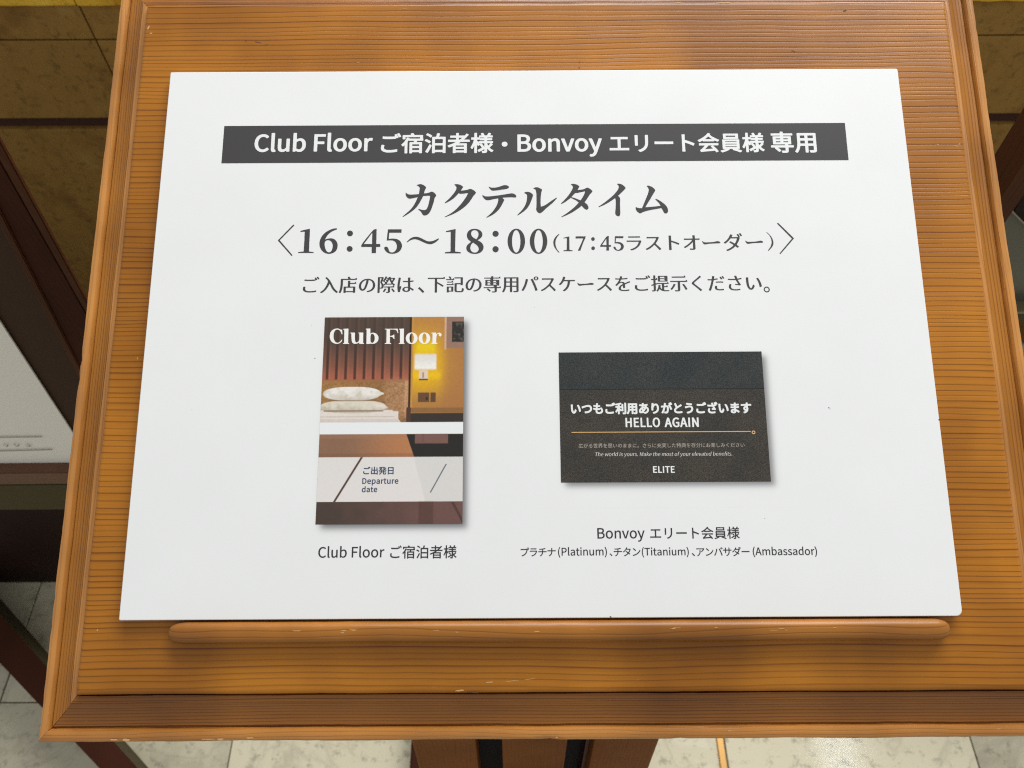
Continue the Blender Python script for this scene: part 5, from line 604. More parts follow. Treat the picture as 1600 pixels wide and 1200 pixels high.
  '専': (1.000, [[372,737,414,738,430,734,432,728,433,691,437,687,620,687,624,689,637,716,650,721,665,714,675,689,681,682,674,671,675,664,680,659,668,655,661,655,655,661,647,662,631,655,440,655,433,652,432,609,437,603,616,603,635,599,637,590,636,408,632,403,620,401,556,399,553,394,553,348,559,344,636,344,651,373,664,378,679,371,688,346,697,337,689,328,689,319,694,314,682,310,675,310,670,316,661,317,655,316,647,310,556,309,553,303,553,207,551,193,541,175,522,164,481,157,408,155,391,158,386,165,380,184,385,190,469,189,476,191,477,302,474,309,248,309,245,302,248,295,258,291,291,267,322,241,348,215,346,209,321,189,307,187,294,190,255,231,208,271,212,279,239,296,240,305,238,309,115,310,101,312,97,318,96,334,99,339,115,343,469,343,476,346,477,353,474,357,449,358,438,366,443,389,442,398,439,400,179,400,163,403,159,408,159,590,161,599,179,603,348,603,357,606,357,613,353,617,327,618,319,624,318,629,322,639,322,648,318,654,129,655,117,657,113,661,113,680,119,684,133,687,353,687,357,691,359,732,362,735],[236,574,233,565,233,520,236,515,344,514,357,517,357,524,355,528,328,529,317,536,322,558,322,570,319,574],[435,574,432,565,432,520,435,515,549,514,562,519,559,528,533,529,522,536,528,559,528,570,526,574],[236,489,233,479,233,435,236,430,350,429,357,431,357,439,355,442,328,443,317,451,324,474,324,485,321,489],[435,489,432,479,432,435,435,430,554,429,561,431,562,439,559,442,533,443,522,451,528,476,528,485,526,489]]),
  '店': (1.000, [[416,735,431,734,437,730,461,691,474,664,479,660,631,660,636,663,648,690,661,695,673,691,678,686,686,661,694,654,685,641,686,634,691,631,692,627,675,623,670,624,664,629,657,630,641,623,223,622,221,616,219,431,212,355,201,293,190,250,177,215,154,165,147,159,127,160,93,183,90,188,115,248,126,291,135,344,143,440,144,654,149,658,163,660,391,661,393,664,393,679,372,723,376,727],[404,591,447,592,464,588,466,581,466,520,471,516,611,516,616,520,625,540,631,547,643,550,652,547,657,542,666,517,674,510,674,506,665,499,665,492,671,485,670,483,654,481,647,487,638,487,622,480,472,480,467,478,466,474,466,392,469,387,625,386,638,384,643,380,644,179,639,170,622,167,574,170,568,174,567,188,559,191,330,191,325,188,324,174,318,168,268,166,255,168,250,172,250,380,254,383,268,386,382,386,389,389,390,583,394,590],[327,348,324,339,324,232,327,227,559,226,567,229,567,341,565,348]]),
  '提': (1.000, [[182,737,222,738,234,736,239,732,241,613,247,610,252,612,264,638,268,641,279,644,291,639,302,613,309,604,302,597,301,593,302,586,310,581,310,577,307,574,289,571,280,577,271,578,261,571,245,571,241,568,240,453,243,446,314,462,627,463,632,466,647,492,659,497,672,492,683,463,690,456,691,437,687,432,670,429,661,435,652,436,639,429,533,429,527,426,527,355,529,348,597,347,602,351,614,376,629,381,638,378,642,373,651,348,650,328,659,321,655,316,641,313,634,314,629,320,622,320,616,320,607,313,529,312,527,307,527,211,529,206,536,203,696,202,704,197,695,172,677,167,538,167,467,179,439,190,417,202,392,223,375,245,371,247,337,196,305,162,293,158,279,161,255,180,254,184,279,213,307,263,325,316,337,383,341,389,353,391,369,390,398,385,406,382,399,334,399,307,416,271,430,252,446,236,449,235,452,238,451,426,444,429,319,429,245,402,241,398,240,209,236,193,229,183,209,170,168,162,129,162,117,164,111,168,104,191,106,197,113,199,161,198,167,202,167,371,163,375,120,362,99,362,93,367,86,394,92,399,149,415,167,423,167,565,163,571,106,571,92,574,88,579,88,600,92,607,104,610,161,610,167,613,168,728,172,735],[338,718,577,719,638,718,652,716,656,707,655,522,650,518,636,516,346,516,328,519,324,527,324,709,328,716],[399,688,397,682,397,638,401,632,570,631,579,633,581,636,579,645,554,646,543,653,548,679,547,686,543,688],[399,602,397,597,397,552,401,546,575,546,581,551,579,560,554,561,542,568,548,590,547,600,543,603]]),
  '用': (1.000, [[175,693,636,694,656,689,658,680,658,215,652,192,638,177,629,172,607,166,551,160,499,161,487,163,480,172,474,193,481,199,575,200,581,202,583,211,583,348,581,353,575,354,446,354,439,352,438,174,437,168,433,165,419,162,380,162,367,164,362,168,361,348,359,353,355,354,230,353,218,300,204,254,182,206,162,175,147,159,133,156,120,159,97,181,95,188,115,220,137,270,149,314,155,348,160,415,160,684,165,691],[239,654,237,645,237,551,239,545,353,544,360,547,361,647,359,654],[440,654,438,645,438,551,440,545,575,544,583,547,583,647,581,654],[239,506,237,501,237,453,233,403,236,392,353,391,360,394,361,499,359,506],[440,506,438,497,438,398,440,392,575,391,583,394,583,499,581,506]]),
  '示': (1.000, [[600,725,604,726,617,721,627,693,636,686,635,680,627,675,626,670,627,664,635,657,632,654,620,651,613,651,606,657,599,658,583,651,179,651,163,654,159,661,160,686,165,690,177,692,574,692,579,696,589,719],[656,568,661,569,673,564,684,537,693,529,691,524,683,517,684,508,691,503,687,499,671,496,663,503,655,503,639,496,446,496,439,494,438,215,431,191,421,178,410,171,369,161,282,159,264,163,254,193,254,197,259,200,350,199,355,201,357,204,357,494,350,496,119,497,106,499,103,503,102,524,104,531,124,535,629,536,635,540,646,565],[226,424,241,423,280,412,282,407,272,383,232,314,185,250,154,218,143,217,131,219,101,239,99,245,123,270,161,321,187,364,212,419,217,423],[553,423,573,419,609,369,649,307,670,268,681,243,679,236,638,218,618,218,613,222,594,266,570,312,512,403,513,407,519,411,543,421]]),
  '記': (1.000, [[212,741,227,739,235,732,255,707,276,677,273,670,251,655,249,645,252,639,311,639,315,643,328,670,343,674,351,671,356,666,364,643,372,632,371,611,353,607,337,614,321,607,110,607,92,611,89,616,89,629,91,634,95,636,110,639,211,639,216,641,217,654,213,664,177,721,180,727,199,737],[388,703,647,704,661,702,666,698,667,435,665,426,647,422,609,422,595,424,591,430,590,453,586,455,463,455,458,453,457,447,457,231,462,214,474,208,604,208,613,211,619,216,626,234,634,307,639,311,659,311,701,293,704,284,698,241,689,211,673,189,657,179,638,173,602,169,455,171,414,180,401,189,391,202,385,218,381,250,382,488,387,492,401,495,588,495,591,503,591,657,590,663,584,665,394,665,380,667,374,673,374,696,378,702],[305,583,318,581,323,577,333,551,340,542,340,524,335,520,319,518,311,524,303,525,287,518,142,518,126,520,122,526,123,543,138,548,279,549,294,577],[318,494,334,490,345,462,351,455,353,435,348,429,332,427,323,433,316,434,300,427,129,427,114,430,109,435,109,449,111,455,126,459,291,460,307,489],[130,371,323,372,341,368,343,359,343,204,341,197,323,192,191,192,188,190,187,170,182,165,168,162,136,162,119,166,116,174,116,362,120,369],[190,339,187,332,188,227,195,224,270,225,272,232,271,338,264,340]]),
  '際': (1.000, [[377,737,394,736,422,728,423,723,416,702,417,693,421,690,478,692,480,696,480,714,483,718,524,725,536,723,540,719,547,691,551,685,664,686,677,683,697,671,698,666,695,657,671,609,642,563,623,540,621,533,622,517,639,495,664,472,698,447,697,442,681,423,663,419,660,415,661,399,667,383,674,376,674,355,670,351,657,349,651,350,645,355,638,356,632,355,623,349,534,348,532,341,532,202,526,183,513,170,494,162,469,159,423,159,408,161,401,168,396,184,398,190,407,192,455,193,459,197,458,346,453,349,337,349,323,351,319,353,317,359,317,373,319,378,337,383,611,383,615,385,627,410,638,417,638,428,636,433,611,452,591,450,403,450,378,454,337,423,312,420,313,380,309,360,301,341,284,323,270,316,241,310,204,310,184,313,182,165,177,161,165,159,131,159,117,161,113,165,112,172,113,707,119,711,131,713,275,715,287,712,311,698,314,691,282,602,282,593,284,591,307,618,335,663,364,732,368,735],[186,677,183,670,184,348,188,344,222,344,234,350,241,369,244,396,242,428,237,449,225,481,193,533,231,645,235,659,235,673,229,678],[398,663,385,643,385,629,401,625,426,614,439,645,439,661,433,663],[563,656,560,648,563,634,580,590,584,581,588,579,616,629,620,641,620,654,615,656],[499,634,495,631,478,590,458,552,423,501,422,487,424,483,561,482,569,485,568,499,538,547,521,581],[364,609,341,581,341,567,357,563,385,544,391,543,405,567,405,584,383,601,369,609],[273,576,259,543,258,526,284,488,301,455,305,452,334,473,354,494,359,503,359,517,350,528,313,556,296,560],[598,311,618,311,627,304,693,215,693,207,663,190,645,189,638,193,571,293,574,298],[363,309,380,307,405,300,410,296,410,291,380,243,345,193,337,189,318,190,294,206,292,213,322,255,349,303,354,307]]),
  'ー': (1.000, [[108,491,126,482,136,476,144,470,154,463,163,454,179,448,200,444,227,443,259,443,293,444,329,446,366,447,404,449,441,453,476,457,508,464,539,471,566,476,589,479,608,479,624,476,638,472,650,466,664,457,685,437,672,422,654,415,626,411,587,409,537,408,490,406,446,404,404,402,366,399,329,396,295,391,262,386,231,380,205,377,184,379,168,384,156,393,146,405,136,420,126,443]]),
 },
 'italic': {
  ' ': (0.224, []),
  '.': (0.278, [[152,277,183,276,199,266,204,259,210,245,209,234,202,220,193,211,170,203,152,205,138,211,125,225,121,239,125,255,134,268]]),
  'M': (0.812, [[140,666,209,667,218,663,333,335,337,330,341,335,374,433,456,663,463,667,529,667,535,665,535,222,533,213,479,212,473,216,473,487,480,579,478,585,366,277,360,263,353,260,316,260,311,264,199,574,195,581,193,580,198,499,197,216,191,212,143,212,138,214,137,657]]),
  'T': (0.599, [[95,666,435,667,442,664,443,636,439,632,311,631,303,629,303,220,300,213,241,212,235,216,234,629,227,631,97,632,93,638,93,661]]),
  'a': (0.563, [[237,552,286,553,323,544,348,528,362,514,374,494,384,463,390,419,390,220,387,213,337,213,333,220,331,243,327,246,293,225,250,207,218,203,191,205,170,211,151,221,134,236,119,259,112,284,114,314,124,337,143,361,159,373,188,387,218,398,273,411,318,417,323,421,324,449,316,480,306,497,296,506,284,513,259,519,234,517,202,508,158,485,149,484,145,488,134,508,136,515,183,538],[314,391,257,380,231,371,209,361,187,343,177,321,175,284,181,264,193,249,204,243,225,237,252,239,286,253,321,280,324,287,324,385,321,391]]),
  'b': (0.618, [[134,707,191,708,197,705,197,517,202,517,241,540,266,549,302,555,335,551,364,542,387,527,408,505,424,476,436,444,443,391,441,357,432,316,417,280,397,252,373,231,345,215,309,205,287,203,268,205,234,216,193,241,190,238,187,216,184,213,138,212,133,215,132,698],[284,519,255,512,232,499,207,479,200,472,198,465,199,275,216,260,239,248,277,239,296,241,316,249,330,258,348,276,359,295,368,318,375,371,375,403,372,435,364,463,353,485,343,498,327,509,305,517]]),
  'd': (0.620, [[355,707,412,708,418,703,418,216,412,212,366,213,357,246,327,224,287,207,255,203,218,207,193,215,168,230,145,254,129,279,118,307,109,350,109,398,118,442,133,478,154,506,175,526,204,543,243,553,261,555,284,553,312,545,350,524,355,524,352,579,352,700],[271,519,257,517,236,509,218,497,203,481,191,462,182,440,177,415,175,392,175,357,180,319,188,295,200,273,216,257,229,248,248,241,270,239,295,244,315,254,348,281,351,286,352,293,352,481,341,492,319,506,296,515]]),
  'e': (0.554, [[246,552,282,553,300,551,325,544,348,531,373,508,388,485,400,455,407,408,407,383,403,373,179,372,172,369,171,357,175,328,181,309,191,288,207,268,222,255,238,246,271,237,296,237,334,246,366,263,375,261,386,239,385,234,359,220,327,209,282,203,239,207,207,216,181,230,153,254,134,279,120,307,111,339,107,375,109,407,119,446,134,478,155,506,181,528,206,542,232,551],[259,521,238,515,220,506,206,495,195,481,183,462,175,439,171,417,172,401,179,399,348,399,350,410,345,456,338,476,327,494,314,506,298,515,275,521]]),
  'f': (0.325, [[228,714,268,715,293,710,303,703,297,679,293,675,254,683,238,679,227,674,220,666,214,655,209,636,207,616,207,547,213,544,279,544,281,538,281,517,277,513,213,512,207,510,206,216,200,212,147,212,143,215,143,220,142,508,138,512,97,513,95,519,95,538,99,542,138,545,142,547,143,625,155,666,166,684,184,700,206,710]]),
  'h': (0.607, [[134,707,191,708,197,705,197,508,200,508,225,528,253,543,277,551,307,555,337,551,361,543,377,533,391,519,399,506,410,478,416,444,416,220,414,213,359,212,353,215,352,423,349,463,343,483,335,496,327,504,311,513,289,517,266,513,247,505,217,483,198,462,197,215,188,212,138,212,133,215,132,698]]),
  'i': (0.275, [[153,693,177,693,190,688,201,679,206,668,206,659,201,647,191,637,175,632,154,632,140,637,131,645,125,659,127,673,140,687],[134,543,191,544,197,540,198,220,197,215,193,212,138,212,132,216,132,536]]),
  'k': (0.552, [[134,707,191,708,197,703,199,375,202,375,208,382,337,542,344,544,389,544,395,542,298,421,296,408,412,222,415,216,414,213,362,212,356,215,265,364,257,372,199,305,197,214,191,212,140,212,133,215,132,698]]),
  'l': (0.284, [[134,707,191,708,197,703,198,261,201,248,206,241,223,238,227,234,231,211,228,207,220,205,200,203,179,205,156,214,148,222,140,234,134,257,132,275,132,698]]),
  'm': (0.926, [[505,554,542,551,559,545,577,535,595,515,610,483,617,449,619,421,619,220,617,213,559,212,554,215,553,439,549,465,539,492,528,504,511,514,492,516,474,513,454,504,432,488,408,462,407,220,405,213,350,212,344,215,343,421,340,462,332,485,319,503,305,512,282,517,264,514,244,504,210,478,198,462,197,215,190,212,138,212,133,214,132,536,134,543,185,543,189,536,191,510,195,505,232,534,259,547,282,553,321,553,344,547,362,538,377,526,394,499,398,496,435,527,456,541,481,551]]),
  'n': (0.610, [[303,554,328,553,344,549,373,537,393,517,409,481,416,442,416,215,407,212,359,212,353,215,352,423,348,465,343,483,335,496,327,505,311,513,287,517,266,513,247,505,218,484,199,463,197,216,191,212,135,213,132,220,133,542,138,544,185,543,189,536,191,510,195,503,225,528,250,542,275,551]]),
  'o': (0.606, [[249,552,286,553,309,550,335,542,350,534,381,511,407,479,421,450,432,412,434,387,432,346,422,309,405,275,391,257,362,231,337,217,305,207,273,203,236,207,206,216,177,232,154,253,134,279,120,307,109,350,107,373,109,407,119,447,136,481,153,504,180,527,200,539,229,549],[255,517,234,510,216,498,204,485,190,463,181,439,175,408,175,350,181,319,189,295,200,276,214,261,236,246,254,241,275,239,305,246,325,259,338,271,351,291,361,316,366,343,368,394,366,415,359,444,353,462,339,484,323,500,307,510,284,517]]),
  'r': (0.388, [[285,554,311,553,325,548,326,543,319,513,312,511,280,516,263,512,252,506,236,495,220,476,198,435,197,215,191,212,135,213,132,220,133,542,138,544,185,543,189,535,191,501,195,497,223,527,239,540,257,549]]),
  's': (0.468, [[231,554,259,553,295,544,323,531,336,522,338,517,321,495,314,493,280,512,255,521,232,523,207,517,192,508,180,492,176,478,176,451,179,444,191,427,207,416,286,384,325,361,336,350,347,334,353,316,356,298,353,284,347,264,333,243,321,232,305,221,280,211,255,205,223,203,188,207,151,218,119,234,102,247,120,273,127,276,156,257,181,245,206,237,238,235,255,239,271,247,283,257,289,270,293,286,293,305,290,319,279,335,255,352,184,381,147,403,131,418,123,430,114,455,114,472,120,492,130,510,145,526,163,538,183,547,211,553]]),
  't': (0.377, [[154,643,202,644,208,641,208,551,211,545,296,544,302,542,303,519,300,513,213,512,209,510,208,504,208,289,213,268,225,248,243,239,261,237,293,245,300,244,308,220,307,216,300,212,279,207,248,203,218,205,195,212,179,221,164,236,149,268,143,303,142,508,138,512,94,513,91,517,91,535,92,540,95,542,142,545,145,547,150,618]]),
  'u': (0.607, [[129,543,186,544,192,542,192,332,196,293,202,275,215,255,231,245,250,240,273,243,298,253,316,267,345,300,346,542,353,544,405,544,410,542,411,220,409,213,357,213,354,216,352,250,348,257,325,236,295,216,263,205,241,203,211,205,186,213,168,223,153,238,140,263,133,284,128,309,127,337,127,535]]),
  'v': (0.521, [[90,543,143,544,151,541,245,257,339,540,346,544,392,544,398,542,395,529,322,323,285,218,281,213,213,212,206,216,91,533,89,540]]),
  'w': (0.802, [[98,543,151,544,158,541,205,362,227,265,231,271,302,540,309,544,366,543,378,504,440,270,444,264,513,542,519,544,570,543,570,535,483,214,478,212,412,212,405,215,334,481,330,476,263,215,255,212,188,214,99,529,96,540]]),
  'y': (0.521, [[91,543,143,544,151,541,248,271,252,266,341,541,350,544,392,544,398,542,279,195,258,142,241,115,215,86,190,71,168,65,126,63,104,67,101,72,107,97,113,101,135,96,154,99,167,104,183,117,199,138,211,165,221,195,221,211,91,536]]),
 },
}
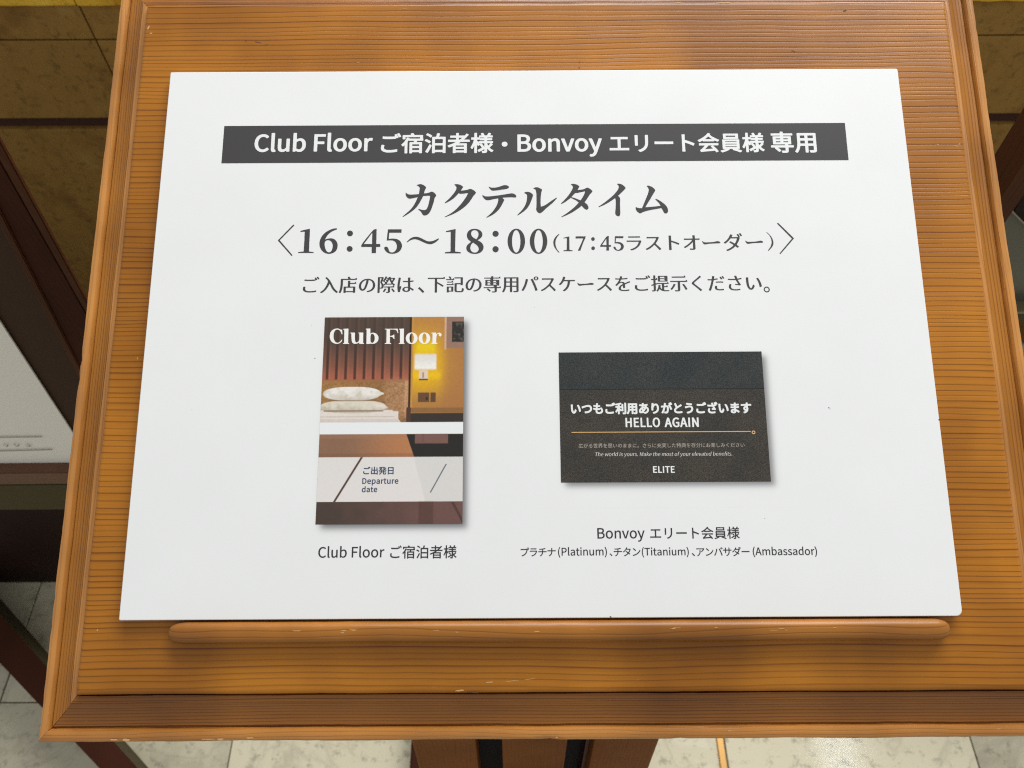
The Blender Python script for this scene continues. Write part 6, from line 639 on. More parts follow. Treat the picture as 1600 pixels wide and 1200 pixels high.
TRACED = {
 'title': ((629, 287), 0.1, [[833,7,845,7,868,9,883,12,895,16,907,21,923,30,934,38,947,50,947,52,946,55,913,105,911,108,912,109,918,109,963,104,993,100,1010,96,1018,94,1036,86,1045,84,1054,82,1065,82,1074,84,1084,88,1100,96,1120,109,1129,115,1137,124,1147,137,1148,140,1148,141,1142,150,1136,159,1130,167,1118,178,1105,195,1096,209,1071,249,1058,267,1037,295,1022,313,1005,330,975,358,953,376,918,401,894,417,865,436,828,456,800,470,760,488,704,510,673,521,665,523,664,522,661,519,660,517,661,515,704,493,734,476,759,461,780,446,800,431,819,416,836,401,861,376,912,319,941,283,957,261,980,228,997,200,1008,180,1023,150,1023,148,1022,147,1016,147,976,151,930,157,918,158,903,158,892,156,877,150,875,150,870,155,842,187,817,212,795,232,775,246,746,266,718,281,700,291,668,305,665,306,663,305,658,300,658,299,659,297,706,255,734,227,756,204,775,182,798,154,817,127,832,104,838,90,842,78,843,72,843,65,842,56,839,49,832,39,826,32,811,16,809,14,810,12,813,11,823,9],[270,8,285,8,295,9,308,13,320,18,338,28,348,35,361,47,367,56,368,60,368,64,367,70,354,90,349,101,345,112,340,131,336,149,336,151,337,153,344,152,377,148,397,145,410,142,417,139,437,129,445,126,451,125,463,125,470,127,481,133,492,140,505,151,510,155,517,165,521,173,526,184,527,187,527,190,513,204,506,214,504,218,498,236,487,287,478,317,465,356,453,390,444,411,437,426,427,445,415,461,406,470,395,480,388,485,380,489,362,495,346,497,337,497,327,494,319,488,311,478,297,453,284,435,272,424,246,403,246,400,248,396,250,395,251,394,285,405,314,411,321,412,342,412,355,410,360,408,366,404,375,395,385,378,391,366,396,354,400,342,405,325,414,289,422,254,427,221,431,193,430,190,429,189,426,188,373,189,343,191,324,193,322,195,320,196,315,207,299,240,279,276,260,309,238,342,224,360,211,375,189,397,171,412,148,430,110,457,77,479,60,490,10,518,8,519,6,519,4,516,2,513,2,511,4,509,101,427,127,401,152,372,162,358,176,337,186,321,199,297,211,273,237,213,235,211,230,212,132,233,124,234,109,234,96,231,91,229,85,226,74,217,69,212,63,204,57,195,54,186,51,177,48,161,48,153,50,140,51,139,53,139,70,155,83,163,93,167,109,170,121,171,150,171,156,170,170,170,207,167,253,163,255,161,256,157,261,128,266,96,269,80,269,66,264,55,258,48,252,43,243,37,223,26,221,24,223,22,227,20,245,13,257,10],[1592,23,1610,23,1623,25,1639,30,1646,33,1653,38,1657,42,1661,48,1663,60,1662,63,1650,72,1642,76,1635,79,1615,84,1488,102,1449,107,1429,109,1411,109,1398,107,1389,103,1381,97,1365,81,1358,72,1351,62,1348,56,1345,49,1346,46,1348,46,1362,53,1375,58,1385,61,1400,62,1428,62,1448,61,1474,57,1505,50,1570,28,1579,25],[2089,56,2105,56,2113,57,2122,60,2138,67,2150,73,2177,90,2179,92,2179,97,2176,111,2169,135,2166,150,2162,181,2158,223,2157,251,2157,258,2157,307,2160,350,2161,358,2162,360,2164,360,2166,359,2196,349,2215,341,2230,334,2249,322,2263,313,2328,266,2356,248,2401,220,2404,218,2406,219,2410,221,2412,224,2412,225,2411,227,2375,270,2362,283,2339,305,2301,337,2248,381,2232,396,2195,432,2187,439,2175,449,2166,454,2157,458,2149,461,2138,461,2131,459,2123,455,2113,446,2102,435,2095,425,2092,418,2089,408,2088,400,2088,385,2092,359,2093,334,2093,220,2093,211,2092,170,2088,131,2086,117,2083,108,2077,96,2072,90,2068,87,2062,83,2045,75,2044,73,2044,72,2045,70,2054,66,2065,61,2075,58],[1934,127,1955,127,1963,128,1982,132,1992,136,2004,142,2013,149,2025,159,2040,173,2040,175,2040,177,2035,199,2020,242,2003,285,1995,303,1988,319,1981,333,1971,349,1960,366,1950,380,1940,392,1926,406,1912,419,1897,431,1877,446,1840,471,1801,494,1799,495,1797,495,1793,490,1793,489,1794,487,1840,441,1850,430,1868,410,1889,382,1901,364,1911,345,1919,328,1927,310,1936,282,1940,264,1943,245,1946,219,1946,192,1945,184,1944,178,1942,174,1935,165,1927,159,1903,146,1901,144,1901,142,1903,140,1915,132,1925,129],[1700,151,1710,151,1729,155,1740,159,1748,162,1756,168,1761,171,1771,181,1776,190,1778,197,1778,206,1777,209,1769,213,1759,215,1746,215,1725,213,1693,212,1686,212,1665,213,1659,213,1645,213,1640,214,1615,215,1574,218,1565,219,1562,220,1562,222,1563,224,1589,250,1590,252,1590,255,1559,317,1545,343,1526,373,1505,402,1487,422,1467,442,1451,456,1438,466,1415,481,1400,491,1380,501,1363,510,1321,529,1315,531,1312,531,1309,529,1308,526,1310,524,1347,494,1368,476,1382,463,1396,449,1416,425,1428,408,1451,375,1461,358,1470,341,1478,322,1486,300,1493,275,1496,260,1496,249,1495,233,1494,230,1490,230,1438,239,1407,245,1370,254,1352,257,1343,258,1325,258,1309,256,1296,251,1284,242,1273,231,1266,223,1256,208,1252,200,1249,194,1248,190,1248,184,1250,179,1251,176,1254,176,1264,185,1272,190,1279,194,1287,197,1297,199,1307,200,1329,200,1395,195,1490,184,1576,171,1677,154],[3359,0,3378,0,3397,3,3408,5,3416,8,3430,14,3440,20,3451,28,3466,41,3478,55,3485,65,3486,69,3485,71,3479,80,3462,99,3414,146,3380,178,3370,187,3366,191,3366,193,3374,196,3380,201,3385,207,3392,215,3395,220,3398,227,3400,238,3399,271,3398,278,3398,302,3398,309,3398,332,3398,340,3398,362,3399,368,3402,431,3402,437,3402,466,3400,480,3396,493,3388,507,3386,509,3384,509,3375,509,3366,508,3353,503,3343,498,3336,492,3331,485,3327,477,3324,466,3323,459,3323,440,3327,404,3329,381,3330,350,3331,345,3331,272,3330,260,3328,248,3324,232,3322,228,3321,227,3320,226,3317,228,3276,257,3232,286,3192,310,3172,320,3140,337,3116,347,3072,365,3070,366,3067,365,3062,361,3061,360,3061,358,3063,357,3099,334,3143,304,3173,281,3222,242,3264,207,3285,188,3312,160,3332,137,3350,114,3362,95,3373,75,3378,60,3379,50,3378,42,3376,36,3370,26,3365,20,3350,5,3348,3,3348,2,3350,1],[2658,2,2670,2,2686,4,2701,7,2718,13,2728,17,2739,23,2748,29,2762,41,2763,43,2762,45,2756,59,2736,95,2736,97,2737,98,2742,98,2778,95,2810,91,2824,88,2832,86,2845,81,2851,78,2865,69,2873,66,2880,64,2888,63,2896,64,2905,67,2910,69,2924,77,2945,93,2968,113,2968,115,2967,120,2962,129,2957,135,2944,148,2925,171,2877,244,2866,260,2845,287,2844,290,2845,292,2863,305,2879,320,2888,331,2895,341,2900,352,2903,359,2905,367,2905,377,2903,385,2901,390,2898,394,2892,400,2887,403,2882,405,2877,406,2872,406,2865,404,2857,401,2850,397,2837,386,2821,370,2799,345,2797,344,2795,344,2776,362,2755,380,2715,407,2657,445,2627,461,2591,479,2563,492,2494,521,2490,523,2487,523,2482,518,2482,516,2483,515,2558,467,2591,444,2636,409,2673,378,2690,363,2715,337,2749,299,2751,296,2751,295,2750,293,2740,283,2724,271,2709,261,2693,252,2667,239,2630,222,2627,221,2625,223,2605,240,2566,268,2542,285,2520,299,2482,318,2479,317,2474,312,2474,310,2476,308,2517,268,2533,250,2557,224,2577,201,2591,184,2613,153,2636,116,2646,98,2654,83,2658,72,2661,63,2662,53,2660,45,2656,37,2651,31,2631,11,2631,10,2632,8,2641,5,2650,3],[2846,119,2744,142,2725,145,2708,145,2701,147,2692,152,2680,163,2645,202,2639,209,2638,210,2639,211,2640,212,2657,215,2667,217,2680,221,2778,259,2780,259,2782,259,2785,256,2794,243,2809,220,2830,181,2838,165,2844,150,2849,133,2851,120,2850,119],[3833,30,3836,29,3847,31,3864,36,3886,45,3901,54,3915,64,3932,79,3940,88,3945,95,3947,100,3947,105,3945,114,3941,120,3916,161,3887,212,3864,251,3814,331,3797,361,3795,365,3795,367,3796,368,3800,368,3906,360,3974,353,4026,347,4030,346,4031,345,4030,342,4023,330,4015,316,4007,305,3987,284,3976,272,3949,247,3948,245,3950,244,3957,240,3964,239,3972,241,3984,246,4004,257,4030,273,4054,289,4075,305,4097,323,4111,337,4124,353,4132,366,4141,385,4145,400,4147,408,4148,416,4148,426,4145,440,4140,451,4135,457,4132,460,4127,463,4122,464,4116,466,4111,466,4101,463,4095,460,4090,456,4085,451,4079,443,4065,415,4047,384,4045,382,4043,381,3880,410,3841,419,3807,427,3788,433,3768,440,3753,446,3733,457,3723,461,3715,463,3709,463,3700,461,3692,457,3685,452,3678,447,3670,439,3663,432,3656,423,3651,414,3647,407,3644,396,3642,389,3641,381,3641,373,3643,369,3645,366,3649,366,3668,374,3679,378,3690,380,3705,382,3735,383,3740,383,3742,380,3827,175,3835,152,3841,135,3845,115,3847,97,3846,86,3844,79,3840,70,3835,61,3825,50,3814,41,3813,39,3815,37,3821,33,3827,31]]),
 'hours': ((434, 348), 0.1, [[242,30,244,30,246,30,257,39,259,41,258,44,225,77,219,84,34,270,31,274,32,275,34,278,228,503,229,505,229,508,219,518,216,520,215,519,210,514,6,282,3,278,3,275,5,272,37,240,43,234,76,200,81,195,114,161,119,155,152,122,158,116],[499,95,501,95,502,98,502,146,502,153,501,184,496,259,495,289,494,295,493,331,493,338,492,355,492,361,492,380,491,386,491,405,490,411,490,430,489,436,489,447,490,449,494,451,560,459,561,460,562,461,562,471,560,472,557,472,320,472,319,471,318,470,318,463,319,460,321,459,400,450,404,449,406,441,417,261,418,218,419,212,419,200,420,194,420,182,421,176,421,164,422,158,422,141,420,140,415,139,361,144,360,143,358,140,353,132,353,130,354,129,356,128,419,111,458,103],[914,87,920,87,923,89,925,101,925,103,925,105,922,106,894,116,880,121,860,131,831,148,819,157,804,169,786,187,773,202,766,213,754,233,742,256,741,260,742,261,744,261,775,251,798,247,818,244,836,244,847,245,859,248,871,252,885,258,896,266,905,275,912,283,921,295,928,311,934,331,936,347,936,363,935,372,931,395,925,413,916,429,910,438,900,449,889,458,876,466,863,473,850,477,832,482,818,485,809,486,790,486,780,485,766,482,753,478,741,473,730,468,716,459,702,447,693,438,682,425,673,411,666,397,659,380,655,365,653,350,652,338,652,319,654,300,658,281,663,265,671,247,680,228,690,212,702,195,713,183,728,168,739,158,750,149,765,140,786,127,814,113,829,106,845,100,862,95,876,92,892,89],[779,273,767,275,760,278,753,282,745,289,740,297,735,310,733,325,732,335,732,347,734,364,738,386,746,410,755,430,761,440,770,450,780,457,790,462,803,463,815,460,820,458,827,454,836,444,841,436,847,424,853,407,858,383,859,369,859,354,858,345,855,329,851,318,843,304,832,291,824,284,817,280,805,275,794,273],[1521,100,1542,99,1544,100,1545,103,1543,205,1543,211,1542,260,1541,266,1540,310,1539,318,1539,330,1540,331,1543,332,1597,332,1600,332,1602,335,1603,374,1602,376,1600,377,1590,377,1583,377,1565,378,1558,378,1541,378,1538,380,1538,381,1537,392,1537,407,1535,435,1535,450,1534,455,1534,470,1533,473,1529,474,1470,474,1467,473,1467,470,1467,442,1467,435,1468,407,1468,399,1468,382,1467,379,1463,378,1310,378,1307,377,1306,375,1305,360,1309,347,1312,341,1322,325,1338,302,1383,244,1447,166,1472,137,1490,118,1505,106],[1122,123,1133,123,1140,124,1147,126,1156,131,1163,137,1170,146,1173,154,1175,162,1175,172,1174,179,1170,187,1165,195,1159,202,1152,206,1145,209,1136,211,1123,212,1116,210,1108,207,1100,202,1093,195,1088,189,1085,181,1083,173,1083,163,1084,155,1087,148,1091,141,1096,135,1104,130,1113,125],[1475,158,1468,167,1404,255,1347,328,1345,331,1346,333,1469,333,1472,333,1473,332,1474,329,1475,257,1476,250,1476,217,1477,210,1477,177,1477,169,1477,160,1477,158],[1116,365,1127,364,1132,365,1141,367,1151,373,1157,378,1163,386,1168,395,1170,405,1170,412,1167,423,1163,432,1158,439,1152,444,1147,447,1140,451,1130,453,1119,453,1110,452,1102,449,1095,444,1088,437,1083,430,1080,423,1078,415,1078,404,1079,398,1082,390,1086,382,1093,375,1100,370,1109,366],[1723,104,1930,103,1933,104,1935,105,1935,115,1934,122,1934,145,1933,154,1931,156,1748,156,1745,157,1743,159,1734,249,1735,251,1735,253,1738,253,1762,250,1789,248,1820,249,1830,250,1845,253,1859,256,1874,262,1892,271,1902,278,1913,289,1923,301,1927,308,1932,318,1936,329,1941,345,1942,355,1942,370,1939,384,1936,392,1934,398,1927,414,1919,427,1908,440,1896,452,1880,462,1868,468,1854,474,1830,481,1817,483,1800,485,1780,485,1770,484,1754,482,1740,478,1725,473,1715,467,1704,460,1697,454,1685,442,1677,431,1670,420,1667,412,1665,403,1664,395,1665,387,1669,383,1675,378,1685,375,1696,374,1704,376,1715,383,1721,390,1727,401,1731,413,1735,428,1739,438,1741,443,1747,451,1755,458,1766,462,1776,465,1792,465,1805,462,1815,457,1825,450,1836,440,1843,430,1850,418,1856,405,1859,393,1861,381,1862,368,1861,355,1857,340,1852,324,1845,312,1836,300,1828,293,1817,286,1808,282,1799,279,1789,277,1768,275,1760,275,1752,276,1740,276,1705,279,1704,278,1703,277,1720,114,1721,105],[2142,220,2167,219,2185,222,2205,227,2226,234,2247,244,2262,251,2285,264,2316,279,2337,287,2348,289,2361,291,2385,291,2395,290,2411,287,2429,283,2460,270,2510,245,2513,245,2514,246,2519,252,2520,255,2518,258,2505,272,2484,290,2469,302,2455,312,2441,319,2429,325,2418,329,2405,333,2393,335,2369,335,2345,331,2331,327,2313,320,2294,313,2212,275,2196,269,2182,264,2165,260,2152,258,2132,258,2122,259,2108,262,2090,268,2076,274,2060,282,2025,305,2021,306,2019,305,2016,302,2015,300,2016,298,2044,270,2054,261,2067,250,2081,240,2090,236,2108,227,2125,222],[2772,100,2778,100,2780,100,2781,102,2781,106,2778,150,2777,188,2777,195,2777,218,2776,225,2775,286,2774,294,2774,325,2773,332,2773,365,2773,373,2772,405,2772,413,2772,448,2773,450,2775,451,2857,461,2858,462,2859,464,2859,476,2857,478,2854,478,2614,478,2612,476,2612,472,2612,464,2612,462,2614,461,2694,452,2699,451,2700,450,2700,447,2700,405,2701,396,2701,294,2702,285,2702,144,2700,142,2699,141,2640,146,2635,146,2632,145,2630,142,2626,136,2626,134,2630,132,2695,115,2734,107],[3401,126,3405,126,3412,127,3419,129,3426,132,3435,138,3442,144,3447,152,3450,159,3452,168,3452,179,3450,187,3447,194,3440,202,3433,209,3425,214,3414,218,3404,219,3395,218,3385,215,3377,211,3370,206,3364,199,3359,192,3356,183,3355,175,3355,167,3358,156,3362,148,3367,142,3375,135,3384,130,3391,128],[3401,366,3404,366,3412,367,3420,369,3430,374,3436,379,3443,386,3447,392,3450,400,3452,407,3452,420,3450,426,3447,435,3442,443,3435,450,3429,455,3420,459,3409,462,3398,462,3390,460,3380,456,3372,450,3367,445,3361,437,3357,429,3355,419,3355,410,3357,400,3360,393,3365,384,3373,377,3380,372,3389,368],[3071,95,3087,96,3112,100,3127,103,3143,109,3152,114,3160,119,3172,128,3180,138,3187,149,3193,161,3197,176,3197,186,3196,194,3195,202,3192,211,3186,222,3175,235,3158,250,3127,271,3126,274,3128,276,3156,291,3170,301,3183,311,3190,318,3201,334,3208,346,3213,360,3216,375,3215,391,3213,404,3209,416,3204,427,3197,437,3186,450,3175,459,3165,466,3146,475,3133,480,3119,483,3100,486,3087,487,3066,487,3048,485,3032,482,3018,478,3006,474,2990,465,2972,451,2966,446,2958,435,2952,425,2949,416,2946,402,2946,390,2948,378,2952,365,2960,352,2970,340,2984,328,3017,304,3020,300,3020,299,3019,297,2993,277,2982,266,2976,260,2970,250,2962,235,2956,215,2954,200,2955,186,2957,175,2961,161,2968,148,2976,135,2990,121,3002,112,3018,105,3037,99,3050,97],[3067,117,3057,119,3046,124,3035,132,3029,140,3025,150,3023,156,3022,164,3022,177,3024,187,3028,199,3034,209,3041,218,3050,227,3060,235,3075,244,3099,256,3103,258,3106,255,3121,231,3129,217,3133,206,3136,194,3137,182,3136,170,3135,162,3131,150,3124,139,3118,131,3111,125,3102,121,3091,118,3083,117],[3052,310,3050,312,3037,324,3027,335,3022,344,3016,357,3011,374,3009,386,3009,401,3012,416,3019,433,3025,442,3033,451,3040,457,3048,461,3054,463,3073,467,3083,467,3100,464,3108,460,3117,454,3127,444,3135,432,3139,421,3140,412,3140,400,3137,389,3133,380,3127,370,3112,353,3099,342,3081,329,3055,311],[3725,94,3729,93,3738,94,3748,96,3762,100,3775,106,3784,111,3791,116,3802,125,3809,132,3819,144,3829,158,3835,168,3843,185,3849,200,3855,217,3859,235,3862,255,3864,274,3864,309,3861,331,3857,354,3850,377,3845,392,3836,411,3830,421,3822,432,3812,445,3799,458,3789,466,3778,473,3762,480,3748,485,3734,487,3720,487,3708,485,3693,480,3682,476,3672,470,3660,461,3647,449,3636,436,3626,421,3619,409,3611,393,3604,373,3598,350,3595,339,3592,313,3591,298,3591,281,3593,260,3595,241,3599,222,3605,203,3610,190,3619,170,3625,160,3633,148,3644,135,3656,123,3665,116,3673,110,3689,102,3697,99,3711,95],[4072,94,4075,93,4085,94,4097,96,4108,100,4123,106,4135,114,4145,121,4160,136,4166,143,4177,159,4185,173,4192,189,4197,202,4202,219,4207,240,4210,258,4212,278,4212,303,4211,315,4208,335,4204,354,4198,375,4193,390,4184,409,4178,420,4169,433,4158,446,4147,457,4134,468,4122,475,4106,482,4094,485,4081,487,4067,487,4052,484,4043,481,4026,474,4015,467,4003,457,3992,446,3983,436,3973,420,3968,412,3960,396,3952,376,3947,359,3944,345,3940,324,3938,303,3938,278,3939,265,3941,250,3945,229,3950,210,3958,189,3965,173,3973,159,3980,149,3990,136,4005,121,4019,111,4032,104,4045,99,4059,95],[3720,116,3713,119,3706,124,3701,128,3695,136,3689,146,3684,155,3676,176,3669,203,3665,225,3663,239,3661,267,3661,314,3664,345,3669,379,3675,400,3683,424,3693,442,3699,451,3705,457,3715,464,3721,466,3727,467,3734,465,3740,462,3746,458,3754,450,3761,440,3769,425,3777,402,3781,387,3785,367,3790,336,3792,314,3792,268,3788,231,3783,203,3776,175,3768,155,3758,137,3752,129,3747,124,3740,120,3734,117,3730,116],[4069,116,4061,119,4056,123,4048,130,4044,135,4038,145,4034,155,4029,166,4024,180,4017,208,4012,241,4009,276,4009,305,4011,332,4013,348,4016,370,4021,392,4026,408,4031,422,4042,443,4051,455,4058,460,4064,464,4070,466,4075,467,4082,465,4088,463,4093,460,4100,454,4106,445,4111,437,4118,423,4124,408,4129,391,4132,378,4137,348,4139,332,4141,306,4141,277,4138,242,4133,208,4126,180,4122,167,4117,155,4112,145,4106,135,4102,130,4094,123,4089,119,4081,116],[4393,175,4395,175,4399,178,4401,180,4401,183,4378,208,4370,218,4363,229,4352,249,4347,262,4343,275,4340,288,4339,301,4338,328,4339,340,4343,360,4348,377,4353,391,4363,412,4373,428,4383,440,4401,460,4401,462,4401,464,4397,467,4395,469,4392,467,4373,448,4355,429,4339,407,4327,389,4319,373,4312,354,4308,337,4306,320,4306,304,4308,290,4311,276,4317,258,4328,238,4337,225,4353,209,4363,199],[5270,211,5395,211,5398,211,5400,213,5399,235,5398,239,5396,241,5287,241,5284,242,5283,245,5281,292,5280,298,5280,301,5281,303,5285,303,5310,301,5325,301,5338,303,5355,308,5365,312,5375,318,5387,327,5395,335,5402,348,5406,358,5407,367,5407,374,5405,387,5402,397,5399,403,5393,411,5384,420,5371,428,5361,432,5348,436,5329,439,5320,439,5310,438,5295,435,5288,432,5280,428,5270,421,5263,415,5255,406,5244,389,5243,387,5244,385,5252,374,5254,372,5257,372,5267,376,5273,379,5277,384,5280,390,5283,398,5287,405,5292,412,5295,416,5300,420,5305,422,5310,424,5317,425,5325,424,5330,422,5339,416,5347,409,5352,402,5357,393,5361,385,5363,375,5363,364,5361,356,5358,349,5352,341,5347,336,5341,332,5328,327,5312,324,5284,322,5265,322,5263,320,5263,310,5268,215,5269,213],[4655,214,4805,213,4809,214,4811,215,4811,219,4810,225,4807,235,4801,250,4787,278,4778,300,4755,361,4730,432,4729,435,4727,436,4692,436,4690,435,4689,433,4719,371,4743,318,4769,257,4772,249,4772,246,4770,245,4766,245,4681,245,4655,246,4654,245,4653,241,4653,217,4654,215],[4550,215,4553,214,4555,215,4556,218,4556,270,4557,278,4557,354,4557,361,4558,394,4558,400,4559,423,4560,425,4563,426,4605,432,4607,433,4608,435,4608,442,4606,444,4604,444,4465,444,4463,442,4463,438,4463,435,4465,432,4510,426,4513,425,4515,423,4515,399,4516,392,4516,335,4517,326,4517,245,4516,241,4515,240,4514,239,4468,245,4465,243,4464,239,4464,237,4465,236,4466,235,4500,225,4513,222],[4919,227,4930,227,4936,229,4941,231,4946,235,4949,240,4951,244,4953,250,4953,258,4953,262,4950,268,4947,273,4945,276,4939,280,4934,282,4928,283,4924,283,4917,282,4912,280,4907,277,4903,273,4900,268,4898,263,4897,257,4897,253,4898,246,4902,238,4905,235,4910,231,4915,228],[4926,370,4929,370,4937,372,4942,375,4946,378,4950,381,4953,385,4955,391,4956,397,4956,402,4955,407,4952,413,4949,417,4945,421,4939,425,4934,426,4928,427,4917,425,4909,420,4905,416,4902,412,4900,406,4899,400,4899,395,4900,390,4903,385,4906,380,4910,376,4915,373,4920,372],[5155,208,5170,208,5172,209,5172,210,5172,266,5172,276,5172,348,5173,349,5175,350,5205,350,5208,351,5208,354,5208,370,5207,373,5204,374,5177,374,5175,375,5174,376,5176,431,5175,433,5173,434,5139,434,5136,434,5135,433,5134,430,5134,416,5135,410,5136,380,5135,378,5134,376,5043,376,5041,375,5040,374,5038,368,5039,362,5041,355,5046,345,5054,332,5120,238,5129,226,5140,215,5145,212],[5133,252,5131,253,5129,256,5070,344,5068,347,5069,349,5073,350,5130,350,5134,350,5135,349,5136,345,5136,327,5135,320,5134,255,5134,253],[7814,0,7815,0,7817,1,7825,8,7854,37,7860,42,7889,71,7895,76,7924,105,7930,110,7959,139,7965,144,7994,173,8035,213,8063,241,8065,244,8064,246,8060,251,7865,477,7855,489,7852,490,7849,488,7841,482,7840,480,7842,477,8027,254,8031,250,8031,247,8029,243,7803,16,7801,14,7802,12],[7639,148,7640,148,7644,150,7672,174,7690,192,7700,204,7709,215,7720,234,7732,260,7740,282,7744,300,7745,310,7745,321,7743,335,7739,350,7733,363,7727,373,7720,383,7709,397,7691,416,7685,421,7668,438,7665,440,7663,439,7660,436,7659,434,7659,432,7682,401,7694,382,7704,360,7710,345,7713,331,7715,320,7716,310,7716,291,7714,277,7709,256,7702,238,7694,220,7689,210,7680,196,7668,182,7653,168,7637,155,7636,153,7636,151]]),
 'club': ((515, 513), 0.08, [[139,5,161,4,182,9,199,16,226,32,230,31,242,24,245,24,247,32,250,110,250,116,248,118,242,121,238,120,221,74,210,56,202,46,192,38,182,32,173,29,161,26,145,26,127,31,117,37,108,45,103,53,96,64,86,89,81,112,78,145,78,171,82,203,89,224,98,245,114,266,126,276,142,282,157,283,177,279,189,274,202,265,211,255,227,235,238,224,245,220,248,220,250,222,244,240,236,258,229,267,219,277,203,288,186,296,167,302,149,305,134,305,117,303,102,299,88,295,71,286,56,276,46,268,31,249,25,240,18,226,8,196,4,170,4,142,11,106,20,79,34,57,43,46,54,37,65,29,79,21,99,13,116,9],[363,6,366,6,368,8,369,22,362,283,362,286,364,287,381,293,382,296,382,304,380,306,377,306,264,306,262,305,262,302,262,296,263,293,283,287,285,283,286,184,287,173,288,113,289,103,288,32,285,28,267,26,266,23,266,16,269,13,297,10],[648,84,656,84,657,85,658,88,656,283,659,287,674,293,674,297,672,305,666,306,585,306,582,303,579,281,577,278,573,279,560,289,546,296,527,302,503,305,488,304,473,300,462,295,452,287,444,279,439,270,433,245,428,195,426,106,422,103,408,99,406,94,407,87,410,86,414,85,490,85,495,87,496,92,496,182,497,218,499,242,503,256,509,265,517,273,528,280,546,271,557,264,564,258,574,243,578,229,581,205,582,176,582,104,581,101,580,99,567,97,564,96,563,93,565,87,569,85],[784,5,794,5,797,8,797,95,798,101,802,101,818,93,829,89,841,87,858,87,883,92,895,97,905,102,923,117,939,135,946,147,952,161,956,176,957,187,956,207,954,219,950,232,942,247,928,268,914,280,897,291,881,298,859,303,839,305,809,301,798,301,793,301,783,305,770,306,723,306,720,305,719,304,725,34,724,31,722,28,709,23,707,20,707,13,710,10,718,8],[831,109,820,112,811,118,809,121,805,133,801,152,799,178,798,213,799,243,802,264,808,272,819,280,842,286,845,285,861,267,868,257,874,245,879,230,882,208,882,179,880,162,876,148,870,136,864,125,858,118,849,112,842,109],[1431,7,1451,6,1453,8,1453,10,1449,282,1451,287,1463,293,1464,296,1464,304,1462,306,1459,306,1354,306,1352,305,1351,302,1351,296,1353,293,1372,287,1374,285,1375,282,1376,34,1375,31,1374,29,1361,24,1359,21,1360,13,1361,11,1364,10],[1080,10,1326,9,1330,10,1332,12,1342,90,1340,95,1334,97,1331,96,1329,94,1320,68,1312,52,1303,39,1293,33,1273,27,1236,24,1184,24,1180,26,1179,103,1178,113,1178,144,1179,148,1182,150,1201,148,1222,144,1233,140,1246,128,1255,123,1262,123,1264,124,1265,128,1267,201,1266,206,1264,208,1257,208,1254,207,1240,185,1234,178,1226,173,1203,167,1182,164,1179,166,1178,282,1182,286,1202,293,1203,296,1203,302,1202,305,1201,306,1084,306,1080,306,1079,304,1078,296,1080,293,1106,285,1109,282,1110,262,1111,196,1112,187,1113,141,1114,131,1113,28,1111,26,1108,24,1081,21,1079,19,1078,16,1079,12],[2065,83,2074,82,2078,85,2081,113,2084,116,2087,114,2101,102,2112,94,2123,89,2141,85,2152,87,2159,89,2172,97,2181,106,2184,112,2188,123,2187,136,2179,150,2170,159,2165,161,2154,159,2146,156,2141,153,2136,147,2133,140,2131,134,2132,128,2135,114,2134,111,2114,110,2110,111,2096,133,2090,152,2087,173,2083,226,2082,280,2083,283,2085,285,2108,293,2108,297,2105,305,2099,306,1991,306,1990,305,1989,302,1990,293,2007,285,2009,281,2011,109,2011,105,2008,103,1986,99,1984,95,1985,90,1987,88,1996,87],[1599,82,1605,81,1624,84,1644,89,1658,95,1679,110,1696,129,1708,148,1716,172,1719,194,1716,217,1709,241,1696,262,1683,277,1677,283,1664,292,1646,301,1626,307,1604,309,1581,307,1561,301,1543,292,1527,280,1510,262,1498,242,1490,218,1488,196,1490,174,1495,156,1506,135,1517,120,1530,108,1551,94,1577,85],[1602,100,1593,103,1584,110,1577,119,1571,132,1565,154,1562,170,1560,183,1560,206,1565,237,1571,258,1576,268,1582,278,1588,284,1595,289,1604,290,1612,288,1621,281,1629,271,1635,259,1642,237,1645,220,1646,208,1646,185,1645,170,1640,148,1635,132,1630,121,1624,112,1617,106,1610,102],[1849,82,1867,83,1890,88,1912,98,1931,113,1944,129,1956,148,1961,163,1966,186,1965,208,1960,233,1951,253,1935,273,1918,288,1903,297,1880,306,1854,309,1828,306,1811,301,1793,292,1776,278,1762,262,1750,242,1745,228,1741,205,1741,183,1746,159,1756,138,1770,118,1787,103,1804,93,1827,85],[1852,101,1842,104,1835,111,1828,120,1822,134,1818,147,1815,164,1813,186,1813,203,1816,234,1821,252,1825,264,1832,277,1839,284,1846,289,1854,290,1863,287,1871,281,1878,271,1884,257,1888,243,1891,227,1894,205,1894,188,1890,157,1886,139,1881,127,1874,114,1867,106,1859,102]]),
}
_gc = {}
def glyph(st, ch):
    k = (st, ch)
    if k not in _gc:
        adv, s = GLYPHS[st][ch]; _gc[k] = (adv, unpack(s, (-.12, -.32), 1 / 640))
    return _gc[k]
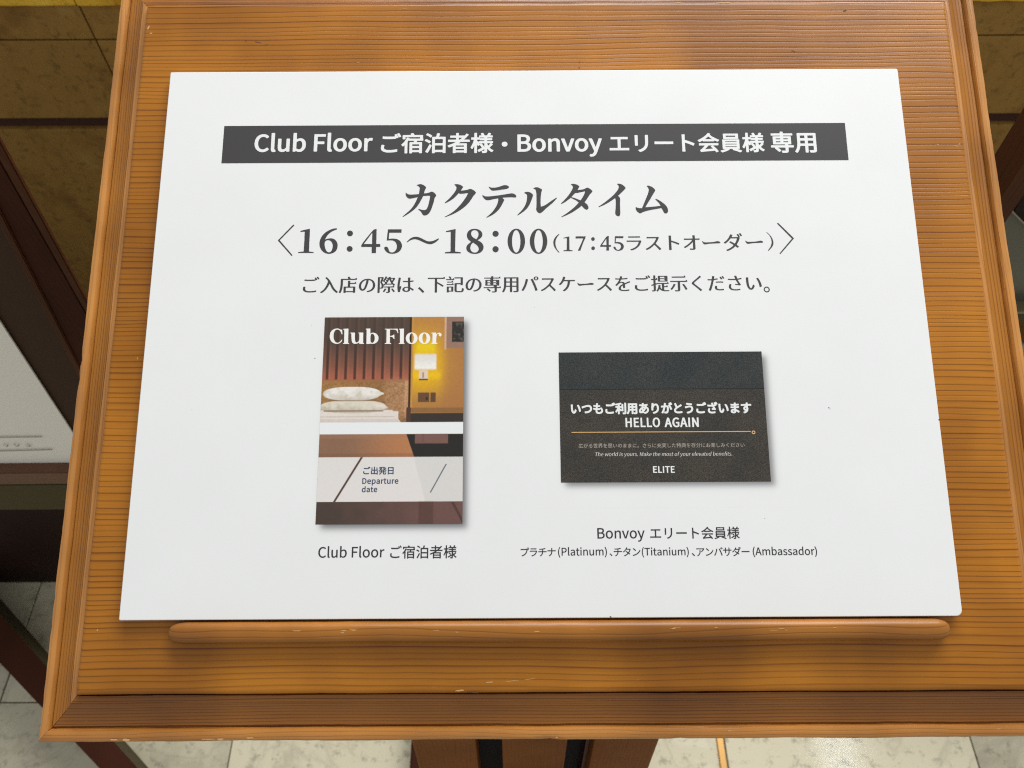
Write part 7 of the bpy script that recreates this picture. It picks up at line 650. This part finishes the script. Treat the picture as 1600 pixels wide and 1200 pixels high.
def fill(name, loops, z):
    """loops in board millimetres -> one flat mesh with holes cut"""
    cu = bpy.data.curves.new(name, 'CURVE'); cu.dimensions = '2D'; cu.fill_mode = 'BOTH'
    for L in loops:
        sp = cu.splines.new('POLY'); sp.points.add(len(L) - 1); sp.use_cyclic_u = True
        sp.points.foreach_set('co', [c for (x, y) in L for c in (x, y, 0, 1)])
    o = bpy.data.objects.new('tmp', cu); COL.objects.link(o)
    dg = bpy.context.evaluated_depsgraph_get(); me = bpy.data.meshes.new_from_object(o.evaluated_get(dg)); me.name = name
    bpy.data.objects.remove(o); bpy.data.curves.remove(cu)
    co = np.empty(len(me.vertices) * 3); me.vertices.foreach_get('co', co); co = co.reshape(-1, 3) * mm; co[:, 2] = z * mm
    me.vertices.foreach_set('co', co.ravel())
    me.materials.clear()
    bm = bmesh.new(); bm.from_mesh(me); bmesh.ops.recalc_face_normals(bm, faces=bm.faces)
    for f in bm.faces:
        if f.normal.z < 0: f.normal_flip()
    bm.to_mesh(me); bm.free()
    me.update()
    return me
def text(st, s, u0, u1, v, ys=1.0, adv=None, shear=0.0, track=0.0):
    """string whose ink spans u0..u1 (photograph pixels) on the base line v; returns loops in board millimetres"""
    adv = adv or {}; pen = 0.0; L = []
    for ch in s:
        a, loops = glyph(st, ch)
        if ch in adv: off, a = adv[ch]
        else: off = 0.0
        L += [[(pen + off + x, y) for (x, y) in lp] for lp in loops]; pen += a + track
    xs = [x for lp in L for (x, y) in lp]; x0, x1 = min(xs), max(xs)
    bx0, by = on_board(u0, v); bx1, _ = on_board(u1, v)
    k = (bx1 - bx0) / (x1 - x0)
    return [[(bx0 + (x - x0) * k + shear * y * k * ys, by + y * k * ys) for (x, y) in lp] for lp in L]
def traced(key):
    lo, step, s = TRACED[key]
    return [[on_board(x, y) for (x, y) in lp] for lp in unpack(s, lo, step)]
def rect_loops(x0, x1, y0, y1): return [[(x0, y0), (x1, y0), (x1, y1), (x0, y1)]]
def put(name, loops, z, mat, parent, label=None): return link(name, fill(name, loops, z), mat, parent, BOARD, label)

banner = put('banner', rect_loops(-176.5, 176.3, 94.7, 117.7), .06, M_INK, sign, 'dark grey banner printed across the top of the card')
lt = text('bold', 'Club Floor', 397, 582, 236.8) + text('bold', 'ご宿泊者様', 595, 771, 236.8, 1.0) + text('bold', '・', 784, 793, 237.5)
lt += text('bold', 'Bonvoy', 808.5, 941, 236.6) + text('bold', 'エリート会員様', 952.5, 1195, 236.0) + text('bold', '専用', 1205, 1276.5, 235.6)
put('banner_lettering', lt, .12, M_PWHITE, banner)
put('title_lettering', traced('title'), .06, M_INK, sign, 'large brush style headline lettering')
lt = traced('hours') + text('mincho', 'ラストオ', 979.5, 1094, 390.2) + text('mincho', 'ー', 1097.5, 1126.5, 390) + text('mincho', 'ダ', 1131.5, 1161, 390.2) + text('mincho', 'ー', 1165, 1193.5, 389)
put('hours_lettering', lt, .06, M_INK, sign, 'opening hours line in serif numerals')
lt = text('mincho', 'ご入店の際は', 473, 646.5, 456.2) + text('mincho', '、', 653, 663, 456) + text('mincho', '下記の専用パスケースをご提示ください', 668, 1191, 455.2, adv={'ー': (0, 1.0)}) + text('mincho', '。', 1193.5, 1203, 455)
put('instruction_lettering', lt, .06, M_INK, sign)
put('caption', text('medium', 'Club Floor', 497, 600.5, 871.2) + text('medium', 'ご宿泊者様', 609.5, 713.5, 871.0), .06, M_INKD, sign, 'caption under the left picture')
lt = text('medium', 'Bonvoy', 933.5, 1007.5, 841.3) + text('medium', 'エリート会員様', 1016, 1156, 840.9)
HB = {'(': (0.02, .36), ')': (.0, .36), '、': (-.02, .34)}
lt += text('medium', 'プラチナ', 813.5, 868.5, 868.6, track=-.07) + text('medium', '(Platinum)', 872, 948.5, 868.0, adv=HB) + text('medium', '、', 952.5, 957, 868) + text('medium', 'チタン', 959, 1001, 868.3, track=-.07)
lt += text('medium', '(Titanium)', 1003, 1076.5, 867.8, adv=HB) + text('medium', '、', 1081, 1086, 868) + text('medium', 'アンバサダー', 1088.5, 1171.5, 868.1, track=-.07) + text('medium', '(Ambassador)', 1176.5, 1277, 867.4, adv=HB)
put('caption', lt, .06, M_INKD, sign, 'two line caption under the right picture')

# ---- printed pictures: a soft grey drop shadow painted behind each, then the print itself
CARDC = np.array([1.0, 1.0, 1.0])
def colour_grid(name, x0, x1, y0, y1, nx, ny, fn, z):
    gx = np.linspace(0, 1, nx + 1); gy = np.linspace(0, 1, ny + 1); U, Vv = np.meshgrid(gx, gy)     # v runs down the picture
    X = (x0 + (x1 - x0) * U) * mm; Y = (y1 + (y0 - y1) * Vv) * mm
    co = np.stack([X, Y, np.full_like(X, z * mm)], -1).reshape(-1, 3)
    i = (np.arange(ny)[:, None] * (nx + 1) + np.arange(nx)[None, :]).ravel()
    q = np.stack([i, i + nx + 1, i + nx + 2, i + 1], 1)
    me = bpy.data.meshes.new(name); me.vertices.add(len(co)); me.vertices.foreach_set('co', co.ravel())
    me.loops.add(q.size); me.loops.foreach_set('vertex_index', q.ravel()); me.polygons.add(len(q))
    me.polygons.foreach_set('loop_start', np.arange(0, q.size, 4)); me.polygons.foreach_set('loop_total', np.full(len(q), 4)); me.update(calc_edges=True)
    c = fn(U, Vv); rgba = np.concatenate([c, np.ones(c.shape[:2] + (1,))], -1).reshape(-1, 4)
    at = me.color_attributes.new('Col', 'FLOAT_COLOR', 'POINT'); at.data.foreach_set('color', rgba.ravel().astype(np.float32))
    return me
def drop_shadow_grid(x0, x1, y0, y1, dx, dy, blur, amount, pad):
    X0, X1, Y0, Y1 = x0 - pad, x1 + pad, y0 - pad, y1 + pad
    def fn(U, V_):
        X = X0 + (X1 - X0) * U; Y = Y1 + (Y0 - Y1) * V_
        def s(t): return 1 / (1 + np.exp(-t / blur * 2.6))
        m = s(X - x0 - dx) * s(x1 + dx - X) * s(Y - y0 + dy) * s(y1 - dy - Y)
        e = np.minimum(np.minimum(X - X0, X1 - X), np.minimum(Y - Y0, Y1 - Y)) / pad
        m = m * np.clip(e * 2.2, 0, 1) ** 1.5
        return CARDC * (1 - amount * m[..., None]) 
    return colour_grid('printed_drop_shadow', X0, X1, Y0, Y1, 110, 110, fn, .004)
C1 = (-114.3, -39.4, -105.5, 4.2); C2 = (11.2, 119.4, -84.9, -15.9)
link('printed_drop_shadow', drop_shadow_grid(*C1, 2.4, 2.4, 2.4, .80, 14), M_CARD_TINT, sign, BOARD, 'soft grey printed drop shadow of the upright picture')
link('printed_drop_shadow', drop_shadow_grid(*C2, 2.2, 2.2, 2.2, .72, 13), M_CARD_TINT, sign, BOARD, 'soft grey printed drop shadow of the black picture')

def srgb(r, g, b):
    c = np.array([r, g, b]) / 255.0
    return np.where(c <= .04045, c / 12.92, ((c + .055) / 1.055) ** 2.4) * 0.86
def hotel_print(U, V_):
    rng = np.random.default_rng(3)
    def nz(k, s):                       # smooth value noise over the print
        g = rng.random((int(s * 1.5) + 3, int(s) + 3)); x = U * s; y = V_ * s * 1.5
        i = x.astype(int); j = y.astype(int); fx = x - i; fy = y - j; fx = fx * fx * (3 - 2 * fx); fy = fy * fy * (3 - 2 * fy)
        return (g[j, i] * (1 - fx) + g[j, i + 1] * fx) * (1 - fy) + (g[j + 1, i] * (1 - fx) + g[j + 1, i + 1] * fx) * fy - .5
    C = np.zeros(U.shape + (3,)); C[:] = srgb(90, 70, 58)
    def sm(t, a, b): t = np.clip((t - a) / (b - a), 0, 1); return t * t * (3 - 2 * t)
    def lay(mask, col):
        m = np.clip(mask, 0, 1)[..., None]; C[:] = C * (1 - m) + np.asarray(col) * m
    def bx(u0, u1, v0, v1, s=.003): return sm(U, u0 - s, u0 + s) * (1 - sm(U, u1 - s, u1 + s)) * sm(V_, v0 - s, v0 + s) * (1 - sm(V_, v1 - s, v1 + s))
    def ramp(t, a, b): t = np.clip(t, 0, 1)[..., None]; return srgb(*a) * (1 - t) + srgb(*b) * t
    # slatted wall
    g = sm(V_, .10, .315)
    lay(bx(-1, .63, -1, .32), ramp(g, (86, 68, 58), (152, 92, 70)))
    lay(bx(-1, .63, .25, .32) * sm(V_, .24, .315) * .7, srgb(185, 105, 78))
    for k in range(10):
        c = .034 + .0652 * k; wd = .010
        lay(bx(c - wd, c + wd, -1, .312, .004) * (.35 + .5 * sm(V_, .05, .2)), ramp(g, (58, 44, 38), (62, 36, 30)))
        lay(bx(c + wd, c + wd + .012, -1, .312, .006) * .35, ramp(g, (108, 84, 72), (185, 115, 88)))
    # woven headboard
    lay(bx(-1, .625, .318, .60), ramp(sm(U, 0, .6), (168, 122, 72), (150, 108, 66)))
    lay(bx(.45, .61, .318, .5, .03) * .45, srgb(205, 155, 112))
    lay(bx(.585, .612, .318, .5, .006) * .5, srgb(225, 170, 130))
    hb = bx(-1, .61, .325, .53)
    C[:] *= (1 + (hb * (nz(0, 120) * .5 + nz(0, 60) * .2))[..., None])
    # lit side wall
    d = np.sqrt(((U - .70) * 1.0) ** 2 + ((V_ - .24) * 1.35) ** 2)
    lay(bx(.632, 1.2, -1, .60), ramp(sm(d, .05, .33), (238, 182, 0), (196, 136, 66)))
    lay(bx(.632, 1.2, .30, .60) * sm(V_, .33, .47) * .8, srgb(178, 124, 66))
    lay(bx(.86, 1.2, .10, .60, .05) * .65, srgb(176, 118, 68))
    lay(bx(.66, .80, .125, .185, .02) * .8, srgb(248, 214, 20))
    lay(bx(.64, .84, .275, .31, .02) * .7, srgb(255, 208, 10))
    lay(bx(.612, .627, -1, .60), srgb(52, 32, 20)); lay(bx(.627, .640, -1, .53), srgb(205, 150, 70))
    # framed drawing
    lay(bx(.862, .876, -1, .165), srgb(214, 176, 150)); lay(bx(.876, 1.2, -1, .158), srgb(158, 122, 104)); lay(bx(.915, 1.2, .024, .128), srgb(46, 42, 38))
    lay(bx(.925, 1.2, .03, .12, .01) * np.clip(nz(0, 60) * 2.4 - .1, 0, 1), srgb(96, 88, 80))
    lay(bx(.93, 1.2, .112, .13) * np.clip(nz(0, 45) * 3, 0, 1), srgb(150, 120, 105))
    # wall lamp
    lay(bx(.652, .806, .188, .264, .008), ramp(sm(V_, .2, .26), (238, 232, 226), (252, 248, 240)))
    lay(bx(.684, .748, .268, .314, .004), srgb(238, 214, 196)); lay(bx(.684, .748, .310, .318, .002), srgb(120, 70, 40))
    lay(bx(.708, .720, .278, .306, .004), srgb(190, 140, 120))
    # switches
    lay(bx(.680, .760, .378, .425), srgb(108, 74, 48)); lay(bx(.768, .805, .378, .425), srgb(104, 70, 46)); lay(bx(.735, .75, .40, .415), srgb(60, 40, 28))
    # cabinet
    lay(bx(.62, 1.2, .452, .475), srgb(150, 104, 60)); lay(bx(.628, 1.2, .478, .53), srgb(56, 48, 42)); lay(bx(.60, .632, .45, .53), srgb(84, 56, 44))
    # pillows and bed
    def pillow(cu, cv, a, b, col, col2):
        x = (U - cu) / a; y = (V_ - cv) / b
        r = np.abs(x) ** 2.6 + np.abs(y) ** 2.2
        m = 1 - sm(r, .88, 1.06)
        lay(m, ramp(sm(y + nz(0, 22) * 1.3 + nz(0, 48) * .8, -.4, 1.0), col, col2)); lay(m * np.clip(nz(0, 34) * 1.6 - .30, 0, .5), srgb(196, 184, 166))
    lay(bx(-1, .545, .468, .53), srgb(236, 226, 220))
    tri = (1 - sm(U - .5 - (V_ - .46) * 1.0, -.005, .005)) * bx(-1, .6, .462, .53)
    lay(tri, srgb(238, 226, 216))
    lay(bx(-1, .52, .492, .497, .002) * .6, srgb(196, 180, 170)); lay(tri * bx(-1, .56, .505, .53), srgb(226, 212, 204))
    pillow(.225, .446, .235, .032, (232, 222, 204), (208, 196, 176)); lay(bx(.37, .47, .425, .455, .012) * (1 - sm(np.abs(V_ - .43 - (U - .37) * .25), .004, .012)), srgb(240, 226, 214))
    lay(bx(.02, .44, .462, .470, .002) * .7, srgb(120, 92, 62))
    pillow(.215, .382, .205, .034, (248, 242, 234), (220, 210, 196)); lay(bx(.38, .44, .37, .395, .004) * (1 - sm(np.abs(V_ - .382), (.44 - U) * .25, (.44 - U) * .25 + .005)), srgb(238, 228, 212))
    lay(bx(.05, .39, .413, .419, .002) * .75, srgb(140, 108, 72))
    # white band, brown band, pale band, bottom band
    lay(bx(-1, 2, .522, .579, .0015), srgb(246, 248, 248))
    lay(bx(-1, 2, .579, .688, .0015), ramp(sm(U, .15, .62), (146, 108, 84), (190, 128, 84)))
    lay(bx(-1, 2, .579, .60, .003) * .35, srgb(170, 125, 98)); lay(bx(-1, 2, .67, .688, .003) * .35, srgb(120, 86, 66))
    dg_ = sm(U - .605 - (V_ - .579) * .52, -.003, .003)
    lay(dg_ * bx(-1, 2, .579, .688, .0015), srgb(40, 36, 33)); lay(bx(.665, .895, .579, .624), srgb(128, 92, 84)); lay(bx(.718, .724, .579, .62) * .6, srgb(84, 56, 50))
    lay(bx(-1, 2, .688, .897, .0015), ramp(sm(V_, .69, .9), (236, 230, 226), (238, 231, 227)))
    lay(sm(U - .66 - (V_ - .688) * .40, -.004, .004) * bx(-1, 2, .69, .897, .0015) * .5, srgb(218, 216, 213))
    lay((1 - sm(np.abs(U - .300 + (V_ - .688) * .86), .0065, .010)) * bx(-1, 2, .688, .897, .0015), srgb(88, 60, 50))
    lay((1 - sm(np.abs(U - .885 + (V_ - .722) * .80), .0028, .0062)) * bx(-1, 2, .722, .856, .0015), srgb(90, 98, 108))
    lay(bx(-1, 2, .897, 2, .0015), ramp(sm(U, .0, .95) + nz(0, 14) * .25, (78, 62, 54), (116, 82, 76)))
    lay(bx(.70, .80, .897, 2, .006) * .6, srgb(86, 56, 48)); lay((1 - sm(np.abs(U - .93 - (V_ - .9) * .8), .006, .014)) * bx(-1, 2, .9, 2) * .7, srgb(70, 46, 42))
    C[:] *= (1 + ((nz(0, 160) * .10 + nz(0, 70) * .06) * (1 - bx(-1, 2, .522, .579)) * (1 - .7 * bx(-1, 2, .688, .897)))[..., None])
    return np.clip(C, 0, .9)
pic = link('pass_case_picture', colour_grid('pass_case_picture', *C1, 300, 440, hotel_print, .09), M_PHOTO, sign, BOARD, 'upright printed picture of a hotel bedroom pass case')
put('picture_title', traced('club'), .14, M_CREAM, pic)
lt = text('bold', 'ご出発日', 567.5, 615, 740.3) + text('bold', 'Departure', 566, 622.5, 755.8, track=.03) + text('bold', 'date', 565.3, 589.5, 768.8, track=.03)
put('picture_lettering', lt, .14, M_NAVY, pic)

pic2 = put('pass_case_picture', rect_loops(C2[0], C2[1], C2[2], -36.3), .09, M_BC1, sign, 'wide black printed picture of a speckled pass case')
put('flap', rect_loops(C2[0], C2[1], -35.9, C2[3]), .095, M_BC0, pic2, 'darker blue black upper flap of the case')
put('flap_line', rect_loops(C2[0], C2[1], -36.3, -35.9), .09, M_BLACK, pic2)
lt = text('black', 'いつもご利用ありがとうございます', 892, 1174.5, 645.6, 1.05)
lt += text('heavy', 'HELLO', 977.5, 1031.5, 667.2, 1.16, track=.05) + text('heavy', 'AGAIN', 1038.5, 1092, 667.1, 1.12, track=.05) + text('heavy', 'ELITE', 1020.5, 1054.5, 738.6, 1.08, track=.05)
put('picture_lettering', lt, .14, M_PWHITE, pic2)
put('picture_lettering', text('italic', 'The world is yours.', 929, 996.5, 712.9, 1.05, shear=.22) + text('italic', 'Make the most of your elevated benefits.', 999.5, 1144, 712.7, 1.05, shear=.22), .14, flat('light_print', (.62, .60, .57), .5, .3), pic2, 'small slanted white line of lettering')
put('picture_lettering', text('thin', '広がる世界を思いのままに。さらに充実した特典を存分にお楽しみください', 904, 1163.5, 699.5), .14, M_FAINT, pic2, 'small faint tan line of lettering')
bx0, by0 = on_board(893, 675.6); bx1, by1 = on_board(1173, 675.2); rx, ry = on_board(1177.3, 675.6)
ringo = [[(rx + r * math.cos(2 * math.pi * k / 24), ry + r * math.sin(2 * math.pi * k / 24)) for k in range(24)] for r in (.95, .5)]
put('gold_line', rect_loops(bx0, bx1, by0 - .20, by0 + .20) + ringo, .14, M_GOLD, pic2)

# specks and dents on the card
for i, (u, v, r) in enumerate([(725, 303, .35), (492, 560, .5), (1295, 637, .5), (1297, 639, .35), (487, 508, .25), (1195, 810, .25), (835, 480, .22), (1350, 420, .2), (300, 640, .2), (954, 964, .55), (1467, 656, .5)]):
    cx, cy = on_board(u, v); rr = random.Random(i)
    L = [[(cx + r * (.5 + .5 * rr.random()) * math.cos(k * .7) * (1.4 if v > 900 else 1), cy + r * (.45 + .4 * rr.random()) * math.sin(k * .7)) for k in range(9)]]
    put('speck', L, .03, M_SCUFF if u in (954, 1467) else M_SPECK, sign)

# ---------------------------------------------------------------- display stands on both sides
PL = ((0, 1, 0), (0, .15, 0))
def px_slab(name, pts, mat, parent, y=.15, thick=.02, label=None, bev=0.0):
    return link(name, slab(name, [on_plane(u, v, (0, 1, 0), (0, y, 0)) for (u, v) in pts], thick, bev), mat, parent, None, label)
ls = empty('display_stand', (-.9, .4, 0), 'dark wooden display stand with a white lettered sheet, left of the pine stand', 'stand')
def lerp_line(p, q, v): return (p[0] + (q[0] - p[0]) * (v - p[1]) / (q[1] - p[1]), v)
E0 = ((0, 222), (133, 467)); E1 = ((0, 252), (96, 422)); E2 = ((0, 330), (85, 497)); E3 = ((0, 352), (80, 507)); E4 = ((0, 503), (108, 668))
def band(name, a, b, mat, v0, v1, y, thick, parent, label=None):
    px_slab(name, [lerp_line(*a, v0), lerp_line(*b, v0 + 16), lerp_line(*b, v1), lerp_line(*a, v1)], mat, parent, y, thick, label, .0008)
band('frame_edge', E0, E1, M_EDGE, 60, 741, .146, .004, ls)
band('frame_post', E1, E2, M_DARK, 70, 741, .148, .006, ls)
band('frame_edge', E2, E3, M_EDGE, 130, 741, .146, .008, ls)
px_slab('mat', [lerp_line(*E3, 150), lerp_line(*E3, 741), (-260, 741), (-260, 150)], M_MAT, ls, .156, .008)
M_PAPER = flat('off_white_sheet', (.85, .82, .74), .6, .3)
px_slab('sheet', [lerp_line(*E4, 330), lerp_line(*E4, 738), (-240, 738), (-240, 330)], M_PAPER, ls, .153, .0015)
for (a, b) in (((-40, 683.5), (66, 682.3)), ((-40, 705.5), (82, 702.3))):
    px_slab('printed_rule', [a, b, (b[0], b[1] + .9), (a[0], a[1] + .9)], flat('thin_brown_rule', (.20, .17, .13), .6), ls, .1512, .0003)
# its lettering
pl0 = on_plane(-12, 698, (0, 1, 0), (0, .151, 0)); pl1 = on_plane(52, 698, (0, 1, 0), (0, .151, 0))
L = []; pen = 0
for ch in 'カッシュ':
    a, lp = glyph('medium', ch); L += [[(pen + x, y) for (x, y) in q] for q in lp]; pen += 1.45
k = (pl1.x - pl0.x) / (pen - .45)
me = fill('sheet_lettering', [[(x * k * 1000, y * k * 1000) for (x, y) in q] for q in L], 0)
link('sheet_lettering', me, M_INKD, ls, Matrix.Translation((pl0.x, .151, pl0.z)) @ Matrix.Rotation(math.pi / 2, 4, 'X'))
px_slab('rail', [(-260, 742), (150, 738.5), (150, 756), (-260, 760)], M_RAIL, ls, .140, .12, None, .001)
px_slab('rail_face', [(-260, 760.5), (150, 756.5), (150, 796), (-260, 799)], M_OLIVE, ls, .143, .10, None, .001)
link('shade_block', box('shade_block', -1.6, -.62, .215, .34, 0.001, .40, .003, 2), M_DARKER, ls)  # near-black box standing in for the shadow void under the rail
# its foot bar crossing the floor
zt = .075
up = lambda u, v, z: on_plane(u, v, (0, 0, 1), (0, 0, z))
t_in0, t_in1 = up(-104, 850, zt), up(300, 1300, zt)
def floor_line(p, q, v): return p[0] + (q[0] - p[0]) * (v - p[1]) / (q[1] - p[1])
ti0, ti1 = up(floor_line((0, 960), (215, 1200), 905), 905, zt), up(floor_line((0, 960), (215, 1200), 1290), 1290, zt)
tl0, tl1 = up(floor_line((0, 1036), (155, 1200), 935), 935, zt), up(floor_line((0, 1036), (155, 1200), 1330), 1330, zt)
b0, b1 = up(floor_line((0, 935), (232, 1200), 905), 905, .002), up(floor_line((0, 935), (232, 1200), 1290), 1290, .002)
lo0, lo1 = Vector((tl0.x, tl0.y, .002)), Vector((tl1.x, tl1.y, .002))
me = mesh('foot_bar', [ti0, ti1, tl1, tl0, b0, b1, lo1, lo0], [(0, 3, 2, 1), (0, 1, 5, 4), (4, 5, 6, 7), (3, 7, 6, 2), (0, 4, 7, 3), (1, 2, 6, 5)])
me.materials.append(M_DARK); me.materials.append(M_OLIVE)
for p in me.polygons: p.material_index = 1 if p.index == 1 else 0  # light on the bar's facing side is painted as the lighter olive
link('foot_bar', me, None, ls, None, 'dark diagonal foot bar lying across the marble floor')

rs = empty('display_stand', (1.0, .4, 0), 'dark wooden display stand with a plain grey panel, right of the pine stand', 'stand')
R0 = ((1600, 255), (1562, 312)); R1 = ((1600, 304), (1567, 352))
def rband(name, a, b, mat, v0, v1, y, thick, parent):
    px_slab(name, [lerp_line(*a, v0), lerp_line(*b, v0 + 12), lerp_line(*b, v1), lerp_line(*a, v1 - 12)], mat, parent, y, thick, None, .0008)
px_slab('frame_post', [(1660, 165), (1660, 217), (1530, 406), (1525, 368)], M_EDGE, rs, .146, .03)
px_slab('backing', [(1584, 332), (1602, 300), (1640, 250), (1640, 385)], M_DARKER, rs, .152, .004)
px_slab('panel', [(1540, 370), (1581, 332), (1720, 470), (1720, 488), (1540, 488)], M_BLUEGREY, rs, .154, .004)
px_slab('panel', [(1583, 327), (1720, 240), (1720, 466)], M_BLUEGREY, rs, .158, .004)
px_slab('panel_seam', [(1580, 331), (1583, 330), (1722, 472), (1722, 476)], flat('pale_seam', (.22, .20, .15), .5), rs, .151, .002)
px_slab('rail', [(1540, 487.5), (1760, 485), (1760, 489.5), (1540, 491)], flat('pale_rail_edge', (.16, .14, .07), .5), rs, .143, .02)
px_slab('rail_face', [(1540, 491.5), (1760, 490), (1760, 501), (1540, 502)], M_OLIVE, rs, .146, .02)
link('shade_block', box('shade_block', .64, 1.5, .215, .34, 0.001, .42, .003, 2), M_DARKER, rs)  # near-black box in place of the shade below the rail
